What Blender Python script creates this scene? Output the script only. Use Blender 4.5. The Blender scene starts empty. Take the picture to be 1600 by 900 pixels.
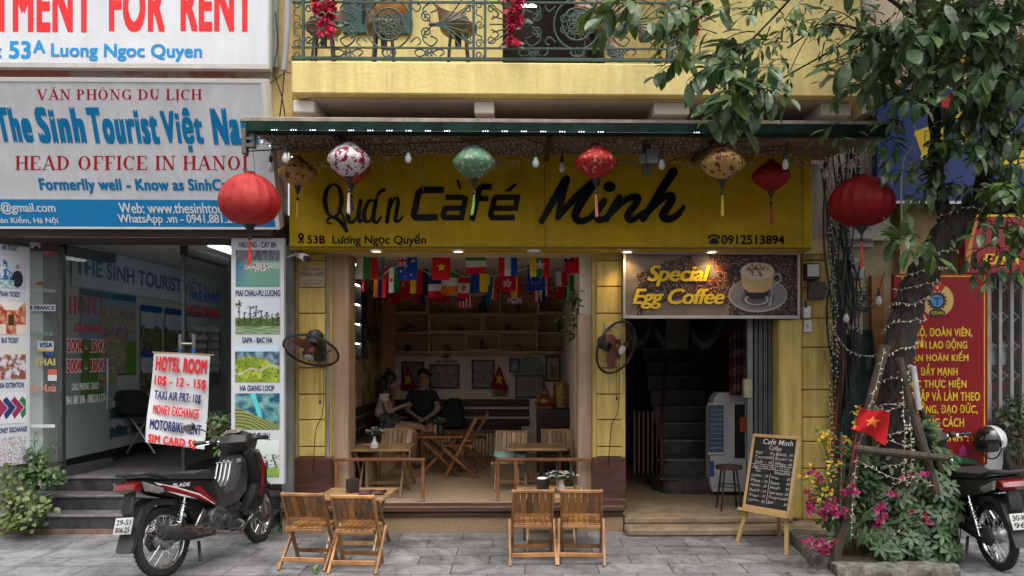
import bpy, math, random
from mathutils import Vector, Matrix, noise
from math import sin, cos, pi, radians, atan2, sqrt, exp
R = random.Random(11)
sc = bpy.context.scene
COL = sc.collection
V = Vector
# ---------------------------------------------------------------- camera
F, CX, HY, TH = 1250.0, 844.0, 555.0, radians(1.1)
EYE = V((0, -7.9, 1.75))
cd = bpy.data.cameras.new('camera'); cam = bpy.data.objects.new('camera', cd); COL.objects.link(cam)
cam.location = EYE; cam.rotation_euler = (pi/2, 0, -TH)
cd.sensor_width = 36; cd.lens = 36*F/1600; cd.shift_x = (800-CX)/1600; cd.shift_y = (HY-450)/1600
cd.clip_start = 0.05; cd.clip_end = 2000
sc.camera = cam
# ---------------------------------------------------------------- daylight
SUN_EL, SUN_AZ = radians(62), radians(-35)
w = bpy.data.worlds.new('World'); sc.world = w; w.use_nodes = True
nt = w.node_tree; bg = nt.nodes['Background']
sky = nt.nodes.new('ShaderNodeTexSky'); sky.sky_type = 'NISHITA'; sky.sun_disc = False
sky.sun_elevation = SUN_EL; sky.sun_rotation = pi + SUN_AZ; sky.dust_density = 6; sky.ozone_density = 1; sky.air_density = 1.0
hs = nt.nodes.new('ShaderNodeHueSaturation'); hs.inputs['Saturation'].default_value = 0.26
nt.links.new(sky.outputs[0], hs.inputs['Color']); nt.links.new(hs.outputs[0], bg.inputs[0])
bg.inputs[1].default_value = 0.15
sl = bpy.data.lights.new('sun', 'SUN'); sun = bpy.data.objects.new('sun', sl); COL.objects.link(sun)
sl.energy = 1.2; sl.angle = radians(30); sl.color = (1, .955, .88)
# the sun stands high over the street behind the camera, a little to the left
sd = V((sin(SUN_AZ)*cos(SUN_EL), -cos(SUN_AZ)*cos(SUN_EL), sin(SUN_EL)))
sun.rotation_euler = sd.to_track_quat('Z', 'Y').to_euler(); sun.location = (0, -6, 12)
vs = sc.view_settings
vs.view_transform = 'Standard'; vs.look = 'None'; vs.gamma = 1; vs.use_curve_mapping = False; vs.exposure = 0.80
sc.cycles.use_denoising = True
try: sc.cycles.denoiser = 'OPENIMAGEDENOISE'
except Exception: pass
sc.cycles.max_bounces = 7; sc.cycles.diffuse_bounces = 4; sc.cycles.glossy_bounces = 3; sc.cycles.transmission_bounces = 4
sc.cycles.transparent_max_bounces = 12; sc.cycles.caustics_reflective = False; sc.cycles.caustics_refractive = False
sc.cycles.sample_clamp_indirect = 4
# ---------------------------------------------------------------- photo rays -> points in the place
FW = V((sin(TH), cos(TH), 0)); RT = V((cos(TH), -sin(TH), 0)); UP = V((0, 0, 1))
def ray(px, py): return FW + RT*((px-CX)/F) + UP*((HY-py)/F)
def at(px, py, Y):
    d = ray(px, py); return EYE + d*((Y-EYE.y)/d.y)
def gnd(px, py, z=0.0):
    d = ray(px, py); return EYE + d*((z-EYE.z)/d.z)
def X(px, Y): return at(px, HY, Y).x
def Z(px, py, Y): return at(px, py, Y).z
# ---------------------------------------------------------------- mesh helper
def catmull(p, n=5, closed=False):
    p = [V(q) for q in p]; out = []; m = len(p)
    for i in range(m if closed else m-1):
        g = (lambda k: p[k % m]) if closed else (lambda k: p[min(max(k, 0), m-1)])
        a, b, c, d = g(i-1), g(i), g(i+1), g(i+2)
        for j in range(n):
            t = j/n
            out.append(.5*((2*b)+(c-a)*t+(2*a-5*b+4*c-d)*t*t+(3*b-a-3*c+d)*t**3))
    if not closed: out.append(p[-1])
    return out
class MB:
    def __init__(s): s.v = []; s.f = []; s.c = None; s.m = None
    def add(s, vs, fs, cols=None):
        o = len(s.v)
        s.v += [V(p) for p in vs] if s.m is None else [s.m @ V(p) for p in vs]
        s.f += [tuple(i+o for i in f) for f in fs]
        if cols is not None:
            if s.c is None: s.c = []
            s.c += cols
        return s
    def box(s, x0, x1, y0, y1, z0, z1, ch=0.0):
        c = V(((x0+x1)/2, (y0+y1)/2, (z0+z1)/2)); h = V((abs(x1-x0)/2, abs(y1-y0)/2, abs(z1-z0)/2))
        return s.obox(c, V((1, 0, 0)), V((0, 1, 0)), V((0, 0, 1)), h, ch)
    def obox(s, c, ax, ay, az, h, ch=0.0):
        hx, hy, hz = h
        if ch <= 0:
            P = [c+ax*(hx*i)+ay*(hy*j)+az*(hz*k) for i in (-1, 1) for j in (-1, 1) for k in (-1, 1)]
            return s.add(P, [(0, 1, 3, 2), (4, 6, 7, 5), (0, 4, 5, 1), (2, 3, 7, 6), (0, 2, 6, 4), (1, 5, 7, 3)])
        ch = min(ch, hx*.49, hy*.49, hz*.49); P = []; ix = {}
        for i in (-1, 1):
            for j in (-1, 1):
                for k in (-1, 1):
                    for q, (a, b, d) in enumerate(((0, ch, ch), (ch, 0, ch), (ch, ch, 0))):
                        ix[i, j, k, q] = len(P); P.append(c+ax*(i*(hx-a))+ay*(j*(hy-b))+az*(k*(hz-d)))
        fs = []
        for i in (-1, 1):
            fs.append([ix[i, a, b, 0] for a, b in ((-1, -1), (1, -1), (1, 1), (-1, 1))][::i])
            fs.append([ix[a, i, b, 1] for a, b in ((-1, -1), (-1, 1), (1, 1), (1, -1))][::i])
            fs.append([ix[a, b, i, 2] for a, b in ((-1, -1), (1, -1), (1, 1), (-1, 1))][::i])
            for j in (-1, 1):
                fs.append([ix[i, j, -1, 0], ix[i, j, 1, 0], ix[i, j, 1, 1], ix[i, j, -1, 1]][::-i*j])
                fs.append([ix[i, -1, j, 0], ix[i, 1, j, 0], ix[i, 1, j, 2], ix[i, -1, j, 2]][::i*j])
                fs.append([ix[-1, i, j, 1], ix[1, i, j, 1], ix[1, i, j, 2], ix[-1, i, j, 2]][::-i*j])
                for k in (-1, 1): fs.append([ix[i, j, k, 0], ix[i, j, k, 1], ix[i, j, k, 2]][::i*j*k])
        return s.add(P, fs)
    def pbox(s, x0, y0, x1, y1, Y0, Y1, ch=0.0):   # a box whose front face, at depth Y0, covers this part of the photo
        a, b = at(x0, y1, Y0), at(x1, y0, Y0)
        return s.box(a.x, b.x, Y0, Y1, a.z, b.z, ch)
    def bar(s, a, b, w, h, up=(0, 0, 1), ch=0.0):
        a, b = V(a), V(b); d = b-a; L = d.length; d.normalize(); up = V(up)
        if abs(d.dot(up)) > .98: up = V((0, 1, 0)) if abs(d.y) < .9 else V((1, 0, 0))
        sd = d.cross(up).normalized(); u = sd.cross(d)
        return s.obox((a+b)/2, d, sd, u, V((L/2, w/2, h/2)), ch)
    def tube(s, pts, r, n=8, closed=False, cap=True):
        pts = [V(p) for p in pts]; m = len(pts)
        rr = [r]*m if not hasattr(r, '__len__') else [r[min(int(i*len(r)/m), len(r)-1)] if len(r) != m else r[i] for i in range(m)]
        P = []; fs = []; nx = None
        for i in range(m):
            if closed: t = pts[(i+1) % m]-pts[i-1]
            else: t = pts[min(i+1, m-1)]-pts[max(i-1, 0)]
            if t.length < 1e-9: t = V((0, 0, 1))
            t.normalize()
            if nx is None:
                nx = t.cross(V((0, 0, 1)))
                if nx.length < .1: nx = t.cross(V((0, 1, 0)))
            nx = (nx - t*nx.dot(t)).normalized(); ny = t.cross(nx)
            for k in range(n):
                a = 2*pi*k/n; P.append(pts[i]+(nx*cos(a)+ny*sin(a))*rr[i])
        for i in range(m if closed else m-1):
            for k in range(n):
                a, b = i*n+k, i*n+(k+1) % n; c, d = ((i+1) % m)*n+(k+1) % n, ((i+1) % m)*n+k
                fs.append((a, b, c, d))
        if cap and not closed: fs += [tuple(range(n))[::-1], tuple(range((m-1)*n, m*n))]
        return s.add(P, fs)
    def lathe(s, prof, c=(0, 0, 0), n=20, axis=(0, 0, 1), lobes=0, amp=0.0, cap=True):
        az = V(axis).normalized(); ax = az.cross(V((0, 1, 0)))
        if ax.length < .1: ax = az.cross(V((1, 0, 0)))
        ax.normalize(); ay = az.cross(ax); c = V(c); P = []; fs = []; m = len(prof)
        for (r, z) in prof:
            for k in range(n):
                a = 2*pi*k/n; q = r*(1-amp*abs(cos(lobes*a/2))**6 if lobes else 1); P.append(c+az*z+(ax*cos(a)+ay*sin(a))*q)
        for i in range(m-1):
            for k in range(n): fs.append((i*n+k, i*n+(k+1) % n, (i+1)*n+(k+1) % n, (i+1)*n+k))
        if cap: fs += [tuple(range(n))[::-1], tuple(range((m-1)*n, m*n))]
        return s.add(P, fs)
    def ball(s, c, r, n=10, sq=(1, 1, 1)):
        c = V(c); m = max(4, n//2); P = []; fs = []
        for i in range(1, m):
            a = pi*i/m
            for k in range(n):
                b = 2*pi*k/n; P.append(c+V((r*sq[0]*sin(a)*cos(b), r*sq[1]*sin(a)*sin(b), r*sq[2]*cos(a))))
        for i in range(m-2):
            for k in range(n): fs.append((i*n+k, i*n+(k+1) % n, (i+1)*n+(k+1) % n, (i+1)*n+k))
        P += [c+V((0, 0, r*sq[2])), c-V((0, 0, r*sq[2]))]; q = len(P)
        for k in range(n): fs += [(q-2, (k+1) % n, k), (q-1, (m-2)*n+k, (m-2)*n+(k+1) % n)]
        return s.add(P, fs)
    def prism(s, poly, ex):     # polygon of 3D points pushed along the vector ex
        n = len(poly); ex = V(ex); P = [V(p) for p in poly]; P += [p+ex for p in P]
        return s.add(P, [tuple(range(n))[::-1], tuple(range(n, 2*n))]+[(i, (i+1) % n, n+(i+1) % n, n+i) for i in range(n)])
    def shell(s, prof, y0, y1, ins=.82, k=.25):   # side profile (x,z) rounded across its width from y0 to y1
        n = len(prof); cx = sum(p[0] for p in prof)/n; cz = sum(p[1] for p in prof)/n; P = []; fs = []
        for t, q in ((0, ins), (k*.4, (1+ins)/2+.04*(1-ins)), (k, 1), (1-k, 1), (1-k*.4, (1+ins)/2+.04*(1-ins)), (1, ins)):
            y = y0+(y1-y0)*t
            for (x, z) in prof: P.append(V((cx+(x-cx)*q, y, cz+(z-cz)*q)))
        for i in range(5):
            for j in range(n): fs.append((i*n+j, i*n+(j+1) % n, (i+1)*n+(j+1) % n, (i+1)*n+j))
        fs += [tuple(range(n))[::-1], tuple(range(5*n, 6*n))]
        return s.add(P, fs)
    def leaf(s, p, d, nrm, L, W, bend=.25, fold=.2, n=2):
        d = V(d).normalized(); sd = d.cross(V(nrm))
        if sd.length < .05: sd = d.cross(V((.3, .5, .8)))
        sd.normalize(); nn = sd.cross(d); p = V(p); P = [p]; fs = []
        sh = ((.25, .75), (.55, 1.0), (.82, .62)) if n > 1 else ((.45, 1.0),)
        for t, q in sh:
            c = p+d*(L*t)-nn*(bend*L*t*t); P += [c+sd*(W/2*q)+nn*(fold*W*q*.5), c, c-sd*(W/2*q)+nn*(fold*W*q*.5)]
        P.append(p+d*(L*.97)-nn*(bend*L))
        m = len(sh); fs += [(0, 1, 2), (0, 2, 3)]
        for i in range(m-1):
            a = 1+3*i; fs += [(a, a+3, a+4, a+1), (a+1, a+4, a+5, a+2)]
        a = 1+3*(m-1); fs += [(a, len(P)-1, a+1), (a+1, len(P)-1, a+2)]
        return s.add(P, fs)
    def build(s, name, mt, par=None, smooth=False, label=None, cat=None, group=None, kind=None, keep=False):
        me = bpy.data.meshes.new(name); off = V((0, 0, 0))
        if par is None and s.v and not keep:
            lo = [min(p[i] for p in s.v) for i in range(3)]; hi = [max(p[i] for p in s.v) for i in range(3)]
            off = V(((lo[0]+hi[0])/2, (lo[1]+hi[1])/2, lo[2]))
        me.from_pydata([tuple(p-off) for p in s.v], [], s.f)
        if s.c:
            ca = me.color_attributes.new('Col', 'FLOAT_COLOR', 'CORNER'); buf = []
            for f, c in zip(s.f, s.c): buf += [c[0], c[1], c[2], 1.0]*len(f)
            ca.data.foreach_set('color', buf)
        if smooth:
            me.polygons.foreach_set('use_smooth', [True]*len(me.polygons))
            if smooth != 2: me.set_sharp_from_angle(angle=radians(38))
        if mt: me.materials.append(mt)
        me.update()
        o = bpy.data.objects.new(name, me); COL.objects.link(o); o.location = off
        if par is not None:
            o.parent = par
            if par.type == 'EMPTY': o.matrix_parent_inverse = Matrix.Translation(-par.location)
            elif par.parent is None: o.matrix_parent_inverse = Matrix.Translation(-par.location)
        tag(o, label, cat, group, kind)
        return o
def tag(o, label=None, cat=None, group=None, kind=None):
    if label: o['label'] = label
    if cat: o['category'] = cat
    if group: o['group'] = group
    if kind: o['kind'] = kind
    return o
def thing(name, label, cat, loc=(0, 0, 0), group=None, kind=None):
    o = bpy.data.objects.new(name, None); COL.objects.link(o); o.location = loc; o.empty_display_size = .1
    return tag(o, label, cat, group, kind)
def copy_tree(o, par=None):
    c = o.copy(); COL.objects.link(c)
    if par is not None: c.parent = par
    for ch in [q for q in KIDS(o)]: copy_tree(ch, c)
    return c
def KIDS(o): return [q for q in o.children]
def place(o, p, rz=0.0, sc_=1.0, rot=None):
    o.location = p; o.rotation_euler = rot if rot else (0, 0, rz); o.scale = (sc_,)*3; return o
# ---------------------------------------------------------------- materials
_M = {}
def mat(name, col, rough=.6, var=.14, scale=5.0, bump=0.0, metal=0.0, spec=.5, stretch=None, rnd=0.0, col2=None, thr=None, detail=5,
        coat=0.0, emit=0.0, sub=0.0, trans=0.0, bscale=None, streak=0.0):
    if name in _M: return _M[name]
    m = bpy.data.materials.new(name); _M[name] = m; m.use_nodes = True; n = m.node_tree.nodes; l = m.node_tree.links
    b = n['Principled BSDF']; b.inputs['Roughness'].default_value = rough; b.inputs['Metallic'].default_value = metal
    b.inputs['Specular IOR Level'].default_value = spec; b.inputs['Coat Weight'].default_value = coat
    tc = n.new('ShaderNodeTexCoord'); mp = n.new('ShaderNodeMapping'); l.new(tc.outputs['Object'], mp.inputs[0])
    if stretch: mp.inputs['Scale'].default_value = stretch
    tx = n.new('ShaderNodeTexNoise'); tx.inputs['Scale'].default_value = scale; tx.inputs['Detail'].default_value = detail
    tx.inputs['Roughness'].default_value = .62
    l.new(mp.outputs[0], tx.inputs['Vector'])
    if rnd or True:
        oi = n.new('ShaderNodeObjectInfo'); ad = n.new('ShaderNodeVectorMath'); ad.operation = 'ADD'
        mu = n.new('ShaderNodeMath'); mu.operation = 'MULTIPLY'; mu.inputs[1].default_value = 37
        l.new(oi.outputs['Random'], mu.inputs[0]); l.new(tc.outputs['Object'], ad.inputs[0]); l.new(mu.outputs[0], ad.inputs[1]); l.new(ad.outputs[0], mp.inputs[0])
    c = V(col[:3]); c2 = V(col2) if col2 else c*(1-2*var)
    rp = n.new('ShaderNodeValToRGB'); e = rp.color_ramp.elements
    lo, hi = thr if thr else (.3, .7)
    e[0].position = lo; e[1].position = hi; e[0].color = (*c2, 1); e[1].color = (*(c if col2 else c*(1+var*.6)), 1)
    l.new(tx.outputs['Fac'], rp.inputs[0]); out = rp.outputs[0]
    if streak:      # rain streaks and soot running down the wall
        m2 = n.new('ShaderNodeMapping'); m2.inputs['Scale'].default_value = (7, 7, .55); l.new(ad.outputs[0], m2.inputs[0]); t3 = n.new('ShaderNodeTexNoise'); t3.inputs['Scale'].default_value = 1.6; t3.inputs['Detail'].default_value = 7; t3.inputs['Roughness'].default_value = .7; l.new(m2.outputs[0], t3.inputs['Vector'])
        r3 = n.new('ShaderNodeValToRGB'); r3.color_ramp.elements[0].position = .40; r3.color_ramp.elements[1].position = .62; r3.color_ramp.elements[0].color = (1-streak, 1-streak*1.05, 1-streak*1.1, 1); r3.color_ramp.elements[1].color = (1, 1, 1, 1); l.new(t3.outputs['Fac'], r3.inputs[0])
        xm = n.new('ShaderNodeMix'); xm.data_type = 'RGBA'; xm.blend_type = 'MULTIPLY'; xm.inputs[0].default_value = 1; l.new(out, xm.inputs[6]); l.new(r3.outputs[0], xm.inputs[7]); out = xm.outputs[2]
    if rnd:
        hv = n.new('ShaderNodeHueSaturation'); mr = n.new('ShaderNodeMapRange'); mr.inputs['To Min'].default_value = 1-rnd; mr.inputs['To Max'].default_value = 1+rnd
        l.new(oi.outputs['Random'], mr.inputs[0]); l.new(mr.outputs[0], hv.inputs['Value']); l.new(out, hv.inputs['Color']); out = hv.outputs[0]
    l.new(out, b.inputs['Base Color'])
    if emit:
        b.inputs['Emission Color'].default_value = (*c, 1); b.inputs['Emission Strength'].default_value = emit
    if trans:
        tb = n.new('ShaderNodeBsdfTranslucent'); mx = n.new('ShaderNodeMixShader'); mx.inputs[0].default_value = trans
        l.new(out, tb.inputs[0]); l.new(b.outputs[0], mx.inputs[1]); l.new(tb.outputs[0], mx.inputs[2]); l.new(mx.outputs[0], n['Material Output'].inputs[0])
    if bump:
        t2 = n.new('ShaderNodeTexNoise'); t2.inputs['Scale'].default_value = bscale or scale*4; t2.inputs['Detail'].default_value = 6; l.new(mp.outputs[0], t2.inputs['Vector'])
        bp = n.new('ShaderNodeBump'); bp.inputs['Strength'].default_value = bump; bp.inputs['Distance'].default_value = .02
        l.new(t2.outputs['Fac'], bp.inputs['Height']); l.new(bp.outputs[0], b.inputs['Normal'])
    return m
def printed(name='printed_sheet', rough=.45, trans=0.0, spec=.4):
    if name in _M: return _M[name]
    m = mat(name, (.5, .5, .5), rough, 0, spec=spec); n = m.node_tree.nodes; l = m.node_tree.links
    a = n.new('ShaderNodeAttribute'); a.attribute_name = 'Col'; l.new(a.outputs['Color'], n['Principled BSDF'].inputs['Base Color'])
    if trans:
        tb = n.new('ShaderNodeBsdfTranslucent'); mx = n.new('ShaderNodeMixShader'); mx.inputs[0].default_value = trans
        l.new(a.outputs['Color'], tb.inputs[0]); l.new(n['Principled BSDF'].outputs[0], mx.inputs[1]); l.new(tb.outputs[0], mx.inputs[2]); l.new(mx.outputs[0], n['Material Output'].inputs[0])
    return m
def glass(name='window_glass', tint=(.95, .975, .965), refl=.08):
    if name in _M: return _M[name]
    m = bpy.data.materials.new(name); _M[name] = m; m.use_nodes = True; n = m.node_tree.nodes; l = m.node_tree.links
    n.remove(n['Principled BSDF']); t = n.new('ShaderNodeBsdfTransparent'); t.inputs[0].default_value = (*tint, 1)
    g = n.new('ShaderNodeBsdfGlossy'); g.inputs['Roughness'].default_value = .03
    lw_ = n.new('ShaderNodeLayerWeight'); pw = n.new('ShaderNodeMath'); pw.operation = 'POWER'; pw.inputs[1].default_value = 4; l.new(lw_.outputs['Facing'], pw.inputs[0])
    fr = n.new('ShaderNodeMath'); fr.operation = 'MULTIPLY_ADD'; fr.inputs[1].default_value = .8; fr.inputs[2].default_value = refl*.4; l.new(pw.outputs[0], fr.inputs[0]); mx = n.new('ShaderNodeMixShader')
    l.new(fr.outputs[0], mx.inputs[0]); l.new(t.outputs[0], mx.inputs[1]); l.new(g.outputs[0], mx.inputs[2]); l.new(mx.outputs[0], n['Material Output'].inputs[0])
    return m
def glow(name, col, st):
    if name in _M: return _M[name]
    m = bpy.data.materials.new(name); _M[name] = m; m.use_nodes = True; n = m.node_tree.nodes
    b = n['Principled BSDF']; b.inputs['Base Color'].default_value = (*col, 1); b.inputs['Emission Color'].default_value = (*col, 1); b.inputs['Emission Strength'].default_value = st
    return m
def srgb(r, g, b): return tuple(((c/255)/12.92 if c/255 < .04045 else ((c/255+.055)/1.055)**2.4) for c in (r, g, b))
# ---------------------------------------------------------------- flat sheets: signs, posters, boards
class Plane:
    def __init__(s, o, u, v):
        s.o = V(o); s.u = V(u).normalized(); v = V(v); s.v = (v-s.u*v.dot(s.u)).normalized(); s.n = s.u.cross(s.v)
        s.k = 0
    def hit(s, px, py):
        d = ray(px, py); t = (s.o-EYE).dot(s.n)/d.dot(s.n); p = EYE+d*t-s.o
        return p.dot(s.u), p.dot(s.v)
    def pt(s, a, b, d=0.0): return s.o+s.u*a+s.v*b+s.n*d
    def P(s, px, py, d=0.0): return s.pt(*s.hit(px, py), d)
    def lift(s):
        s.k += 1; return .0016+.0003*(s.k % 12)
def frontal(Y): return Plane((0, Y, 0), (1, 0, 0), (0, 0, 1))
def text_mesh(txt, bold=0.0, shear=0.0, space=1.0):
    cu = bpy.data.curves.new('t', 'FONT'); cu.body = txt; cu.offset = bold; cu.shear = shear; cu.space_character = space; cu.resolution_u = 4
    cu.fill_mode = 'FRONT'; cu.extrude = 0
    ob = bpy.data.objects.new('t', cu); COL.objects.link(ob); bpy.context.view_layer.update()
    me = bpy.data.meshes.new_from_object(ob.evaluated_get(bpy.context.evaluated_depsgraph_get()))
    vs = [v.co.copy() for v in me.vertices]; fs = [tuple(p.vertices) for p in me.polygons]
    bpy.data.objects.remove(ob); bpy.data.curves.remove(cu); bpy.data.meshes.remove(me)
    return vs, fs
def text(pl, txt, box, mt, par, d=None, bold=0.0, shear=0.0, thick=0.0, mb=None, name='lettering', space=1.0, skew=0.0):
    acc = any(ord(ch) > 127 for ch in txt); b0 = 0 if acc or not thick else bold   # flat lettering is made bold by doubling it sideways, so that small counters stay open
    sm = bold if not thick and bold > .006 else 0
    vs, fs = text_mesh(txt, b0, shear, space*(1+max(0, bold-.02)*3))
    if not vs: return
    x0, y0, x1, y1 = box; ym = (y0+y1)/2; a0 = pl.hit(x0, ym)[0]; a1 = pl.hit(x1, ym)[0]; b0 = pl.hit((x0+x1)/2, y1)[1]; b1 = pl.hit((x0+x1)/2, y0)[1]
    lx = min(v.x for v in vs)-sm*1.1; hx = max(v.x for v in vs)+sm*1.1; ly = min(v.y for v in vs)-sm*.5; hy = max(v.y for v in vs)+sm*.5
    d = pl.lift() if d is None else d; own = mb is None; mb = mb or MB()
    mp = lambda v, e: pl.pt(a0+(a1-a0)*(v.x-lx)/(hx-lx), b0+(b1-b0)*(v.y-ly)/max(hy-ly, 1e-6)+skew*(a1-a0)*(v.x-lx)/(hx-lx), d+e)
    if thick:
        ec = {}
        for f in fs:
            for i in range(len(f)):
                e = (f[i], f[(i+1) % len(f)]); k = tuple(sorted(e)); ec[k] = None if k in ec else e
        n = len(vs); side = [(e[0], e[1], e[1]+n, e[0]+n) for e in ec.values() if e]
        mb.add([mp(v, thick) for v in vs]+[mp(v, 0) for v in vs], fs+side)
    else:
        for k, (o_, p_) in enumerate(((-1, -.5), (1, .5), (-1, .5), (1, -.5), (0, 0)) if sm else ((0, 0),)): mb.add([mp(v+V((o_*sm, p_*sm, 0)), .0003*k) for v in vs], fs)
    return mb.build(name, mt, par) if own else mb
def stroke(pl, mb, pts, wpx, d, thick=.006, n=5, curve=True, ends=True):
    """a brush or bar stroke on the sheet; pts in photo pixels, width in photo pixels (one or per point)"""
    q = [V((*pl.hit(*p), 0)) for p in pts]
    sc_ = (pl.P(pts[0][0]+1, pts[0][1])-pl.P(*pts[0])).length
    ws = [w_*sc_ for w_ in (wpx if hasattr(wpx, '__len__') else [wpx]*len(pts))]
    for p, w_ in zip(q, ws): p.z = w_
    c = catmull(q, n) if curve and len(q) > 2 else q
    L = []; Rr = []
    for i, p in enumerate(c):
        if curve:
            t = c[min(i+1, len(c)-1)]-c[max(i-1, 0)]; nn = V((-t.y, t.x, 0)).normalized(); h = p.z/2
        else:
            t1 = (p-c[i-1]).xy.normalized() if i else (c[1]-p).xy.normalized(); t2 = (c[i+1]-p).xy.normalized() if i < len(c)-1 else t1
            tt = (t1+t2).normalized(); nn = V((-tt.y, tt.x, 0)); h = p.z/2/max(.4, tt.dot(t1))
        L.append(p+nn*h); Rr.append(p-nn*h)
    out = L+Rr[::-1]
    if ends and curve:
        def cap(p, t, w_):
            t = V((t.x, t.y, 0)).normalized(); s_ = V((-t.y, t.x, 0))
            return [p+s_*(w_/2*cos(a))+t*(w_/2*sin(a)) for a in [pi*k/6 for k in range(1, 6)]]
        e = cap(c[-1], c[-1]-c[-2], c[-1].z); b = cap(c[0], c[0]-c[1], c[0].z)
        out = L+e+Rr[::-1]+b
    m = len(L); P0 = [pl.pt(p.x, p.y, d+thick) for p in L]+[pl.pt(p.x, p.y, d+thick) for p in Rr]
    P1 = [pl.pt(p.x, p.y, d) for p in L]+[pl.pt(p.x, p.y, d) for p in Rr]
    fs = [(i, i+1, m+i+1, m+i) for i in range(m-1)]+[(i, i+1, 2*m+i+1, 2*m+i) for i in range(m-1)]+[(m+i, m+i+1, 3*m+i+1, 3*m+i) for i in range(m-1)]
    mb.add(P0+P1, fs)
    if ends and curve:
        for cp, i in ((e, m-1), (b, 0)):
            pts_ = [L[i]]+cp+[Rr[i]] if i else [Rr[i]]+cp+[L[i]]
            k = len(pts_); mb.add([pl.pt(p.x, p.y, d+thick) for p in pts_]+[pl.pt(p.x, p.y, d) for p in pts_], [tuple(range(k))]+[(j, j+1, k+j+1, k+j) for j in range(k-1)])
    return mb
def poly(pl, mb, pts, d=None):
    d = pl.lift() if d is None else d; return mb.add([pl.P(x, y, d) for x, y in pts], [tuple(range(len(pts)))])
def disc(pl, mb, cx, cy, rx, ry, d=None, n=28, rin=0.0, a0=0, a1=2*pi):
    d = pl.lift() if d is None else d
    A = [a0+(a1-a0)*k/n for k in range(n+1)]
    O = [pl.P(cx+rx*cos(a), cy+ry*sin(a), d) for a in A]
    if not rin: return mb.add(O+[pl.P(cx, cy, d)], [(k, k+1, n+1) for k in range(n)])
    return mb.add(O+[pl.P(cx+rx*rin*cos(a), cy+ry*rin*sin(a), d) for a in A], [(k, k+1, n+2+k, n+1+k) for k in range(n)])
def picture(pl, box, fn, nx, ny, par, name='picture', d=None, mt=None, label=None, wav=None):
    """a printed picture: a grid of small coloured cells, fn(u,v) gives the ink, u to the right and v up"""
    x0, y0, x1, y1 = box; a0, b0 = pl.hit(x0, y1); a1, b1 = pl.hit(x1, y0); d = pl.lift() if d is None else d
    mb = MB(); P = []; cols = []; fs = []
    for j in range(ny+1):
        for i in range(nx+1):
            u, v = i/nx, j/ny; P.append(pl.pt(a0+(a1-a0)*u, b0+(b1-b0)*v, d+(wav(u, v) if wav else 0)))
    for j in range(ny):
        for i in range(nx):
            a = j*(nx+1)+i; fs.append((a, a+1, a+nx+2, a+nx+1)); cols.append(tuple(max(0, c) for c in fn((i+.5)/nx, (j+.5)/ny)))
    mb.add(P, fs, cols)
    return mb.build(name, mt or printed(), par, label=label)
def nz(u, v, s=4.0, o=0.0): return noise.fractal(V((u*s+o, v*s-o, o*1.7)), .9, 2.1, 4)*.5+.5
def mix(a, b, t):
    t = min(1, max(0, t)); return tuple(x+(y-x)*t for x, y in zip(a, b))
# ================================================================ MATERIALS
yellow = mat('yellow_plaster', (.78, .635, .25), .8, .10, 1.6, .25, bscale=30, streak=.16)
yellow_p = mat('yellow_pillar_paint', (.70, .52, .15), .75, .14, 2.2, .25, bscale=25, stretch=(1, 1, .6), streak=.30)
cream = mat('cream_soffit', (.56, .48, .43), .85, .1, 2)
white_p = mat('white_paint', (.78, .77, .74), .7, .06, 3)
ivory = mat('ivory_wall', (.78, .68, .56), .8, .06, 2)
dkwood = mat('dark_red_wood', (.085, .028, .016), .42, .3, 3, .1, stretch=(1, 1, 6), coat=.25)
sillwood = mat('dark_sill_wood', (.10, .048, .03), .5, .3, 3, .1, stretch=(.6, 4, 14))
lwood = mat('pale_wood_panel', (.42, .29, .19), .55, .14, 3, .05, stretch=(6, 6, .5))
shelfw = mat('shelf_wood', (.66, .48, .30), .6, .12, 3, stretch=(.6, 4, 8))
shelfb = mat('shelf_back_wood', (.54, .38, .23), .7, .14, 4, stretch=(.5, 3, 9))
terrazzo = mat('terrazzo', (.36, .25, .14), .8, .3, 90, .2, detail=2)
stepst = mat('worn_step_stone', (.30, .22, .14), .75, .25, 6, .2)
tilef = mat('beige_floor', (.46, .35, .24), .45, .12, 9)
black_m = mat('black_metal', (.02, .02, .022), .4, .1, 8)
black_p = mat('black_plastic', (.016, .016, .018), .45, .15, 20)
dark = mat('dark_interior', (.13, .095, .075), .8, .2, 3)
steel = mat('brushed_steel', (.55, .55, .55), .3, .1, 8, metal=1)
chrome = mat('chrome', (.8, .8, .8), .12, .05, 8, metal=1)
greyp = mat('grey_pipe', (.32, .33, .36), .5, .1, 3)
grey_pl = mat('grey_plaster', (.34, .33, .32), .85, .2, 3, .3, streak=.4)
green_m = mat('green_painted_iron', (.035, .085, .075), .5, .3, 30)
green_b = mat('green_awning_paint', (.010, .036, .024), .8, .35, 4, spec=.15, streak=.4)
beige_b = mat('beige_awning_cover', (.36, .30, .24), .7, .2, 3, stretch=(.3, 1, 1), streak=.35)
canvas = mat('dark_awning_canvas', (.17, .12, .075), .8, .2, 4)
letter = mat('black_gloss_letter', (.005, .005, .006), .3, .1, 4, spec=.12)
signyel = mat('yellow_sign_sheet', (.60, .385, .012), .5, .14, 2.0, spec=.15, stretch=(.6, 1, 1.5), streak=.12)
def flat(name, c, r=.5, var=.05): return mat(name, c, r, var, 6, spec=.35)
red_ink = flat('red_ink', srgb(226, 40, 44)); red_dk = flat('dark_red_ink', srgb(176, 18, 30)); blue_ink = flat('blue_ink', srgb(20, 140, 205)); blue_dk = flat('navy_ink', srgb(30, 45, 105))
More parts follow.
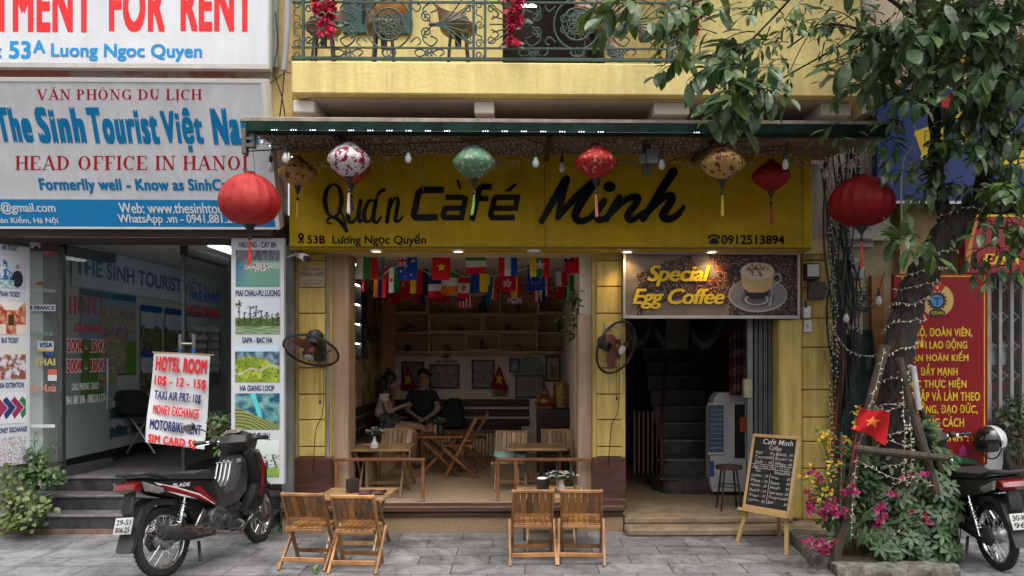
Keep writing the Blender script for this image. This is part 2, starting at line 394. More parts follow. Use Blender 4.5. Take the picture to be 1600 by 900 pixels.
teal_ink = flat('teal_ink', srgb(0, 118, 172)); white_ink = flat('white_ink', (.75, .76, .77)); yel_ink = flat('yellow_ink', srgb(226, 190, 40)); signw = mat('white_sign_sheet', (.64, .66, .69), .5, .05, 3, streak=.07); signg = mat('grey_white_sign_sheet', (.68, .69, .715), .5, .07, 2, streak=.10)
alu = mat('aluminium_frame', (.52, .50, .47), .45, .12, 6, metal=.3)
gl = glass()
# ================================================================ GROUND
g = MB(); g.box(-400, 400, -400, 400, -.40, -.20); g.build('ground', mat('far_ground', (.12, .11, .10), .9, .2, .2), kind='structure')
def tile_mat():
    m = mat('stone_paving', (.30, .30, .31), .62, 0, 3); n = m.node_tree.nodes; l = m.node_tree.links; b = n['Principled BSDF']
    tc = n.new('ShaderNodeTexCoord'); mp = n.new('ShaderNodeMapping'); l.new(tc.outputs['Object'], mp.inputs[0])
    br = n.new('ShaderNodeTexBrick'); l.new(mp.outputs[0], br.inputs[0]); br.offset = .5; br.inputs['Scale'].default_value = 1
    br.inputs['Brick Width'].default_value = .60; br.inputs['Row Height'].default_value = .30; br.inputs['Mortar Size'].default_value = .006; br.inputs['Mortar Smooth'].default_value = .4
    br.inputs['Color1'].default_value = (.265, .267, .28, 1); br.inputs['Color2'].default_value = (.17, .172, .182, 1); br.inputs['Mortar'].default_value = (.055, .05, .047, 1); br.inputs['Bias'].default_value = -.1
    n1 = n.new('ShaderNodeTexNoise'); n1.inputs['Scale'].default_value = 2.2; n1.inputs['Detail'].default_value = 8; n1.inputs['Roughness'].default_value = .68; n1.inputs['Distortion'].default_value = 1.2; l.new(mp.outputs[0], n1.inputs[0])
    r1 = n.new('ShaderNodeValToRGB'); r1.color_ramp.elements[0].position = .34; r1.color_ramp.elements[1].position = .66; r1.color_ramp.elements[0].color = (.42, .41, .41, 1); r1.color_ramp.elements[1].color = (1.25, 1.24, 1.22, 1); l.new(n1.outputs[0], r1.inputs[0])
    n2 = n.new('ShaderNodeTexNoise'); n2.inputs['Scale'].default_value = 45; n2.inputs['Detail'].default_value = 4; l.new(mp.outputs[0], n2.inputs[0])
    r2 = n.new('ShaderNodeValToRGB'); r2.color_ramp.elements[0].position = .3; r2.color_ramp.elements[1].position = .7; r2.color_ramp.elements[0].color = (.78, .78, .78, 1); r2.color_ramp.elements[1].color = (1.1, 1.1, 1.1, 1); l.new(n2.outputs[0], r2.inputs[0])
    x1 = n.new('ShaderNodeMix'); x1.data_type = 'RGBA'; x1.blend_type = 'MULTIPLY'; x1.inputs[0].default_value = 1; l.new(br.outputs[0], x1.inputs[6]); l.new(r1.outputs[0], x1.inputs[7])
    x2 = n.new('ShaderNodeMix'); x2.data_type = 'RGBA'; x2.blend_type = 'MULTIPLY'; x2.inputs[0].default_value = 1; l.new(x1.outputs[2], x2.inputs[6]); l.new(r2.outputs[0], x2.inputs[7])
    # old stains and spots of dirt
    n4 = n.new('ShaderNodeTexNoise'); n4.inputs['Scale'].default_value = 6.5; n4.inputs['Detail'].default_value = 3; n4.inputs['Roughness'].default_value = .75; l.new(mp.outputs[0], n4.inputs[0])
    r4 = n.new('ShaderNodeValToRGB'); r4.color_ramp.elements[0].position = .56; r4.color_ramp.elements[1].position = .74; r4.color_ramp.elements[0].color = (1, 1, 1, 1); r4.color_ramp.elements[1].color = (.45, .44, .42, 1); l.new(n4.outputs[0], r4.inputs[0])
    x4 = n.new('ShaderNodeMix'); x4.data_type = 'RGBA'; x4.blend_type = 'MULTIPLY'; x4.inputs[0].default_value = 1; l.new(x2.outputs[2], x4.inputs[6]); l.new(r4.outputs[0], x4.inputs[7]); x2 = x4
    # thin vein-like cracks in the stone
    n3 = n.new('ShaderNodeTexNoise'); n3.inputs['Scale'].default_value = 3.1; n3.inputs['Detail'].default_value = 6; n3.inputs['Distortion'].default_value = 2.0; l.new(mp.outputs[0], n3.inputs[0])
    r3 = n.new('ShaderNodeValToRGB'); e = r3.color_ramp.elements; e[0].position = .485; e[1].position = .515; e[0].color = (1, 1, 1, 1); e[1].color = (1, 1, 1, 1); k = e.new(.5); k.color = (.55, .55, .55, 1); l.new(n3.outputs[0], r3.inputs[0])
    x3 = n.new('ShaderNodeMix'); x3.data_type = 'RGBA'; x3.blend_type = 'MULTIPLY'; x3.inputs[0].default_value = .8; l.new(x2.outputs[2], x3.inputs[6]); l.new(r3.outputs[0], x3.inputs[7])
    l.new(x3.outputs[2], b.inputs['Base Color'])
    ad = n.new('ShaderNodeMath'); ad.operation = 'MULTIPLY_ADD'; l.new(n2.outputs[0], ad.inputs[0]); ad.inputs[1].default_value = .25; iv = n.new('ShaderNodeMath'); iv.operation = 'SUBTRACT'; iv.inputs[0].default_value = 1; l.new(br.outputs['Fac'], iv.inputs[1]); l.new(iv.outputs[0], ad.inputs[2])
    bp = n.new('ShaderNodeBump'); bp.inputs['Strength'].default_value = .4; bp.inputs['Distance'].default_value = .01; l.new(ad.outputs[0], bp.inputs['Height']); l.new(bp.outputs[0], b.inputs['Normal'])
    mr = n.new('ShaderNodeMapRange'); l.new(n1.outputs[0], mr.inputs[0]); mr.inputs['To Min'].default_value = .75; mr.inputs['To Max'].default_value = .42; l.new(mr.outputs[0], b.inputs['Roughness'])
    return m
g = MB(); g.add([(-14, -3.2, 0), (14, -3.2, 0), (14, .6, 0), (-14, .6, 0)], [(0, 1, 2, 3)]); pv = g.build('pavement', tile_mat(), kind='structure', keep=True)
g = MB(); g.box(-14, 14, -3.36, -3.2, -.3, .004, .01); g.build('kerb', grey_pl, kind='structure')
g = MB(); g.add([(-60, -24, -.13), (60, -24, -.13), (60, -3.3, -.13), (-60, -3.3, -.13)], [(0, 1, 2, 3)]); g.build('road', mat('asphalt', (.05, .05, .052), .8, .2, 30, .3), kind='structure', keep=True)
# the row of houses over the street: their fronts close the street off from the low sky
ob_ = thing('street_house', 'plain plastered house row on the far side of the street behind the camera', 'house', (0, -24, 0))
g = MB(); g.box(-30, 30, -27, -24, -.2, 6.5); g.build('wall', mat('street_house_wall', (.48, .44, .38), .9, .2, .6), ob_)
g = MB()
for i in range(12):
    for j in range(2): g.box(-22+i*3.8, -20.5+i*3.8, -24.03, -23.97, 3.2+j*2.8, 4.9+j*2.8)
g.build('window', mat('shuttered_window', (.08, .10, .09), .5), ob_)
# ================================================================ CAFE BUILDING
cafe = thing('cafe_building', 'yellow town house with open ground floor cafe under a wrought iron balcony', 'building', (-.5, .2, 0))
FL = .27      # cafe floor
def part(name, mt, fn, par=None, **k):
    mb = MB(); fn(mb); return mb.build(name, mt, par if par is not None else cafe, **k)
XL, XR = X(455, .2), X(1302, .2)
# pillars: plain core, raised blocks with dark joints, brown wooden base
def pillar(px0, px1, bx0, bx1, ys, base=True):
    def core(mb): a = at(px0, 0, .22).x; b = at(px1, 0, .22).x; mb.box(a, b, .222, .55, 0.0, 2.95)
    p = part('pillar', yellow_p, core)
    bl = MB()
    for y0, y1 in zip(ys[:-1], ys[1:]):
        a, b = at(bx0, y1-.8, .2), at(bx1, y0+.8, .2); bl.box(a.x, b.x, .19, .235, a.z, b.z, .006)
    bl.build('rusticated_block', yellow_p, p)
    if base:
        bb = MB(); a, b = at(px0-1, 784, .17), at(px1+1, 715, .17); bb.box(a.x, b.x, .165, .30, FL-.02, b.z, .006)
        bb.build('wooden_base', dkwood, p)
        bb = MB(); bb.box(a.x-.01, b.x+.012, .14, .30, FL-.06, FL+.035, .01); bb.build('base_moulding', sillwood, p)
    return p
pillar(457, 517, 467, 508, [395, 407, 448, 490, 531, 575, 616, 656, 698, 714])
pillar(926, 977, 932, 972, [395, 407, 448, 490, 531, 575, 616, 656, 698, 714])
pillar(1236, 1302, 1253, 1298, [395, 407, 451, 497, 543, 609, 652, 690, 732, 812], False)
rp = part('gate_pier', yellow_p, lambda m: m.pbox(1218, 497, 1254, 812, .10, .35, .02))
# left edge strip of grey and yellow between the two shops
part('grey_edge', grey_pl, lambda m: m.pbox(440, 390, 458, 800, .12, .5))
part('edge_wall', mat('old_yellow_wall', (.55, .40, .15), .85, .25, 3, .3), lambda m: m.pbox(424, -40, 457, 190, -.02, .5))
part('alley_wall', mat('stained_cream_wall', (.38, .31, .19), .85, .3, 2.5, .35), lambda m: m.pbox(1303, 100, 1402, 812, .34, .6))
part('timber_strip', mat('orange_timber', (.36, .17, .05), .7, .2, 4), lambda m: m.pbox(1362, 430, 1381, 812, .28, .34))
# lintel beam over the openings and the wall above, up to the balcony
part('lintel', mat('cream_lintel', (.58, .47, .26), .7, .1, 3), lambda m: m.box(XL, XR-.02, .16, .6, 2.78, 2.93))
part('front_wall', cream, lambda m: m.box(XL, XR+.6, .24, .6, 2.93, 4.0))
def upper(m):   # wall behind the balcony, left open at the window and the door
    Y0, Y1 = .3, .5; z0, z1 = 4.29, 7.6
    wx0, wx1, wz0 = X(538, .3), X(641, .3), Z(560, 48, .3); dx0, dx1 = X(785, .3), X(946, .3)
    m.box(XL-.35, wx0, Y0, Y1, z0, z1); m.box(wx0, wx1, Y0, Y1, z0, wz0); m.box(wx1, dx0, Y0, Y1, z0, z1); m.box(dx1, XR+.3, Y0, Y1, z0, z1)
    m.box(wx0, wx1, Y0, Y1, 6.6, z1); m.box(dx0, dx1, Y0, Y1, 6.7, z1)
part('upper_wall', yellow, upper)
def ufr(m): a = at(536, 50, .28); b = at(643, -60, .28); m.box(a.x, a.x+.2, .26, .34, a.z, 6.6, .008); m.box(b.x-.14, b.x, .26, .34, a.z, 6.6, .008); m.box(a.x, b.x, .255, .345, a.z-.02, a.z+.07, .008); m.box(a.x+.42, a.x+.46, .27, .33, a.z, 6.6)
wn = part('window', mat('green_shutter_paint', (.025, .085, .075), .5, .25, 5, stretch=(8, 1, 1)), ufr)
part('window_pane', mat('dim_window', (.10, .11, .10), .25, .3, 12), lambda m: m.box(X(540, .4), X(640, .4), .40, .42, Z(560, 50, .4), 6.6), wn)
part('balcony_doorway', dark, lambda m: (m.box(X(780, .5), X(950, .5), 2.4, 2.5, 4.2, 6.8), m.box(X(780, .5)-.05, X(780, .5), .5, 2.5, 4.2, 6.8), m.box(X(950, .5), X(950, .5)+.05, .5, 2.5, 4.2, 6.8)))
part('tube_lamp', glow('tube_lamp_light', (1, 1, .95), 4), lambda m: m.tube([at(803, 9, 2.0), at(838, 9, 2.0)], .02))
part('roof_slab', cream, lambda m: m.box(XL-.35, XR+.3, -.9, 3, 7.6, 7.8))
# balcony slab: fascia and soffit with white beam ends
BY = -1.0
bl = at(455, 146, BY); br_ = at(1346, 152, BY); tl = at(455, 95, BY)
def slab(m): m.box(bl.x, br_.x, BY, .3, bl.z, tl.z, .012)
bs = part('balcony_slab', yellow, slab)
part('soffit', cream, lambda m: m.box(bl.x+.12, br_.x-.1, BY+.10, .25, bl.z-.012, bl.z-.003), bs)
for px0, px1 in ((458, 491), (741, 772), (1022, 1078), (1283, 1330)):
    part('beam', white_p, lambda m: m.box(X(px0, -.87), X(px1, -.87), -.87, .26, bl.z-.12, bl.z-.0125, .008), bs)
part('parapet_wall', yellow, lambda m: m.box(X(1087, BY), br_.x-.003, BY+.003, .29, tl.z-.01, 7.59, .01))
# interior of the main room
XI0, XI1, YB, CE = -2.16, .57, 4.2, 2.87
part('cafe_floor', tilef, lambda m: m.box(X(440, .2), 1.0, .16, YB+.1, .05, FL))
part('interior_wall', ivory, lambda m: m.box(XI0-.1, 1.1, YB, YB+.15, 0, 3))
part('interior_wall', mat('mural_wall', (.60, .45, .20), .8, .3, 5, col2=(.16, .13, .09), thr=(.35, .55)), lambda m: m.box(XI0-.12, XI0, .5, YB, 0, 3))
part('interior_wall', ivory, lambda m: m.box(XI1, .93, .40, YB, 0, 3))
part('ceiling', mat('grey_ceiling', (.62, .58, .55), .8, .06, 2), lambda m: m.box(XI0-.1, 3.6, .3, YB+.1, CE, CE+.1))
part('timber_jamb', lwood, lambda m: m.box(X(517, .3), X(545, .3), .28, .62, FL, 2.79, .004))
part('timber_jamb', lwood, lambda m: m.pbox(903, 492, 925, 786, .28, .5, .004))
part('steel_jamb', grey_pl, lambda m: m.box(X(512, .25), X(516.5, .25), .2, .3, FL, 2.79))
part('orange_board', mat('orange_wood', (.38, .17, .05), .6, .15, 4), lambda m: m.pbox(598, 470, 616, 700, 3.4, 3.45))
# step: terrazzo riser, dark wood cladding and nosing
XS0, XS1 = X(440, 0), X(974, 0)
part('step_riser', terrazzo, lambda m: m.box(XS0, XS1, .02, .3, 0, .16))
part('step_cladding', sillwood, lambda m: (m.box(XS0, XS1, -.005, .3, .158, .205, .008), m.box(XS0-.01, XS1+.015, -.035, .18, .207, FL-.004, .012)))
# doorway on the right with its two low steps, hall, stairs
XD0, XD1 = X(974, .1), X(1266, .1)
part('doorway_step', stepst, lambda m: (m.box(XD0-.005, XD1+.06, -.22, .3, 0, .078, .02),))
part('doorway_sill', stepst, lambda m: m.box(XD0, XD1-.2, .0, .4, .08, .143, .012))
part('hall_floor', mat('hall_floor', (.40, .29, .18), .5, .15, 6), lambda m: m.box(XD0-.1, XD1+.7, .4, 4.2, .02, .142))
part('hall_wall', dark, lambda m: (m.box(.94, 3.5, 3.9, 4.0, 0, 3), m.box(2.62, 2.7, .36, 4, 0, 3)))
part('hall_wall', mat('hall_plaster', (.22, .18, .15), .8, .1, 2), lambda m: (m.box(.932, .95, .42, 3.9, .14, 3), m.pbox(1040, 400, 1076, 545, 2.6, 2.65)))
stone = mat('black_stone_stair', (.075, .07, .066), .35, .3, 6)
def stair(m):
    x0, x1 = X(1038, 1.6), X(1122, 1.6); y = 1.45; z = .142
    for i in range(9):
        if i < 2:
            pts = [V((x0-.13+.07*i, y+.2, z)), V((x0-.05, y-.06, z)), V((x0+.15, y-.14, z)), V((x1+.1, y-.14, z)), V((x1+.1, y+.6, z)), V((x0-.13+.07*i, y+.6, z))]
            m.prism(pts, (0, 0, .165))
        else: m.box(x0, x1+.1, y, y+.5, z, z+.165)
        m.box(x0-.02 if i > 1 else x0-.1, x1+.1, y-.03-(.12 if i < 2 else 0), y+.2, z+.166, z+.19, .006); y += .235; z += .19
part('stair', stone, stair)
part('stair_edge', mat('pale_tread_edge', (.22, .20, .19), .5, .4, 9), lambda m: [m.box(X(1040, 1.6), X(1122, 1.6)+.08, 1.417+.235*i-(.12 if i < 2 else 0), 1.425+.235*i-(.12 if i < 2 else 0), .142+.19*i+.168, .142+.19*i+.186) for i in range(1, 9)])  # paler strip along the front of each tread
part('handrail', mat('dark_handrail', (.10, .03, .02), .4), lambda m: (m.tube([at(1034, 665, 1.5), at(1040, 560, 2.6)], .022, 8), m.tube([at(1034, 665, 1.5), at(1034, 742, 1.5)], .02, 8)))
part('baluster', mat('dark_red_panel', (.07, .02, .016), .5), lambda m: [m.pbox(990+i*7, 642, 993+i*7, 740, 1.7, 1.72) for i in range(6)])
part('hall_panel', mat('dark_brown_panel', (.09, .05, .038), .6, .2, 3), lambda m: m.pbox(1080, 515, 1150, 700, 3.2, 3.25))
# folded steel gate at the doorway
def gate(m):
    for i in range(13):
        x = 1171+i*3.7; a, b = at(x, 806 if i < 12 else 800, .32), at(x+1.5, 497, .32); m.box(a.x, b.x, .30+.02*(i % 2), .35+.02*(i % 2), .144, b.z)
fg = thing('folding_gate', 'folded grey steel lattice gate standing in the cafe side doorway', 'gate', (X(1195, .3), .33, .142))
part('gate_bar', mat('gate_steel', (.24, .24, .25), .45, .15, 6, metal=.5), gate, fg)
part('gate_post', mat('gate_steel', (.24, .24, .25)), lambda m: m.pbox(1168, 497, 1176, 806, .27, .33), fg)
part('lock_box', mat('worn_brass', (.38, .33, .2), .5), lambda m: m.pbox(1163, 592, 1176, 622, .25, .33, .006), fg)
# ---------------------------------------------------------------- balcony railing of wrought iron
RY = BY+.06
rpl = frontal(RY)
rail = thing('balcony_railing', 'dark green wrought iron balcony railing with scrolls and fan motifs', 'railing', (X(850, RY), RY, tl.z))
def wire(mb, pts, r=.008, curve=True, n=5):
    p = [rpl.P(*q) for q in pts]; mb.tube(catmull(p, n) if curve and len(p) > 2 else p, r, 6)
def spiral(cx, cy, r, a0, turns=1.25, sgn=1):
    return [(cx+r*(1-.72*t)*cos(a0+sgn*2*pi*turns*t), cy+r*(1-.72*t)*sin(a0+sgn*2*pi*turns*t)) for t in [k/14 for k in range(15)]]
m = MB()
a, b = rpl.P(456, 91), rpl.P(1086, 94.5); m.bar(a, b, .035, .022)
for y in (74,): m.bar(rpl.P(456, y), rpl.P(1086, y+3), .018, .014)
for y in (3, -48, -58): m.bar(rpl.P(456, y), rpl.P(1086, y+2), .02, .016)
m.build('rail_bar', green_m, rail)
for x in (474, 740, 758, 1045, 1062): m = MB(); m.bar(rpl.P(x, 94), rpl.P(x, -58), .022, .022); m.build('post', green_m, rail)
m = MB()
def panel(x0, x1):
    c = (x0+x1)/2; hw = (x1-x0)/2; cy = 38
    for rr in (47, 30):
        wire(m, [(c+rr*.78*cos(k*pi/12), cy+rr*sin(k*pi/12)*.84) for k in range(25)], .008, False)
    for k in range(8):
        a_ = k*pi/4+pi/8; wire(m, spiral(c+22*cos(a_), cy+20*sin(a_), 8.5, a_+pi, 1.2, 1 if k % 2 else -1), .006, False)
        wire(m, [(c+9*cos(k*pi/4)+7*cos(t*pi/6), cy+9*sin(k*pi/4)+7*sin(t*pi/6)) for t in range(13)], .006, False)
    for s_ in (-1, 1):
        hx = c+s_*hw*.52                                    # knot from which the fan of rods spreads outward
        m.ball(rpl.P(hx, cy), .03, 8, (1.4, .7, .7))
        for k in range(7):
            t = (k-3)/3; wire(m, [(hx, cy), (hx+s_*hw*.17, cy+t*10), (hx+s_*hw*(.44-.10*abs(t)), cy+t*38)], .006)
        for q in (-1, 1):
            wire(m, [(hx-s_*3, cy+q*3), (hx-s_*hw*.12, cy+q*22), (hx-s_*hw*.02, cy+q*34), (hx+s_*hw*.05, cy+q*24), (hx-s_*hw*.03, cy+q*18)], .007)
            wire(m, spiral(hx-s_*10, cy+q*12, 9, pi/2*q, 1.4, s_*q), .007, False)
            wire(m, [(hx+s_*hw*.45, cy+q*30), (hx+s_*hw*.34, cy+q*16), (hx+s_*hw*.42, cy+q*8)], .007)
            wire(m, spiral(hx+s_*hw*.42, cy+q*24, 7, 0, 1.3, q), .006, False)
            wire(m, [(c+s_*34, cy+q*28), (c+s_*44, cy+q*20), (c+s_*50, cy+q*28), (c+s_*44, cy+q*33)], .006)
    for q in (-.48, .48):
        x = c+q*hw; wire(m, [(x, 83), (x-16, 77), (x-23, 82), (x-16, 88), (x, 83), (x+16, 77), (x+23, 82), (x+16, 88)], .006)
        for k in (-6, 0, 6): wire(m, [(x+k-5, 77), (x+k+5, 88)], .005); wire(m, [(x+k+5, 77), (x+k-5, 88)], .005)
    wire(m, [(c+11*cos(k*pi/8), 82+7*sin(k*pi/8)) for k in range(17)], .006, False); wire(m, [(c-3+6*cos(k*pi/8), 82+6*sin(k*pi/8)) for k in range(17)], .005, False); wire(m, [(c+3+6*cos(k*pi/8), 82+6*sin(k*pi/8)) for k in range(17)], .005, False)
for x0, x1 in ((475, 740), (759, 1045)): panel(x0, x1)
for x0, x1 in ((741, 757), (1046, 1061), (457, 473)):
    c = (x0+x1)/2
    for y in (-30, 8, 38, 68, 86): wire(m, spiral(c, y, 7, 0 if y % 3 else pi, 1.3, 1 if y % 4 else -1), .006, False)
    for y in (-12, 22, 53): wire(m, [(c-4, y-8), (c-5, y), (c+3, y+4), (c+4, y+10)], .006)
sc_p = m.build('scrollwork', green_m, rail)
# ================================================================ SERIF CAPITALS FOR PAINTED SIGNS
def _G():
    T, t = .17, .06
    st = lambda x: [('l', x, 0, x, 1, T), ('l', x-.17, .025, x+.17, .025, .05, 1), ('l', x-.17, .975, x+.17, .975, .05, 1)]
    sr = lambda x, y: [('l', x-.16, y, x+.16, y, .05, 1)]
    g = {}
    g['I'] = (.4, st(.2)); g['H'] = (.92, st(.2)+st(.72)+[('l', .2, .5, .72, .5, t, 1)])
    g['N'] = (.95, [('l', .2, 0, .2, 1, t), ('l', .76, 0, .76, 1, t), ('l', .2, 1, .74, .02, T)]+sr(.2, .025)+sr(.16, .975)+sr(.76, .975))
    g['V'] = (.92, [('l', .16, 1, .48, 0, T), ('l', .48, 0, .78, 1, t)]+sr(.16, .975)+sr(.78, .975))
    g['A'] = (.92, [('l', .14, 0, .45, 1, t), ('l', .45, 1, .76, 0, T), ('l', .24, .34, .66, .34, t, 1)]+sr(.14, .025)+sr(.78, .025))
    g['P'] = (.78, st(.2)+[('a', .32, .73, .34, .25, -90, 90, T), ('l', .2, .98, .34, .98, t, 1), ('l', .2, .48, .34, .48, t, 1)])
    g['D'] = (.92, st(.2)+[('a', .34, .5, .46, .48, -90, 90, T), ('l', .2, .98, .36, .98, t, 1), ('l', .2, .02, .36, .02, t, 1)])
    g['O'] = (.96, [('a', .46, .5, .38, .49, 0, 360, T)]); g['C'] = (.86, [('a', .46, .5, .38, .49, 50, 310, T), ('l', .72, .7, .72, 1, t)])
    g['G'] = (.94, [('a', .46, .5, .38, .49, 50, 310, T), ('l', .72, .7, .72, 1, t), ('l', .72, .06, .72, .42, T), ('l', .58, .42, .86, .42, .05, 1)])
    g['U'] = (.92, [('l', .2, .3, .2, 1, T), ('a', .45, .32, .25, .3, 180, 360, T), ('l', .7, .3, .7, 1, t)]+sr(.2, .975)+sr(.7, .975))
    g['L'] = (.76, st(.2)+[('l', .2, .03, .68, .03, t, 1), ('l', .66, .03, .66, .26, t)])
    E = st(.2)+[('l', .2, .97, .66, .97, t, 1), ('l', .2, .5, .5, .5, t, 1), ('l', .64, .74, .64, .97, t)]
    g['F'] = (.74, E); g['E'] = (.78, E+[('l', .2, .03, .7, .03, t, 1), ('l', .68, .03, .68, .26, t)])
    g['T'] = (.8, [('l', .4, 0, .4, 1, T), ('l', .23, .025, .57, .025, .05, 1), ('l', .06, .97, .74, .97, t, 1), ('l', .08, .74, .08, .97, t), ('l', .72, .74, .72, .97, t)])
    g[' '] = (.4, []); g['~A'] = None
    return g
_GL = _G()
MARK = {'Ă': ('A', [('a', .45, 1.22, .15, .12, 180, 360, .06)]), 'Ò': ('O', [('l', .36, 1.26, .52, 1.1, .08)]), 'Ị': ('I', [('l', .2, -.22, .2, -.1, .12)])}
def serif(pl, txt, box, mt, par, name='lettering'):
    x0, y0, x1, y1 = box; tot = 0; items = []
    for ch in txt:
        b, ex = MARK.get(ch, (ch, [])); w_, st = _GL[b]; items.append((tot, st+ex)); tot += w_
    mb = MB(); k = 0; d0 = .0015
    X_ = lambda x: x0+(x1-x0)*x/tot; Y_ = lambda y: y1+(y0-y1)*y
    for off, sts in items:
        for q in sts:
            d = d0+.00015*(k % 9); k += 1
            if q[0] == 'l':
                _, ax, ay, bx, by, wd = q[:6]
                if len(q) > 6: P = [(ax, ay-wd/2), (bx, by-wd/2), (bx, by+wd/2), (ax, ay+wd/2)]
                else: P = [(ax-wd/2, ay), (ax+wd/2, ay), (bx+wd/2, by), (bx-wd/2, by)]
                mb.add([pl.P(X_(off+x), Y_(y), d) for x, y in P], [(0, 1, 2, 3)])
            else:
                _, cx, cy, rx, ry, a0, a1, wd = q; n = 22; A = [radians(a0+(a1-a0)*i/n) for i in range(n+1)]
                O = [pl.P(X_(off+cx+rx*cos(a)), Y_(cy+ry*sin(a)), d) for a in A]; I = [pl.P(X_(off+cx+(rx-wd)*cos(a)), Y_(cy+(ry-.05)*sin(a)), d) for a in A]
                mb.add(O+I, [(i, i+1, n+2+i, n+1+i) for i in range(n)])
    return mb.build(name, mt, par)
# ================================================================ AWNING
AY = -1.3
aw = thing('awning', 'long beige topped green awning cassette with dark canvas over the cafe front', 'awning', (0, AY, Z(800, 208, AY)))
aL, aR = X(378, AY), X(1392, AY); za, zb, zc = Z(800, 184, AY), Z(800, 191, AY), Z(800, 208, AY)
part('front_beam', green_b, lambda m: m.box(aL+.03, aR, AY, AY+.10, zc, zb, .008), aw)
part('cover', beige_b, lambda m: (m.tube([(aL-.02, AY+.06, zb+.025), (aR+.02, AY+.06, zb+.012)], .026, 10), m.prism([(aL, AY, zb), (aL, AY+1.2, zb+.16), (aL, AY+1.2, zb+.19), (aL, AY, zb+.028)], (aR-aL, 0, 0))), aw)
part('canvas', canvas, lambda m: m.add([(aL+.03, AY+.1, zc+.03), (aR, AY+.1, zc+.03), (aR, .22, zc+.16), (aL+.03, .22, zc+.16)], [(0, 1, 2, 3)]), aw)
for px in (520, 860, 1130):
    part('arm', black_m, lambda m: (m.bar((X(px, AY), AY+.1, zc+.0), (X(px, AY), .2, zc+.1), .04, .05),), aw)
part('end_bracket', mat('rusty_bracket', (.12, .10, .085), .6), lambda m: (m.pbox(377, 200, 384, 240, AY+.02, AY+.10, .006), m.pbox(384, 202, 395, 207, AY+.02, AY+.09), m.pbox(384, 214, 395, 218, AY+.02, AY+.09), m.pbox(384, 224, 395, 229, AY+.02, AY+.09), m.pbox(393, 200, 397, 230, AY+.03, AY+.09)), aw)
m = MB(); led = glow('white_led', (.62, .78, 1), 2.2)
ls = thing('led_strip', 'strip of tiny white lights in triplets along the lower edge of the green awning', 'strip light', (0, AY-.01, zc))
for i, px in enumerate(range(425, 1090, 30)):
    if px in (725, 965, 995, 1025, 1055): continue
    for k in range(3): p = at(px+k*3.6, 203+(px-425)*.006, AY-.012); m.ball(p, .0048, 6)
for k in range(7): m.ball(V((aL+.06+.02*k, AY+.1+.15*k, zc-.02+.005*k)), .007, 6)
m.build('diode', led, ls)
m = MB(); m.tube([at(420, 204, AY-.008), at(1100, 208, AY-.008)], .003, 5); m.build('strip', black_p, ls)
# ================================================================ CAFE SIGN
SY = -.1
cs = thing('cafe_sign', 'long yellow cafe signboard with large black cafe name lettering', 'sign', (X(860, SY), SY, Z(860, 389, SY)))
a, b = at(452, 389, SY), at(1268, 200, SY)
part('board', signyel, lambda m: m.box(a.x, b.x, SY, .15, a.z, b.z, .006), cs)
part('seam', mat('sign_seam', (.16, .085, .006), .6), lambda m: (m.pbox(850.6, 232, 851.6, 389, SY-.002, SY+.002), m.pbox(1254, 232, 1255, 389, SY-.002, SY+.002), m.pbox(452, 386.5, 1268, 388, SY-.003, SY)), cs)
sp = frontal(SY)
z2 = lambda L: [(330+x/3.6, 170+y/3.6) for x, y in L]
z3 = lambda L: [(680+x/3.6, 170+y/3.6) for x, y in L]
def S(mb, conv, pts, wd, i, **k): stroke(sp, mb, conv(pts), wd, .003+.0007*i, .008, **k)
m = MB()   # brush lettering, third word
S(m, z3, [(598, 634), (655, 535), (737, 400)], [9, 11, 13], 0); S(m, z3, [(737, 400), (712, 500), (690, 612)], [12, 11, 9], 1)
S(m, z3, [(690, 612), (790, 500), (905, 408)], [8, 11, 12], 2); S(m, z3, [(905, 408), (835, 505), (788, 595), (812, 632), (872, 612), (950, 520)], [13, 13, 13, 11, 9, 8], 3)
S(m, z3, [(950, 520), (905, 590), (925, 628), (985, 590), (1035, 505)], [10, 11, 10, 9, 9], 4)
S(m, z3, [(1035, 500), (1000, 555), (962, 626)], [10, 10, 8], 5); S(m, z3, [(985, 595), (1070, 515), (1135, 498), (1128, 535), (1082, 600), (1108, 626), (1175, 580)], [7, 9, 11, 11, 11, 10, 7], 6)
S(m, z3, [(1170, 622), (1250, 492), (1338, 358)], [9, 12, 14], 7); S(m, z3, [(1190, 595), (1280, 505), (1328, 492), (1322, 532), (1278, 598), (1312, 622), (1365, 595), (1396, 552)], [7, 9, 12, 12, 12, 11, 9, 6], 8)
q = [sp.P(680+(980+34*cos(t*pi/12))/3.6, 170+(440+30*sin(t*pi/12))/3.6, .003) for t in range(24)]; m.prism(q, sp.n*.008)
m.build('brush_lettering', letter, cs)
m = MB()   # angular lettering, second word
kw = dict(curve=False)
S(m, z2, [(1310, 458), (1192, 458), (1166, 474), (1140, 596), (1150, 612), (1275, 612)], 9.6, 0, **kw)
S(m, z3, [(58, 499), (150, 499), (170, 508), (148, 613), (52, 613), (44, 600), (52, 566), (62, 560), (148, 560)], 8.2, 0, **kw)
S(m, z3, [(318, 441), (262, 441), (246, 456), (206, 630)], 9, 0, **kw); S(m, z3, [(214, 506), (300, 506)], 8, 2, **kw)
S(m, z3, [(448, 613), (322, 613), (312, 600), (334, 508), (345, 499), (462, 499), (452, 560), (336, 560)], 8.2, 0, **kw)
for L in ([(118, 402), (130, 398), (147, 440), (140, 460)], [(388, 466), (440, 426), (466, 424), (420, 467)]): m.prism([sp.P(680+x/3.6, 170+y/3.6, .003) for x, y in L], sp.n*.008)
m.build('angular_lettering', letter, cs)
m = MB()   # round hand lettering, first word
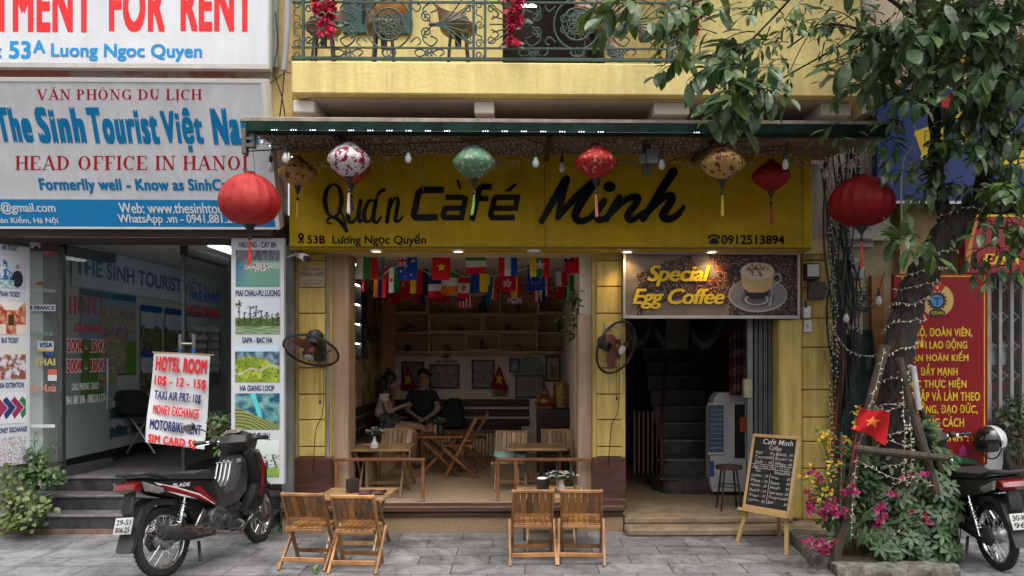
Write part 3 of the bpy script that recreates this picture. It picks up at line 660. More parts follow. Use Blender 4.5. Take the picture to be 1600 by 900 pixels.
S(m, z2, [(690, 424), (655, 450), (640, 515), (655, 585), (690, 608), (722, 580), (734, 515), (722, 450), (690, 424)], [2.5, 5, 7, 5.5, 3, 5, 7, 5, 2.5], 0)
S(m, z2, [(676, 648), (654, 640), (660, 618), (692, 612), (732, 640), (762, 686)], [2, 2.5, 3.2, 5, 7, 6], 1); S(m, z2, [(715, 560), (745, 610), (762, 686)], [2, 3, 2], 2)
S(m, z2, [(782, 522), (774, 580), (772, 625), (792, 640), (825, 600), (842, 520)], [5, 6.5, 6, 4, 3, 2.5], 1); S(m, z2, [(842, 516), (830, 590), (836, 636), (866, 610)], [5.5, 6.5, 5, 2], 2)
S(m, z2, [(918, 520), (888, 520), (862, 580), (868, 630), (895, 630), (922, 560)], [2.5, 4.5, 6.5, 5.5, 3, 2.5], 3); S(m, z2, [(930, 512), (916, 580), (914, 630), (936, 638), (958, 606)], [5, 6.5, 5.5, 4, 2], 4)
S(m, z2, [(932, 498), (950, 470), (972, 458)], [2, 4.5, 5], 5); S(m, z2, [(1010, 510), (1000, 570), (990, 636)], [5, 6, 6], 5); S(m, z2, [(996, 590), (1030, 510), (1052, 512), (1046, 570), (1036, 625), (1056, 632), (1080, 604)], [2, 3, 5, 6, 5.5, 4, 2], 6)
m.build('script_lettering', letter, cs)
text(sp, '53B  Luong Ngọc Quyến', (480, 364, 666, 385), letter, cs, .004, .022)
m = MB()
for x in (535.8, 545.6): stroke(sp, m, [(x-1.6, 371.4), (x+.6, 370.6), (x+1.2, 368.4)], [1.6, 1.8, 1.6], .0045, .0006)
m.build('horn_mark', letter, cs)
text(sp, '0912513894', (1127, 367.5, 1225.5, 382), letter, cs, .004, .02, thick=.004)
m = MB()
m.prism([sp.P(x, y, .004) for x, y in [(1108, 381), (1109, 376), (1113, 372.5), (1119, 372.5), (1122, 376), (1123, 381)]], sp.n*.004); stroke(sp, m, [(1107.5, 371.5), (1109.5, 368.6), (1115, 367.6), (1121, 368.6), (1123, 371.5)], [3.4, 2.6, 2.4, 2.6, 3.4], .005, .004)
m.build('phone_symbol', letter, cs)
m = MB(); disc(sp, m, 470.5, 369, 4.6, 5, .006, rin=.42); poly(sp, m, [(466.6, 371.6), (474.4, 371.6), (470.5, 378.5)], .0058); disc(sp, m, 470.5, 378.5, 5, 2, .0052, rin=.55); m.build('pin_symbol', letter, cs)
m = MB()
for q in range(34):
    x, y = R.uniform(470, 1240), R.uniform(245, 380); m.lathe([(.001, 0), (R.uniform(.003, .007), .002), (.001, .004)], sp.P(x, y, -.001), 8, (0, -1, 0))
m.build('screw_head', mat('rusty_screw', (.10, .05, .01), .6), cs)
# downlights under the sign box
for i, (px, lit) in enumerate(((588, 1), (716, 1), (834, 0), (980, 1), (1112, 1))):
    p = at(px, 390, -.03); p.z = a.z
    d = thing('downlight', ['lit round downlight under the sign left end above the flags', 'lit round downlight over the red flag with yellow star', 'unlit round downlight under the middle of the yellow sign', 'lit round downlight at the top of the middle yellow pillar', 'lit round downlight above the egg coffee banner'][i], 'downlight', (p.x, p.y, p.z), 'downlights under the sign')
    part('trim_ring', white_p, lambda m: m.lathe([(.07, 0), (.07, -.012), (.045, -.016), (.045, 0)], p, 20), d)
    part('lens', glow('downlight_lens', (1, .72, .38), 7) if lit else white_p, lambda m: m.lathe([(.001, -.008), (.044, -.01), (.044, 0), (.001, 0)], p, 16), d)
    if lit:
        L = bpy.data.lights.new('downlight_bulb', 'SPOT'); L.energy = 6; L.color = (1, .66, .30); L.spot_size = radians(120); L.spot_blend = .6; L.shadow_soft_size = .04
        o = bpy.data.objects.new('downlight_bulb', L); COL.objects.link(o); o.parent = d; o.location = (0, 0, -.025); o.rotation_euler = (radians(4), 0, 0)
# ================================================================ EGG COFFEE BANNER
CY = .06
cb = thing('coffee_banner', 'brown coffee bean banner with golden lettering and a coffee cup over the side doorway', 'banner', (X(1112, CY), CY, Z(1112, 497, CY)))
part('frame', alu, lambda m: (m.pbox(974, 393, 1250, 397, CY, CY+.05), m.pbox(974, 493, 1250, 497.5, CY, CY+.05), m.pbox(974, 397, 977.5, 493, CY, CY+.05), m.pbox(1246.5, 397, 1250, 493, CY, CY+.05)), cb)
cp = frontal(CY+.02)
_rr = random.Random(3); BEANS = [(_rr.random(), _rr.random(), _rr.uniform(.6, 1.1), _rr.uniform(0, pi), _rr.uniform(.5, 1.2)) for _ in range(900)]
_grid = {}
for q in BEANS: _grid.setdefault((int(q[0]*27), int(q[1]*10)), []).append(q)
def beans(u, v):
    gx, gy = int(u*27), int(v*10); best = None
    for i in (-1, 0, 1):
        for j in (-1, 0, 1):
            for (x, y, s_, a_, l_) in _grid.get((gx+i, gy+j), ()):
                dx, dy = (u-x)*27, (v-y)*10; p, q = dx*cos(a_)+dy*sin(a_), -dx*sin(a_)+dy*cos(a_); e = (p/(.62*s_))**2+(q/(.42*s_))**2
                if e < 1 and (best is None or e < best[0]): best = (e, q/(.42*s_), l_)
    c = (.012, .006, .005)
    if best:
        e, q, l_ = best; c = mix((.11*l_, .05*l_, .035*l_), (.02, .01, .008), e*.8)
        if abs(q+.1) < .16: c = (.012, .006, .004)
        if .35 < q < .62 and e < .6: c = mix(c, (.42, .3, .24), .5)
    lamp_pool = exp(-((u-.48)/.10)**2-((v-.7)/.3)**2); c = mix(c, tuple(x*3 for x in (c[0]*1.3, c[1]*.8, c[2]*.5)), lamp_pool)  # warm pool of light under the downlight, painted into the bean print
    # burlap cloth in the two left corners
    k = nz(u, v, 5, 2)*.2; weave = .5+.5*sin(u*460)*sin(v*190); bur = mix((.16, .12, .09), (.42, .34, .27), weave)
    if (v > .62+.9*u+k-.1 and u < .42) or (v < .22-.25*abs(u-.3)+k*.6 and .1 < u < .6) or u < .05+k*.2 or (abs(u-.46+(v-.8)*.2) < .05 and v > .62): c = mix(bur, (.05, .035, .03), .25+.4*nz(u, v, 9, 5))
    return c
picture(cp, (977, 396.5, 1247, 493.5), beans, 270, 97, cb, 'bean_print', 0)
saucer = flat('saucer_print', (.20, .19, .21)); saucer2 = flat('saucer_rim_print', (.42, .38, .36)); dkc = flat('coffee_print', (.025, .015, .012)); milk = flat('milk_print', (.55, .38, .17)); foam = flat('foam_print', (.62, .50, .36)); cin = flat('cinnamon_print', (.22, .09, .04)); gold = flat('golden_letter_print', srgb(236, 196, 40)); shad = flat('brown_letter_edge_print', (.035, .018, .008))
part('cup_print', saucer2, lambda m: disc(cp, m, 1184, 461, 46, 27, .002, 40), cb)
part('cup_print', saucer, lambda m: disc(cp, m, 1184, 460, 44, 25, .003, 40), cb)
part('cup_print', flat('saucer_well_print', (.10, .095, .11)), lambda m: disc(cp, m, 1184, 466, 26, 14, .004, 30), cb)
part('cup_print', saucer2, lambda m: (disc(cp, m, 1182, 468, 19, 9, .0048, 30, rin=.8), stroke(cp, m, [(1207, 431), (1217, 428), (1219, 438), (1208, 446)], 2.4, .005, .0006)), cb)
part('cup_print', dkc, lambda m: poly(cp, m, [(1162, 452), (1204, 450), (1199, 462), (1190, 467), (1175, 467), (1166, 462)], .0056), cb)
part('cup_print', milk, lambda m: poly(cp, m, [(1157, 422), (1209, 422), (1208, 438), (1204, 451), (1195, 457), (1170, 457), (1162, 451), (1158, 438)], .0064), cb)
part('cup_print', flat('steel_spoon_print', (.4, .38, .38)), lambda m: stroke(cp, m, [(1206, 446), (1205, 465), (1202, 476)], [2, 2, 4], .0072, .0006), cb)
part('cup_print', saucer2, lambda m: disc(cp, m, 1183, 424, 27, 14, .0072, 36), cb)
part('cup_print', foam, lambda m: disc(cp, m, 1183, 424, 25.5, 12.8, .008, 36), cb)
def cinn(m):
    for q in range(70):
        x, y = R.gauss(1183, 8), R.gauss(421, 4.2); r = R.uniform(.6, 2.4)
        if ((x-1183)/23)**2+((y-424)/11.5)**2 < 1: disc(cp, m, x, y, r, r*.7, .0086+.00002*q, 8)
part('cup_print', cin, cinn, cb)
for t, bx in (('Special', (1011, 414.5, 1110, 447.5)), ('Egg Coffee', (988, 451, 1132, 483))):
    text(cp, t, (bx[0]-1, bx[1]-1, bx[2]+1, bx[3]+1.6), shad, cb, .0092, .055, .28, space=.92); text(cp, t, bx, gold, cb, .0100, .03, .28, space=.92)
# ================================================================ small plates on the left pillar, wiring boxes on the right
np_ = thing('name_plate', 'small aged company name plate high on the left yellow pillar', 'plate', at(488, 447, .18))
part('plate', mat('aged_plate', (.42, .33, .18), .5), lambda m: m.pbox(468, 414, 507, 448, .17, .185), np_)
pp = frontal(.168)
for t, bx in (('CÔNG TY TNHH ĐTTM', (471, 418, 504, 422.5)), ('MINH NAM', (469.5, 425, 505.5, 432)), ('Trụ sở: 53 LƯƠNG NGỌC QUYẾN', (471, 436, 504, 439)), ('Mã số thuế: 0100', (474, 441, 500, 444))): text(pp, t, bx, blue_dk, np_, .001, .0)
for nm, lb, bx, mt_, tk in (('flood_lamp', 'small square flood lamp with black casing on the right yellow pier', (1259, 411, 1281, 437), black_m, .08), ('switch_box', 'brown mesh junction box hung with tangled wires below the flood lamp', (1264, 440, 1290, 467), mat('brown_box', (.09, .07, .05), .7), .07), ('power_adapter', 'white plug adapter with hanging cable on the right yellow pier', (1255, 478, 1267, 497), white_p, .05), ('light_switch', 'white wall switch plate lowest on the right yellow pier', (1256, 500, 1268, 519), white_p, .02)):
    t_ = thing(nm, lb, 'electrical box', at((bx[0]+bx[2])/2, bx[3], .15))
    part('casing', mt_, lambda m: m.pbox(*bx, .185-tk, .186, .006), t_)
    if nm == 'flood_lamp': part('lens', flat('lamp_lens', (.62, .62, .58)), lambda m: m.pbox(1262, 413, 1280, 432, .095, .104, .004), t_)
    if nm == 'light_switch': part('rocker', flat('rocker_grey', (.5, .5, .48)), lambda m: m.pbox(1260, 505, 1264, 514, .160, .166, .002), t_)
t_ = tag(part('wall_switch', mat('yellowed_switch', (.5, .4, .2), .5), lambda m: m.pbox(945, 504, 957, 516, .165, .188, .003), None) if False else MB().pbox(945, 504, 957, 516, .165, .188, .003).build('wall_switch', mat('yellowed_switch', (.5, .4, .2), .5)), 'yellowed square wall switch on the middle pillar above the fan', 'switch')
m = MB(); m.pbox(1221, 390.5, 1252, 398, .03, .06, .004); tag(m.build('conduit_box', mat('cream_conduit', (.5, .42, .28), .6)), 'cream conduit box over the right end of the coffee banner', 'conduit')
for nm, lb, bx, mt_ in (('meter_box', 'grey metal meter box among cables beside the right red lantern', (1322, 403, 1350, 436), greyp), ('meter_box', 'tilted beige plastic meter box hanging in the cable tangle above the red pipe', (1317, 480, 1348, 523), mat('beige_meter', (.42, .37, .30), .6)), ('meter_box', 'tall pale electric box high under the awning end behind the cables', (1318, 340, 1364, 374), mat('pale_box', (.4, .39, .36), .6))):
    t_ = thing(nm, lb, 'meter box', at((bx[0]+bx[2])/2, bx[3], .2))
    part('casing', mt_, lambda m: m.pbox(*bx, .18, .34, .01), t_)
    part('dial_panel', flat('dial_panel_grey', (.22, .21, .19)), lambda m: m.pbox(bx[0]+6, bx[1]+7, bx[2]-5, bx[1]+18, .172, .179, .002), t_)
m = MB(); rj = random.Random(9)
for i in range(26):
    x0 = rj.uniform(1282, 1352); y0 = rj.uniform(215, 330); x1 = rj.uniform(1300, 1345); y1 = rj.uniform(480, 780); Yc = rj.uniform(.0, .28)
    m.tube(catmull([at(x0, y0, Yc), at((x0+x1)/2+rj.uniform(-16, 16), y0+(y1-y0)*.35, Yc-.05), at(x1+rj.uniform(-12, 12), y0+(y1-y0)*.7, Yc), at(x1, y1, Yc+.02)], 6), rj.uniform(.005, .012), 5)
for i in range(7): m.tube(catmull([at(1330+rj.uniform(-14, 30)+17*cos(t*pi/5), 470+14*sin(t*pi/5)+rj.uniform(-3, 3), .1) for t in range(11)], 4), .005, 5)
tag(m.build('cable_bundle', black_p, smooth=True), 'tangle of black cables running down the wall between cafe and red banner', 'cables')
m = MB(); m.tube([at(1318, 540, .12), at(1313, 610, .12), at(1303, 690, .12), at(1298, 810, .12)], .028, 10); tag(m.build('red_pipe', mat('red_pipe_paint', (.30, .05, .03), .5, .2), smooth=True), 'red pipe running down the wall at the right end of the cafe', 'pipe')
m = MB(); P_ = []; fs = []
for j in range(13):
    for i in range(9):
        u, v = i/8, j/12; p = at(1307+u*56+6*sin(v*5), 515+v*250, .2+.05*sin(u*9+v*6)+.04*noise.noise(V((u*4, v*5, 1)))); P_.append(p)
for j in range(12):
    for i in range(8): fs.append((j*9+i, j*9+i+1, j*9+i+10, j*9+i+9))
m.add(P_, fs); tag(m.build('tarpaulin', mat('dark_green_tarp', (.03, .055, .045), .5, .5, 9, .3), smooth=True), 'crumpled dark green tarpaulin hanging behind the tree', 'tarpaulin')
# drain pipe and loose wires between the left signs and the balcony
m = MB(); m.tube([at(450, -40, -.25), at(449, 40, -.25), at(444, 110, -.25)], .03, 10); tag(m.build('drain_pipe', greyp, smooth=True), 'grey plastic drain pipe beside the balcony left end', 'pipe')
m = MB()
for L in ([(444, 112), (441, 150), (436, 190)], [(444, 112), (470, 120), (500, 150), (524, 180)], [(450, 95), (490, 130), (560, 178)], [(430, 20), (434, 70), (428, 110), (440, 150), (446, 186)], [(405, 145), (425, 128), (444, 114)]):
    m.tube(catmull([at(x, y, -.32) for x, y in L], 6), .006, 5)
tag(m.build('loose_wire', black_p), 'thin black wires trailing from the drain pipe to the awning', 'wire')
m = MB(); m.lathe([(.01, 0), (.055, .01), (.07, .04), (.068, .05), (.02, .055), (.015, .1)], at(752, 165, -.55), 18, (0, 1, 0)); tag(m.build('round_fixture', mat('grey_fixture', (.42, .43, .42), .6, .2)), 'round grey lamp fixture on the beam end under the balcony', 'lamp')
fx = thing('flood_light', 'square dusty flood light hanging under the awning above the last cafe letter', 'lamp', at(1016, 262, -.9))
part('housing', mat('dusty_flood', (.30, .33, .33), .5, .2), lambda m: (m.pbox(1011, 231, 1029, 253, -.95, -.88, .01), m.pbox(999, 239, 1010, 254, -.92, -.86, .006)), fx)
part('bracket', mat('rusty_bracket', (.12, .10, .085)), lambda m: (m.pbox(1005, 213, 1017, 272, -.86, -.8), m.pbox(1012, 212, 1022, 222, -.94, -.84, .01)), fx)
cc = thing('security_camera', 'small white bullet camera on the bracket at the sign lower left corner', 'camera', at(470, 404, .0))
part('camera_body', white_p, lambda m: m.bar(at(465, 396, .1), at(479, 404, -.15), .07, .06, ch=.015), cc)
part('camera_lens', black_p, lambda m: m.bar(at(476, 402, -.12), at(482, 406, -.19), .055, .05, ch=.01), cc)
part('camera_arm', white_p, lambda m: m.tube([at(449, 402, .12), at(466, 396, .12)], .01), cc)
# ================================================================ TRAVEL OFFICE HOUSE (left)
trav = thing('travel_office_building', 'travel office house with glass shopfront, dark steps and peeling pink wall', 'building', (-4, .2, 0))
peel = mat('peeling_pink_wall', (.56, .50, .46), .85, .1, 2.6, .3, col2=(.52, .22, .16), thr=(.40, .50))
def tpart(*a, **k): return part(*a, par=trav, **k)
tpart('upper_wall', peel, lambda m: m.box(X(-300, -.05), X(424, -.05), -.05, .5, 2.9, 8))
tpart('edge_board', mat('peeling_teal_board', (.035, .09, .09), .7, .1, 14, .2, col2=(.25, .27, .25), thr=(.62, .72)), lambda m: m.pbox(421, -200, 433, 104, -.10, -.05))
# apartment sign
ap = frontal(-.2)
s1 = thing('apartment_sign', 'white sign board with huge red rental lettering high on the left house', 'sign', at(200, 103, -.7))
part('board', signw, lambda m: m.pbox(-190, -60, 421, 103, -.2, -.11, .006), s1)
part('edge_trim', alu, lambda m: (m.pbox(-190, 100.5, 421, 103.4, -.207, -.201), m.pbox(418.5, -60, 421.4, 100.5, -.207, -.201)), s1)
for t, bx in (('TMENT', (-12, -30, 146, 50)), ('FOR', (170, -30, 258, 50)), ('RENT', (282, -29, 397, 49)), ('APAR', (-170, -30, -19, 50))): text(ap, t, bx, red_ink, s1, bold=.05, space=1.04)
for t, bx, bd in (('53', (14, 64, 48.5, 91.5), .035), ('A', (52, 63, 71, 82.5), .03), (':', (-2, 75, 3, 91), .04), ('Luong Ngoc Quyen', (80, 68.5, 316, 95.5), .028)): text(ap, t, bx, blue_ink, s1, bold=bd)
# tilted tourist sign
Tb, Tt = at(437, 358, -.30), at(413, 124, -.30)
d_ = ray(413, 124); Tt = EYE+d_*((Tb.x-EYE.x)/d_.x)
tp = Plane(Tb, (1, 0, 0), Tt-Tb)
hgt = (Tt-Tb).length
s2 = thing('tourist_sign', 'grey white travel office sign leaning forward over the left shop with blue bottom band', 'sign', Tb)
def tsb(m, a0, a1, b0, b1, d0, d1, ch=0): m.obox(tp.pt((a0+a1)/2, (b0+b1)/2, (d0+d1)/2), tp.u, tp.v, tp.n, V(((a1-a0)/2, (b1-b0)/2, (d1-d0)/2)), ch)
part('board', signg, lambda m: tsb(m, -4.3, 0, 0, hgt, -.16, 0, .006), s2)
part('edge_trim', white_p, lambda m: (tsb(m, -4.3, .002, hgt-.03, hgt+.003, -.1, .006), tsb(m, -4.3, .002, -.003, .016, -.1, .006), tsb(m, -.035, .003, .017, hgt-.031, -.1, .006)), s2)
m = MB(); b0 = tp.hit(200, 312)[1]; m.add([tp.pt(-4.3, .017, .0015), tp.pt(-.036, .017, .0015), tp.pt(-.036, b0, .0015), tp.pt(-4.3, b0, .0015)], [(0, 1, 2, 3)]); m.build('blue_band', flat('band_blue_ink', srgb(22, 128, 186)), s2)
serif(tp, 'VĂN PHÒNG DU LỊCH', (57, 139.5, 316, 156), red_dk, s2)
serif(tp, 'HEAD OFFICE IN HANOI', (23, 243.5, 388, 265.5), red_dk, s2)
for t, bx in (('The', (-6, 168, 49, 223)), ('Sinh', (57, 167, 132, 224)), ('Tourist', (138, 168, 247, 225)), ('Việt', (253, 168, 317, 238)), ('Nam', (331, 169, 402, 227))): text(tp, t, bx, teal_ink, s2, bold=.07 if t != 'Việt' else .055, space=1.05)
text(tp, 'Formerlly well - Know as SinhCafe', (62, 279, 372, 303), teal_ink, s2, bold=.045)
for t, bx in (('6@gmail.com', (-7, 316, 87, 335.5)), ('oàn Kiếm, Hà Nội', (-6, 337, 91, 351)), ('Web: www.thesinhtourist.vn', (186, 317, 392, 333.5)), ('WhatsApp .vn - 0941.881.298 (', (185, 334.5, 388, 352.5))): text(tp, t, bx, white_ink, s2, bold=.02)
# beams under the sign
tpart('header_beam', mat('brown_header', (.10, .075, .06), .6, .3, 2, stretch=(.3, 3, 3)), lambda m: (m.box(X(-200, .2), X(440, .2), .0, .5, Z(200, 372, .0), 3.2), m.box(X(-200, .2), X(442, .2), -.2, -.06, Z(200, 367, -.2), Z(200, 360, -.2)), m.box(X(-200, .2), X(440, .2), -.15, .0, 3.0, 3.06)))
# steps and landing
sg = mat('black_granite', (.05, .052, .055), .45, .35, 7, .08); sge = mat('granite_nosing', (.16, .15, .15), .5, .3, 9)
sx0, sx1 = X(15, .2), X(436, .2)
tpart('step_base', mat('terracotta_base', (.20, .12, .09), .8, .3, 6), lambda m: m.box(sx0-.2, sx1, .0, .4, 0, .045))
for i, (y, z, xo) in enumerate(((.02, .185, .35), (.27, .335, .0), (.52, .485, -.2))):
    tpart('stair_step', sg, lambda m: m.box(sx0-xo if i else sx0+.05, sx1, y+.015, 1.2, z-.145 if i else .046, z-.028))
    tpart('stair_nosing', sge, lambda m: m.box(sx0-xo if i else sx0+.05, sx1, y, 1.21, z-.027, z, .006))
LZ = .485
tpart('shop_floor', mat('dark_shop_floor', (.13, .115, .105), .35, .2, 5), lambda m: m.box(-7, sx1, 1.22, 6, .3, LZ-.004))
tpart('shop_wall', mat('shop_wall_paint', (.62, .64, .62), .7, .05, 2), lambda m: (m.box(-5.15, -5.0, .5, 5.6, .4, 3.2), m.box(-5.2, -2.3, 5.6, 5.7, .4, 3.2), m.box(-2.5, -2.36, .5, 5.7, .4, 3.2)))
tpart('shop_ceiling', white_p, lambda m: m.box(-5.2, -2.3, .5, 5.7, 3.0, 3.1))
tpart('added_fill_tube', glow('shop_fill_light', (.9, .97, 1), 1.4), lambda m: [m.box(-3.5, -3.42, 1.0+1.9*i, 2.2+1.9*i, 2.95, 2.98) for i in range(2)])  # added glowing tubes, put in to brighten the dim shop interior
tpart('skirting', black_p, lambda m: m.box(-5.0, -4.985, .9, 5.6, LZ, LZ+.13))
tpart('side_wall', grey_pl, lambda m: m.box(-8, -5.15, .5, .7, 0, 3.2))
# posters along the inner left wall
lw = Plane((-4.985, 0, 0), (0, 1, 0), (0, 0, 1))
def pst(name, box, mt_, label, cat='poster'):
    t_ = thing(name, label, cat, lw.P((box[0]+box[2])/2, box[3]))
    a0, b0 = lw.hit(box[0], box[3]); a1, b1 = lw.hit(box[2], box[1])
    part('sheet', mt_, lambda m: m.add([lw.pt(a0, b0, .004), lw.pt(a1, b0, .004), lw.pt(a1, b1, .004), lw.pt(a0, b1, .004)], [(0, 1, 2, 3)]), t_); return t_
def lwbox(a0, a1, b0, b1, mt_, t_, d, name='panel'):
    part(name, mt_, lambda m: m.add([lw.pt(a0, b0, d), lw.pt(a1, b0, d), lw.pt(a1, b1, d), lw.pt(a0, b1, d)], [(0, 1, 2, 3)]), t_)
def lwtext(txt, a0, a1, b0, b1, mt_, t_, d, bold=.02):
    vs, fs = text_mesh(txt, bold); lx, hx = min(v.x for v in vs), max(v.x for v in vs); ly, hy = min(v.y for v in vs), max(v.y for v in vs)
    MB().add([lw.pt(a0+(a1-a0)*(v.x-lx)/(hx-lx), b0+(b1-b0)*(v.y-ly)/(hy-ly), d) for v in vs], fs).build('lettering', mt_, t_)
hd = thing('wall_heading', 'pale blue heading with large blue letters along the top of the shop inner wall', 'sign', lw.pt(2, 2.5))
lwbox(1.0, 5.4, 2.52, 2.98, flat('pale_blue_sheet', (.70, .80, .88)), hd, .004, 'sheet'); lwtext('THE SINH TOURIST VIỆT NAM', 1.05, 5.3, 2.60, 2.92, flat('heading_blue', srgb(105, 132, 176)), hd, .007, .03)
mp_ = thing('wall_map', 'province map in pastel colours under a teal strip on the shop inner wall', 'map', lw.pt(1.8, 1.2))
def mapfn(u, v):
    if v > .93: return srgb(0, 120, 130)
    d = nz(u, v, 3.2, 4); c = srgb(110, 160, 60) if v < .55 and abs(u-.5) > .12 else srgb(150, 170, 185)
    w_ = .16+.14*nz(v, .3, 5, 1); cxx = .58+.22*(v-.5)
    if abs(u-cxx) < w_+.1*(v > .6) and .1 < v < .86:
        k = nz(u, v, 4.5, 9); c = [srgb(190, 170, 90), srgb(200, 130, 160), srgb(140, 120, 175), srgb(200, 190, 120), srgb(130, 170, 130)][int(k*17) % 5]
    if u > .62 and v < .22: c = (.55, .56, .55) if v < .2 else srgb(0, 120, 60)
    return tuple(x*1.0 for x in c)
picture(lw, (0, 0, 1, 1), mapfn, 2, 2, None, 'x') if False else None
def lwpic(a0, a1, b0, b1, fn, nx, ny, t_, d=.006, name='picture'):
    P = [lw.pt(a0+(a1-a0)*i/nx, b0+(b1-b0)*j/ny, d) for j in range(ny+1) for i in range(nx+1)]; fs = []; cl = []
    for j in range(ny):
        for i in range(nx): k = j*(nx+1)+i; fs.append((k, k+1, k+nx+2, k+nx+1)); cl.append(fn((i+.5)/nx, (j+.5)/ny))
    MB().add(P, fs, cl).build(name, printed(), t_)
lwpic(1.18, 2.45, 1.25, 2.5, mapfn, 50, 50, mp_)
def land(o, sky_=(.45, .55, .65), a=(.05, .12, .03), b=(.25, .28, .08), hz=.55, wat=None):
    def f(u, v):
        h = hz+.18*(nz(u, .2, 3, o)-.5)
        if v > h: return mix(sky_, (.75, .8, .85), nz(u, v, 3, o+3)*.9)
        k = nz(u, v, 9, o); c = mix(a, b, (k-.25)*2)
        if wat and v < wat[3]: c = mix(wat[:3], c, (nz(u, v, 12, o)-.6)*3)
        return mix(c, (.02, .03, .02), (nz(u, v, 22, o+2)-.5)*1.2)
    return f
k = 0
gp = thing('photo_display', 'grid of small framed landscape photographs with blue captions on the shop inner wall', 'photo display', lw.pt(3.5, 1.2))
for a0, a1 in ((2.58, 3.18), (3.28, 3.88), (3.98, 4.58), (4.68, 5.3)):
    for b0, b1 in ((1.82, 2.32), (1.25, 1.72)):
        lwpic(a0, a1, b0, b1, land(k*3.3, a=(.06, .08, .03), b=(.32, .30, .10), hz=.6), 16, 14, gp); lwbox(a0, a1, b1+.01, b1+.09, flat('caption_blue', srgb(20, 90, 165)), gp, .006, 'caption'); k += 1
for i in range(3):
    for j in range(2): lwpic(1.8+i*.52, 2.22+i*.52, .78-.0+j*.23-.02, .97+j*.23, land(31+k*2.1, a=(.02, .05, .05), b=(.1, .16, .1), wat=(.04, .14, .2, .4)), 12, 8, gp); k += 1
# shopfront: fixed side pane with stickers, two glass doors swung inward
FY = .46
fxp = thing('glass_side_panel', 'fixed glass side panel with airline stickers beside the left ticket board', 'glass panel', at(70, 720, FY))
part('pane', gl, lambda m: m.pbox(40, 392, 92, 722, FY, FY+.008), fxp)
part('frame', mat('grey_door_frame', (.12, .12, .125), .4, metal=.4), lambda m: (m.pbox(91, 385, 97, 724, FY-.02, FY+.05), m.pbox(30, 382, 92, 392, FY-.02, FY+.05), m.pbox(30, 722, 97, 730, FY-.02, FY+.05)), fxp)
fp = frontal(FY)
ivp = flat('pale_sticker_ink', (.62, .60, .52)); orange_ink = flat('orange_sticker_ink', srgb(200, 110, 40))
m = MB()
for k in range(5):
    a_ = pi/2+(k-2)*.5; q = (63+3*cos(a_), 446-2*sin(a_)); poly(fp, m, [(q[0]-2*sin(a_), q[1]-2*cos(a_)), (63+9*cos(a_), 446-9*sin(a_)), (q[0]+2*sin(a_), q[1]+2*cos(a_))], .003)
m.build('sticker', orange_ink, fxp)
for t, bx, mt_, bd, sh in (('vietnam Airlines', (48, 450, 87, 457), ivp, .01, .2), ('R FRANCE', (46, 478, 86, 484), blue_dk, .03, .2), ('malaysia', (47, 517, 83, 527), flat('sticker_teal', srgb(120, 175, 160)), .01, .25), ('THAI', (53, 560, 87, 571), flat('sticker_gold', srgb(215, 195, 120)), .05, 0), ('VISA', (62, 535, 82, 543), blue_dk, .04, .2), ('Air Asia', (44, 600, 88, 612), flat('sticker_red', srgb(225, 140, 125)), .02, .4)):
    text(fp, t, bx, mt_, fxp, .0052 if t != 'R FRANCE' else .0058, bd, sh)
for bx, mt_ in (((45, 476, 87, 486), white_ink), ((59, 533, 84, 546), white_ink), ((59, 546, 84, 549), yel_ink), ((71, 549, 83, 554), flat('sticker_blue', srgb(40, 90, 190))), ((75, 577, 89, 586), flat('sticker_salmon', srgb(215, 110, 90))), ((75, 586, 89, 595), white_ink), ((48, 663, 86, 668), white_ink)):
    part('sticker', mt_, lambda m: poly(fp, m, [(bx[0], bx[3]), (bx[2], bx[3]), (bx[2], bx[1]), (bx[0], bx[1])], .0032), fxp)
for px in (58,): pass
cm = thing('dome_camera', 'white dome security camera under the header beside the left ticket board', 'camera', at(55, 386, .3))
part('base', white_p, lambda m: m.lathe([(.045, 0), (.047, -.02), (.045, -.05), (.02, -.06)], at(55, 379, .3), 16), cm); part('dome', black_p, lambda m: m.ball(at(56, 387, .28), .024, 10), cm)
m = MB(); q = at(76, 391, .46); m.lathe([(.001, -.004), (.062, -.004), (.066, 0), (.062, .006)], q, 10, (0, -1, 0)); oc = tag(m.build('round_sticker', flat('red_round_sticker', srgb(215, 70, 80))), 'red round sticker with pale rays on the glass under the header', 'sticker')
m = MB()
for k in range(12): a_ = k*pi/6; m.bar(q+V((.02*cos(a_), -.008, .02*sin(a_))), q+V((.055*cos(a_), -.008, .055*sin(a_))), .004, .004)
m.build('ray', white_ink, oc)
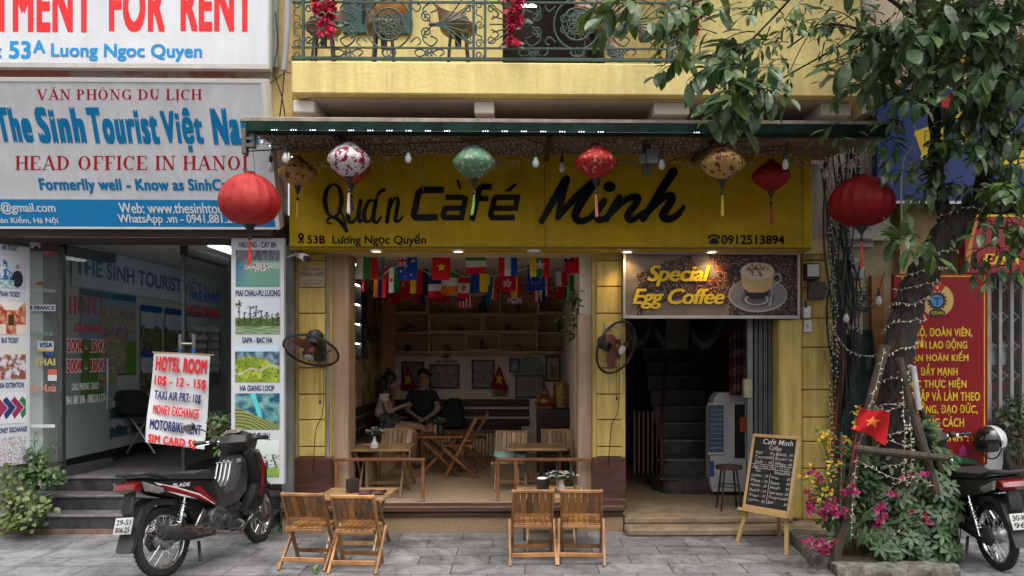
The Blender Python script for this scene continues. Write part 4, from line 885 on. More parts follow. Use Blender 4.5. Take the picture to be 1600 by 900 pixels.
def gdoor(name, label, A, B, hand, flip):
    t_ = thing(name, label, 'glass door', V((A.x, A.y, LZ)))
    u = (B-A); u.z = 0; Ld = u.length; pl = Plane(V((A.x, A.y, 0)), u, (0, 0, 1))
    bx = lambda m, a0, a1, b0, b1, d0, d1, ch=0: m.obox(pl.pt((a0+a1)/2, (b0+b1)/2, (d0+d1)/2), pl.u, pl.v, pl.n, V(((a1-a0)/2, (b1-b0)/2, (d1-d0)/2)), ch)
    part('pane', gl, lambda m: bx(m, 0, Ld, LZ+.03, 2.80, -.006, .004), t_)
    part('rail', mat('grey_door_frame', (.12, .12, .125)), lambda m: (bx(m, 0, Ld, LZ+.005, LZ+.10, -.02, .02), bx(m, 0, .03, LZ+.1, 2.8, -.015, .015)), t_)
    part('closer', black_m, lambda m: bx(m, 0 if not flip else .0, Ld, 2.80, 2.90, -.03, .05), t_)
    hx = Ld-.10 if hand else .10
    h = part('handle', steel, lambda m: [m.tube([pl.pt(hx+o, 1.15, .05), pl.pt(hx+o, 1.72, .05)], .016, 10) for o in (-.05,)]+[m.tube([pl.pt(hx-.05, z_, -.0), pl.pt(hx-.05, z_, .05)], .01) for z_ in (1.25, 1.62)], t_)
    return t_, pl, Ld
dl, dpl, dL = gdoor('glass_door', 'left glass door swung inward with red hotel room rates lettering', at(97, 555, .5), at(175, 555, 1.3), True, False)
for t, bx, mt_, bd in (('200K - 250K', (103, 529, 163, 551), white_ink, .09), ('300K - 350K', (102, 560, 163, 582), white_ink, .09), ('200K - 250K', (104, 530.5, 162, 549.5), flat('door_red_ink', srgb(190, 40, 50)), .035), ('300K - 350K', (103, 561.5, 162, 580.5), _M['door_red_ink'], .035), ('ROOM RATES', (115, 506, 156, 519), _M['door_red_ink'], .04), ('CALL PHONE / ZALO', (111, 598, 153, 609), white_ink, .03), ('0941 881 298 - 0983 011 574', (101, 617, 164, 630), white_ink, .03)):
    text(dpl, t, bx, mt_, dl, .007 if mt_ is white_ink else .0085, bd)
serif(dpl, 'HOTEL', (107, 463, 166, 491), _M['door_red_ink'], dl)
dr, rpl_, rL = gdoor('glass_door', 'right glass door with faded blue and red lettering behind the hanging hotel banner', at(286, 555, .55), at(352, 555, 1.7), False, True)
for i, (t, bx, mt_) in enumerate((('THUÊ XE MÁY', (294, 453, 344, 472), flat('door_blue_ink', srgb(20, 105, 175))), ('MOTORBIKE', (293, 480, 344, 495), flat('door_orange_ink', srgb(190, 60, 40))))): text(rpl_, t, bx, mt_, dr, .007, .05)
for i in range(6): text(rpl_, ['Honda 120k', 'Yamaha 150k', 'Vision 150k', 'Wave 100k', 'Lead 170k', 'Click 170k'][i], (298-(i % 2)*4, 508+13*i, 342, 518+13*i), flat('door_pale_ink', (.45, .46, .44)), dr, .007, .06)
bh = thing('door_handle_pair', 'tall twin steel door handles with blue sleeves above the hotel banner', 'door handle', at(295, 553, .42))
part('bar', steel, lambda m: [m.tube([at(x, 522, .42), at(x, 552, .42)], .02, 10) for x in (281.5, 303)], bh); part('cross_bar', steel, lambda m: m.tube([at(283, 537, .42), at(302, 537, .42)], .011), bh)
part('sleeve', flat('blue_sleeve', srgb(40, 120, 190)), lambda m: [m.tube([at(x, 545, .42), at(x, 575, .42)], .022, 10) for x in (281.5, 303)], bh)
# hanging cloth banner
hb = thing('hotel_banner', 'white cloth banner with red and blue price lettering hung on the glass door', 'banner', at(280, 700, .3))
bp0, bp1 = at(241, 552, .34), at(331, 556, .34); bq0 = at(227, 690, .26)
bpl = Plane(bp0, bp1-bp0, bp0-bq0)
wv = lambda u, v: .014*sin(u*9+v*3)*(1-v)+.012*sin(v*7+u*2)
def cloth(m):
    n = 24; P = []; cs_ = [(241, 551), (329, 555), (320, 702), (227, 691)]
    for j in range(n+1):
        for i in range(n+1):
            u, v = i/n, j/n; tx = cs_[0][0]+(cs_[1][0]-cs_[0][0])*u; ty = cs_[0][1]+(cs_[1][1]-cs_[0][1])*u; bx = cs_[3][0]+(cs_[2][0]-cs_[3][0])*u; by = cs_[3][1]+(cs_[2][1]-cs_[3][1])*u
            P.append(bpl.P(tx+(bx-tx)*v, ty+(by-ty)*v, wv(u, 1-v)))
    m.add(P, [(j*(n+1)+i, j*(n+1)+i+1, (j+1)*(n+1)+i+1, (j+1)*(n+1)+i) for j in range(n) for i in range(n)])
part('cloth', mat('white_banner_cloth', (.70, .70, .71), .8, .05, 4), cloth, hb, smooth=True)
part('stick', mat('bamboo_stick', (.45, .30, .15)), lambda m: m.tube([at(238, 550.5, .335), at(335, 555, .335)], .009), hb)
part('cord', black_p, lambda m: (m.tube([at(262, 551, .34), at(281, 543, .40)], .003), m.tube([at(322, 554, .34), at(304, 543, .40)], .003)), hb)
for t, bx, mt_, bd, sk in (('HOTEL ROOM', (245, 558, 325, 581), red_ink, .06, -.03), ('10$ - 12 - 15$', (243, 588, 324, 605), red_ink, .045, -.05), ('TAXI AIR PRT: 10$', (243, 611, 316, 627), blue_dk, .045, -.06), ('MONEY EXCHANGE', (241, 633, 313, 648), red_ink, .045, -.07), ('MOTORBIKE RENT', (236, 656, 317, 672), blue_dk, .045, -.08), ('SIM CARD 5$', (233, 679, 309, 694), red_ink, .045, -.10)):
    text(bpl, t, bx, mt_, hb, .028, bd, skew=sk)
# right poster panel
PY = -.13; qp = frontal(PY)
pb = thing('poster_panel', 'tall white tour poster panel with five landscape photos right of the shop door', 'poster panel', at(402, 757, PY))
part('board', signw, lambda m: m.pbox(361, 372, 444, 757, PY, PY+.06, .004), pb)
caps = (('HALONG - CAT BA', (373, 378, 432, 387)), ('MAI CHAU-PU LUONG', (368.5, 453, 438, 463)), ('SAPA - BAC HA', (378.5, 527, 426, 536)), ('HA GIANG LOOP', (375, 602, 429, 611)), ('MOC CHAU', (383.5, 676, 421.5, 684.5)))
for t, bx in caps: text(qp, t, bx, blue_dk, pb, bold=.03)
def p_halong(u, v):
    if v > .72: return mix((.06, .06, .08), (.3, .28, .32), nz(u*3, v, 8, 1)*1.2-.2)
    c = mix((.12, .3, .24), (.22, .42, .26), v); c = mix(c, (.03, .08, .3), max(0, .45-u-.3*(.8-v))*2.2)
    if ((u-.5)/.3)**2+((v-.52)/.1)**2 < 1+nz(u, v, 20, 3)-.5: c = (.7, .68, .7) if nz(u, v, 30, 7) > .46 else (.2, .12, .1)
    elif v > .5 and u > .4 and v < .66: c = mix(c, (.55, .58, .5), .7)
    return c
def p_trees(u, v):
    sky_ = (.62, .66, .72)
    for cx_, tp_, w_ in ((.08, .95, .10), (.2, .62, .07), (.33, .78, .11), (.47, .8, .09), (.58, .66, .08), (.7, .62, .09), (.82, .58, .08), (.95, .6, .1)):
        if abs(u-cx_) < w_*(.55+.45*sin(v*22+cx_*30)) and tp_-.36 < v < tp_ and nz(u, v, 26, 4) > .40+.25*abs(u-cx_)/w_: return mix((.015, .04, .012), (.10, .14, .04), nz(u, v, 24, 2)*1.6-.4)
        if abs(u-cx_) < .012 and .25 < v < tp_: return (.07, .055, .035)
    if .22 < v < .40+.08*nz(u, .5, 6, 1): return mix((.02, .05, .012), (.16, .22, .05), nz(u, v, 16, 7)*1.8-.5)
    if v < .26: return mix((.1, .2, .05), (.35, .42, .3), nz(u*.6, v*3, 9, 6)*1.5-.3)
    return sky_ if v > .45 else (.3, .36, .24)
def p_sapa(u, v):
    if v > .84: return (.55, .68, .8)
    if v > .52+.18*sin(u*3+.6): return mix((.03, .07, .12), (.25, .38, .45), nz(u, v, 7, 2)*1.5-.3)
    c = mix((.16, .26, .02), (.48, .52, .05), nz(u, v, 6, 8)*1.6-.4)
    if abs(v-.25-.2*u+.05*sin(u*14)) < .025: c = (.5, .5, .42)
    return mix(c, (.04, .1, .02), (nz(u, v, 18, 1)-.55)*3)
def p_giang(u, v):
    if v < .5*(1-u)+.12: return mix((.35, .34, .12), (.05, .1, .02), .5+.5*sin((v+.6*u*u)*70+3*nz(u, v, 4, 1)))
    c = mix((.01, .09, .16), (.2, .42, .38), nz(u, v, 6, 5)*1.7-.4)
    if abs(u-.45-.25*(.8-v)) < .05: c = (.1, .6, .62)
    return c
def p_chau(u, v):
    c = mix((.55, .62, .6), (.68, .75, .72), v)
    if v < .2+.06*sin(u*9): return mix((.12, .28, .04), (.4, .55, .12), nz(u, v, 16, 3))
    if abs(u-.27-.02*sin(v*20)) < .02 and v < .6 or abs(u-.72) < .025 and v < .42 or abs(u-.9+.3*(v-.4)) < .02 and v < .6: return (.07, .06, .05)
    if v < .62 and nz(u, v, 24, 6) > .62: return (.14, .13, .11)
    if abs(u-.42) < .02 and v < .36: return (.6, .5, .1)
    return c
for fn, bx in ((p_halong, (368.5, 391, 437, 448)), (p_trees, (368, 466, 437.5, 522)), (p_sapa, (367.5, 540, 437, 597)), (p_giang, (367.5, 614.5, 437, 671)), (p_chau, (367.5, 687.5, 436.5, 745))): picture(qp, bx, fn, 84, 68, pb)
# angled left ticket board
A_, B_ = at(-60, 555, -.9), at(47, 555, .12)
A_.x = B_.x-.62*(B_.y-A_.y)/1.02*1.0
d1 = ray(0, 555); bpl2 = Plane(V((B_.x, B_.y, 0)), V((.52, .86, 0)), (0, 0, 1))
tb = thing('ticket_board', 'angled white board with ticket and exchange pictures at the left edge', 'poster board', bpl2.pt(-.5, .45))
t0, b0_ = bpl2.hit(46, 386)[1], bpl2.hit(46, 724)[1]
part('board', signw, lambda m: m.obox(bpl2.pt(-.62, (t0+b0_)/2, -.03), bpl2.u, bpl2.v, bpl2.n, V((.62, (t0-b0_)/2, .03)), .004), tb)
def bl2(u0, u1, yc, h):      # box at the board: fraction along it, photo row at its right edge
    return u0, u1, yc, h
def b2pic(z0, z1, fn, a0=-.62, a1=-.06, nx=40, ny=36):
    P = [bpl2.pt(a0+(a1-a0)*i/nx, z0+(z1-z0)*j/ny, .003) for j in range(ny+1) for i in range(nx+1)]; fs = []; cl = []
    for j in range(ny):
        for i in range(nx): k = j*(nx+1)+i; fs.append((k, k+1, k+nx+2, k+nx+1)); cl.append(fn((i+.5)/nx, (j+.5)/ny))
    MB().add(P, fs, cl).build('picture', printed(), tb)
def b2text(t, z0, z1, a0, a1):
    vs, fs = text_mesh(t, .03); lx, hx = min(v.x for v in vs), max(v.x for v in vs); ly, hy = min(v.y for v in vs), max(v.y for v in vs)
    MB().add([bpl2.pt(a0+(a1-a0)*(v.x-lx)/(hx-lx), z0+(z1-z0)*(v.y-ly)/(hy-ly), .004) for v in vs], fs).build('lettering', blue_dk, tb)
zr = lambda y: bpl2.hit(40, y)[1]
def q_air(u, v):
    c = mix((.45, .5, .62), (.6, .62, .68), v)
    if u < .55 and v < .75-.5*u+.25*(abs(u-.3) < .08): c = (.04, .14, .36) if nz(u, v, 6, 1) > .4 else (.6, .65, .7)
    if (u-.72)**2*2+(v-.3)**2 < .07: c = (.02, .02, .03)
    if (u-.72)**2*1.5+(v-.68)**2 < .006: c = (.4, .25, .18)
    if v < .25 and u < .6: c = (.1, .4, .45) if nz(u, v, 12, 3) > .5 else (.6, .6, .5)
    return c
def q_train(u, v):
    a = abs(u-.5); b = abs(v-.45)
    if a < .1 and b < .16: return (.05, .03, .02)
    if v > .75 and a < v-.55: return (.75, .68, .6)
    if v < .3 and a > .18: return (.7, .62, .5)
    return mix((.35, .05, .02), (.75, .4, .25), nz(u, v, 9, 2)*1.6-.4)
def q_bus(u, v): return mix((.6, .6, .66), (.25, .08, .04), (nz(u, v, 6, 4)-.42)*5) if v < .75 else (.62, .6, .55)
def q_pass(u, v):
    for i, c in enumerate(((.3, .03, .1), (.02, .04, .16), (.3, .02, .09), (.02, .2, .05))):
        if abs(u-.05-.28*i)+abs(v-.5)*.9 < .36 and (u-.05-.28*i)+(v-.5)*.4 > -.16: 
            return c if abs(u-.05-.28*i)+abs(v-.5)*.9 < .33 else (.7, .7, .72)
    return (.68, .69, .72)
def q_money(u, v):
    k = nz(u, v, 7, 9); return [(.6, .55, .6), (.55, .1, .25), (.1, .35, .35), (.65, .65, .68), (.2, .15, .4), (.5, .6, .45), (.7, .7, .7)][int(k*23) % 7]
for t, yy, fn, y0, y1, a0, a1 in (('AIR TICKET', 390, q_air, 402, 452, 2, 28), ('TRAIN TICKET', 461, q_train, 473, 523, -2, 31), ('BUS TICKET', 532, q_bus, 541, 592, 2, 29), ('VISA EXTENTION', 601, q_pass, 612, 660, -4, 37), ('MONEY EXCHANGE', 670, q_money, 681, 722, -6, 42)):
    a_ = lambda px: bpl2.hit(px, 555)[0]; b2text(t, zr(yy+4), zr(yy-4), a_(a0), a_(a1)); b2pic(zr(y1), zr(y0), fn, a_(-6), a_(40))
# inside the shop: folding table with a black bag, a little rack, plant at the counter
rk = thing('folding_table', 'folding table with crossed pale legs under a dark cover inside the travel office', 'table', at(215, 706, 2.3))
for L_ in ((196, 640, 242, 708, 2.2), (235, 645, 198, 708, 2.2), (250, 640, 285, 690, 2.7)): part('leg', mat('pale_tube_leg', (.42, .40, .38), .4, metal=.5), lambda m: m.tube([at(L_[0], L_[1], L_[4]), at(L_[2], L_[3], L_[4])], .014), rk)
part('top', black_p, lambda m: m.box(X(185, 2.4), X(290, 2.4), 2.1, 2.8, Z(200, 652, 2.1), Z(200, 648, 2.1)), rk)
bb = MB(); bb.shell([(0, 0), (.02, .2), (.2, .32), (.55, .3), (.72, .12), (.7, 0)], 0, .45); bb.m = None
o = bb.build('draped_bag', mat('black_fabric', (.02, .02, .022), .9, .3, 12), smooth=True); o.location = at(192, 648, 2.15); o.name = 'draped_bag'
o = tag(o, 'black cloth bag lying on the folding table inside the travel office', 'bag')
rk2 = thing('display_rack', 'black metal display rack standing behind the left glass door', 'rack', at(110, 720, 1.7))
part('post', black_m, lambda m: [m.pbox(x, 600, x+4, 715, 1.7+.4*i, 1.74+.4*i) for i, x in enumerate((95, 118))], rk2); part('shelf', black_m, lambda m: [m.pbox(80, y, 122, y+3, 1.7, 2.1) for y in (601, 652)], rk2)
# red lantern-like ornaments behind the side pane
m = MB()
for q in range(9): m.ball(at(R.uniform(55, 80), R.uniform(625, 655), .9), R.uniform(.03, .05), 8)
tag(m.build('red_flowers', flat('dull_red', srgb(150, 45, 40)), smooth=True), 'dull red artificial flowers behind the glass side panel', 'flowers')
# ================================================================ LANTERNS
def silk(name, base, pat=None, thr=(.5, .56), scale=14, tr=.25, rough=.55):
    return mat(name, pat or base, rough, .2, scale, col2=base if pat else None, thr=thr if pat else None, trans=tr, spec=.3, detail=4)
SM = [(.10, .98), (.16, 1.0), (.16, .965), (.3, .94), (.56, .83), (.82, .68), (.97, .55), (1.0, .48), (.97, .40), (.80, .26), (.55, .13), (.30, .03), (.17, 0)]
BG = [(.10, 1.0), (.20, 1.0), (.26, .975), (.5, .92), (.74, .80), (.92, .64), (1.0, .48), (.97, .33), (.85, .19), (.64, .08), (.4, .015), (.2, 0)]
def lantern(label, px, py0, py1, wpx, Y, mt_, tas, big=False, tassel_len=60, top=None, tmat='red_tassel', tcol=(.45, .03, .03)):
    c0, c1 = at(px, py1, Y), at(px, py0, Y); h = c1.z-c0.z; r = (at(px+wpx/2, py0, Y)-c1).length
    t_ = thing('lantern', label, 'lantern', c0, 'silk lanterns under the awning')
    m = MB(); m.lathe([(q*r, z_*h) for q, z_ in (BG if big else SM)], c0, 48, lobes=16 if big else 18, amp=.10 if big else .05)
    part('shade', mt_, None or (lambda mm: mm.add([tuple(v) for v in m.v], m.f)), t_, smooth=2)
    rr = .2*r if not big else .2*r
    part('finial', mat('dark_lantern_wood', (.02, .015, .015), .5), lambda m: m.lathe([(rr, .012), (rr*1.05, 0), (rr*.8, -.02), (rr*.35, -.06), (.006, -.075)], c0, 14), t_)
    part('rim', mat('lantern_rim', (.10, .03, .03), .6), lambda m: m.lathe([(rr*.9, -.005), (rr*.9, .012), (rr*.7, .014), (rr*.7, -.003)], c1, 16), t_)
    tl_ = tassel_len*(at(px, 0, Y)-at(px, 1, Y)).length
    tm = mat(tmat, tcol, .7, .15, 30)
    def ts(m):
        sw = R.uniform(-.02, .02)
        for k in range(7):
            a = k*.9; o_ = V((.006*cos(a), .006*sin(a), 0)); q = c0+V((0, 0, -.13)); m.tube([q+o_*.6, q+o_*1.1+V((sw*.4, 0, -tl_*.5)), q+o_*(1.8)+V((sw, 0, -tl_*R.uniform(.9, 1)))], [.004, .006, .004], 5)
    part('tassel', tm, ts, t_)
    part('bead', mat('black_bead', (.03, .02, .03), .4), lambda m: (m.ball(c0+V((0, 0, -.115)), .018, 8), m.tube([c0+V((0, 0, -.06)), c0+V((0, 0, -.13))], .003, 5)), t_)
    zt = top or zc+.05
    part('cord', black_m, lambda m: [m.tube([c1+V((s_*r*.18, 0, 0)), V((c1.x+s_*r*.05, Y, zt))], .0025, 5) for s_ in (-1, 1)], t_)
    return t_
l_red = silk('red_silk', srgb(196, 40, 44), srgb(168, 28, 36), (.35, .65), 5, .3); l_redw = mat('faded_red_silk', srgb(206, 84, 76), .6, .2, 6, col2=srgb(178, 34, 38), thr=(.34, .70), trans=.3, spec=.3)
l_cream = silk('cream_silk', srgb(190, 150, 80), srgb(110, 40, 40), (.56, .6), 16); l_white = silk('white_silk', srgb(225, 220, 222), srgb(150, 30, 50), (.52, .55), 24)
l_green = silk('green_silk', srgb(104, 146, 114), srgb(200, 190, 185), (.56, .59), 26); l_redf = silk('red_flower_silk', srgb(184, 44, 40), srgb(205, 160, 150), (.57, .60), 28)
l_pink = silk('cream_pink_silk', srgb(205, 170, 100), srgb(120, 40, 60), (.53, .56), 20); l_dred = silk('dark_red_silk', srgb(160, 24, 28), srgb(150, 120, 130), (.64, .68), 22); l_or = silk('orange_silk', srgb(180, 84, 46), srgb(120, 40, 30), (.55, .6), 15)
LY = -1.12
lantern('large round faded red lantern hanging at the awning left end before the blue sign', 390, 271, 351, 95, LY, l_redw, 0, True, 40, tmat='bright_red_tassel', tcol=(.62, .05, .04))
lantern('large round dark red lantern hanging at the awning right end near the tree', 1346, 275, 353, 100, LY, silk('deep_red_silk', srgb(150, 22, 28), srgb(126, 16, 22), (.35, .65), 4, .2), 0, True, 42, tmat='bright_red_tassel', tcol=(.62, .05, .04))
lantern('small cream lantern with brown blossom at the left end of the yellow sign', 465, 246, 291, 60, -.55, l_cream, 0, tassel_len=30, tmat='yellow_tassel', tcol=(.6, .42, .03))
lantern('white lantern with red cherry blossom print and white tassel', 545, 221, 277, 67, LY, l_white, 0, tassel_len=34, tmat='white_tassel', tcol=(.6, .58, .55))
lantern('orange red lantern half hidden behind the white blossom lantern', 549, 236, 287, 58, -.6, l_or, 0, tassel_len=20, tmat='dark_tassel', tcol=(.1, .05, .04))
lantern('green lantern with pale blossom print hung over the second word of the sign', 741, 226, 280, 67, LY, l_green, 0, tassel_len=34, tmat='green_tassel', tcol=(.25, .42, .08))
lantern('bright red flowered lantern hung over the third word of the sign', 931, 226, 279, 66, LY, l_redf, 0, tassel_len=38, tmat='salmon_tassel', tcol=(.55, .16, .12))
lantern('cream lantern with dark pink blossom below the hanging leaves', 1129, 230, 281, 68, LY, l_pink, 0, tassel_len=34, tmat='yellow_tassel')
lantern('dark red flowered lantern at the right end of the yellow sign', 1205, 251, 298, 60, -.6, l_dred, 0, tassel_len=32)
# bulbs on cables
bw = mat('milky_bulb', (.72, .73, .76), .3, .03, 3, trans=.25)
for px, py, Y, lb in ((423, 262, -.9, 'milky bulb beside the large faded red lantern'), (446, 248, -1.2, 'milky bulb in front of the small cream lantern'), (638, 248, -1.15, 'milky bulb between the white and green lanterns'), (837, 255, -1.15, 'milky bulb right of the green lantern'), (878, 262, -.7, 'dimmer milky bulb left of the bright red lantern'), (1034, 258, -1.1, 'milky bulb beside the square flood light'), (1227, 258, -1.1, 'milky bulb in front of the dark red flowered lantern'), (1289, 271, -.5, 'milky bulb among the cables right of the yellow sign'), (1330, 257, -.9, 'milky bulb above the large dark red lantern'), (1322, 497, -.3, 'milky bulb in front of the tilted meter box'), (1373, 470, -.6, 'milky bulb hanging beside the wired tree trunk'), (1259, 487, -.02, 'milky bulb by the white plug adapter')):
    p = at(px, py+7, Y); k = .9 if Y < -1 else .85
    t_ = thing('hanging_bulb', lb, 'light bulb', p, 'bulbs on black cables')
    part('bulb', bw, lambda m: m.lathe([(.002, 0), (.018*k, .004), (.030*k, .022), (.032*k, .038), (.026*k, .058), (.017*k, .075), (.016*k, .085)], p, 14), t_, smooth=True)
    part('socket', black_p, lambda m: m.lathe([(.016*k, .084), (.019*k, .088), (.019*k, .13), (.010, .14), (.006, .16)], p, 12), t_)
    part('cable', black_p, lambda m: m.tube([p+V((0, 0, .15)), p+V((.01, 0, .2 if py < 300 else .16)), V((p.x+(.02 if py < 300 else .05), Y, max(zc, p.z+.2) if py < 300 else p.z+.3))], .005, 5), t_)
# thick cable with a sag along the front
m = MB(); m.tube(catmull([at(x, y, -1.16) for x, y in ((388, 236), (470, 232), (560, 228), (650, 224), (730, 221), (800, 213), (870, 232), (940, 246), (1000, 256))], 6), .006, 6)
m.tube(catmull([at(x, y, -1.1) for x, y in ((1000, 262), (1060, 248), (1130, 226), (1240, 212))], 6), .005, 6); tag(m.build('power_cable', black_p), 'black cable sagging along the awning front from the left bracket', 'cable')
# fairy light strings: a wire and many tiny bulbs
wire_m = mat('pale_wire', (.30, .27, .22), .5, .1, 20); wire_d = mat('dark_wire', (.03, .03, .025), .5, .1, 20); mini = mat('mini_bulb', (.68, .60, .45), .35, .1, 9)
def fairy(pts, label, step=.055, wr=.0028, dark_=True, size=.0062, n=6, curve=True):
    c = catmull(pts, n) if curve else [V(p) for p in pts]
    t_ = thing('fairy_lights', label, 'fairy lights', c[0])
    part('wire', wire_d if dark_ else wire_m, lambda m: m.tube(c, wr, 4), t_)
    def bl(m):
        acc = 0
        for a, b in zip(c[:-1], c[1:]):
            L = (b-a).length; 
            while acc < L:
                p = a+(b-a)*(acc/L); d = V((R.uniform(-1, 1), R.uniform(-1, .4), R.uniform(-1.2, .6))).normalized(); m.bar(p, p+d*.026, size, size); acc += step*R.uniform(.7, 1.3)
            acc -= L
    o = part('mini_bulb', mini, bl, t_); o['kind'] = 'stuff'
    return t_
for i in range(11):
    Y = -1.05+.085*i; y0 = 212+2.4*i
    pts = [at(x, y0+R.uniform(-5, 5)+7*sin((x-400)/850*pi*(1+i % 3)), Y) for x in range(400+4*i, 1275, 62)]
    fairy(pts, ['topmost', 'second', 'third', 'fourth', 'fifth', 'sixth', 'seventh', 'eighth', 'ninth', 'tenth', 'lowest'][i]+' of the fairy light strings sagging under the dark awning canvas', .05)
m = None
for i, (x, Y, y1) in enumerate(((655, -.13, 300), (1240, -.5, 262), (520, -.14, 262), (770, -.14, 262), (1090, -.14, 262))):
    pts = [at(x+R.uniform(-70, 70)*(1 if i else .05)+k*5*(1 if i else .1), 238+(y1-238)*abs(sin(k*1.9+i)) if i else 232+k*8, Y) for k in range(9)]
    fairy(pts, ['fairy light strand dangling before the first sign letters', 'fairy light loop drooping over the dark red flowered lantern', 'fairy light loop drooping behind the white blossom lantern', 'fairy light loop drooping behind the green lantern', 'fairy light loop drooping over the last sign letters'][i], .045, .002, False, .005)
for i, (x0, x1, y1, Y) in enumerate(((1300, 1298, 690, -.1), (1310, 1304, 700, -.06), (1294, 1306, 560, -.2), (1345, 1348, 470, -.3), (1352, 1340, 520, .0), (1318, 1330, 430, -.25), (1334, 1326, 360, -.3))):
    pts = [at(x0+(x1-x0)*k/10+R.uniform(-4, 4), 225+(y1-225)*k/10, Y+R.uniform(-.04, .04)) for k in range(11)]
    fairy(pts, ['fairy lights falling straight down past the yellow sign right edge', 'longest fairy light fall reaching the red pipe', 'fairy light fall beside the flood lamp on the right pier', 'fairy light fall behind the large dark red lantern', 'fairy light fall ending at the bulb by the meter box', 'short fairy light fall left of the large dark red lantern', 'shortest fairy light fall under the awning right end'][i], .05, .003, True)
fairy([at(x, y, -1.25) for x, y in ((1371, 180), (1374, 215), (1376, 260), (1378, 300), (1376, 330), (1382, 345), (1380, 352))], 'pale fairy light strand hanging in front of the large dark red lantern', .05, .003, False)
fairy([at(x, y, -1.0) for x, y in ((1416, 100), (1428, 180), (1429, 260), (1452, 300), (1450, 360))], 'pale fairy light strand hanging down between the tree limbs', .05, .003, False)
fairy([at(x, y, -.3) for x, y in ((1298, 505), (1318, 540), (1345, 555), (1375, 553), (1400, 540))], 'fairy light strand sagging from the meter box to the tree', .04, .003, False)
# ================================================================ FLAG BUNTINGS IN THE CAFE
W, RED, BLU, GRN, YEL, BLK, ORG = (.62, .62, .62), srgb(200, 28, 40), srgb(30, 70, 160), srgb(40, 120, 60), srgb(235, 200, 30), (.015, .015, .018), srgb(225, 120, 40)
NAVY = srgb(20, 40, 100); DRED = srgb(160, 20, 34)
def vb(*c): return lambda u, v: c[min(len(c)-1, int(u*len(c)))]
def hb_(*c): return lambda u, v: c[min(len(c)-1, int((1-v)*len(c)))]
def star(u, v, cx, cy, r, asp=1.0, n=5, rot=0):
    x, y = (u-cx), (v-cy)*asp; d = sqrt(x*x+y*y); a = (atan2(x, y)+rot) % (2*pi/n)-pi/n
    return d*cos(pi/n-abs(a)) < r*.42 if n == 5 and False else d < r*(.40/(.40*cos(abs(abs(a)-pi/n))+ .92*abs(sin(abs(abs(a)-pi/n)))*1.25+1e-6)*.999) if True else False
def f_vn(u, v): return YEL if star(u, v, .5, .5, .27, 1.4) else RED
def f_au(u, v):
    if u < .5 and v > .5:
        x, y = u*2, (v-.5)*2; 
        if abs(x-.5) < .07 or abs(y-.5) < .07: return RED
        if abs(x-.5) < .14 or abs(y-.5) < .14 or abs(x-y) < .1 or abs(x+y-1) < .1: return W
        return BLU
    for q in ((.78, .74, .13), (.2, .34, .07), (.4, .42, .07), (.7, .2, .07), (.42, .12, .07), (.55, .24, .03)):
        if star(u, v, q[0], q[1], q[2], 1.5): return W
    return BLU
def f_mm(u, v): return W if star(u, v, .52, .52, .34, 1.4) else vb(YEL, GRN, RED)(u, v)
def f_tw(u, v):
    if u < .45 and v > .62: return W if ((u-.2)**2+((v-.81)*1.2)**2) < .012 else NAVY
    return RED
def f_ca(u, v):
    if v < .26 or v > .74: return RED
    return RED if abs(u-.5)*1.4+abs(v-.5)*1.8 < .3 and nz(u, v, 9, 1) < .62 else W
def f_hk(u, v):
    x, y = u-.5, (v-.5)*1.2; d = sqrt(x*x+y*y); a = (atan2(y, x)+d*2) % (2*pi/5)
    return W if .05 < d < .27 and abs(a-.62) < .36 else RED
def f_eu(u, v):
    for k in range(8):
        if (u-.5-.3*cos(k*pi/4))**2+((v-.5)*1.2-.26*sin(k*pi/4))**2 < .0016: return W
    return BLU
def f_ir(u, v): return RED if (u-.5)**2+((v-.5)*1.3)**2 < .012 else vb(DRED, W, GRN)(u, v)
def f_za(u, v):
    if u > .62+.2*(v-.3): return RED
    if u > .52+.25*(v-.3): return W
    if u > .3: return GRN
    return BLU if v < .6 else W
def f_us(u, v): return NAVY if v > .5 and u < .5 else (RED if int(u*9) % 2 == 0 else W)
def f_kr(u, v):
    if (u-.5)**2+((v-.55)*1.2)**2 < .03: return RED if v > .55 else BLU
    return BLK if (abs(u-.22) < .09 or abs(u-.78) < .09) and abs(v-.2) < .06 or abs(abs(u-.5)-.28) < .08 and abs(v-.86) < .05 else W
def f_es(u, v): return YEL if .25 < u < .75 else RED
def f_cn(u, v): return YEL if star(u, v, .25, .75, .14, 1.4) else RED
def f_th(u, v): return NAVY if .34 < u < .66 else (W if .17 < u < .83 else RED)
NAMES = {id(f_vn): 'red flag with one yellow star', id(f_au): 'blue flag with small crosses and white stars', id(f_mm): 'yellow green red flag with white star', id(f_tw): 'red flag with navy corner and white sun', id(f_ca): 'red white flag with red leaf', id(f_hk): 'red flag with white petals', id(f_eu): 'blue flag with ring of small stars', id(f_kr): 'white flag with red and blue disc', id(f_us): 'striped flag with navy corner'}
flagm = printed('flag_cloth', .8, .15, .2)
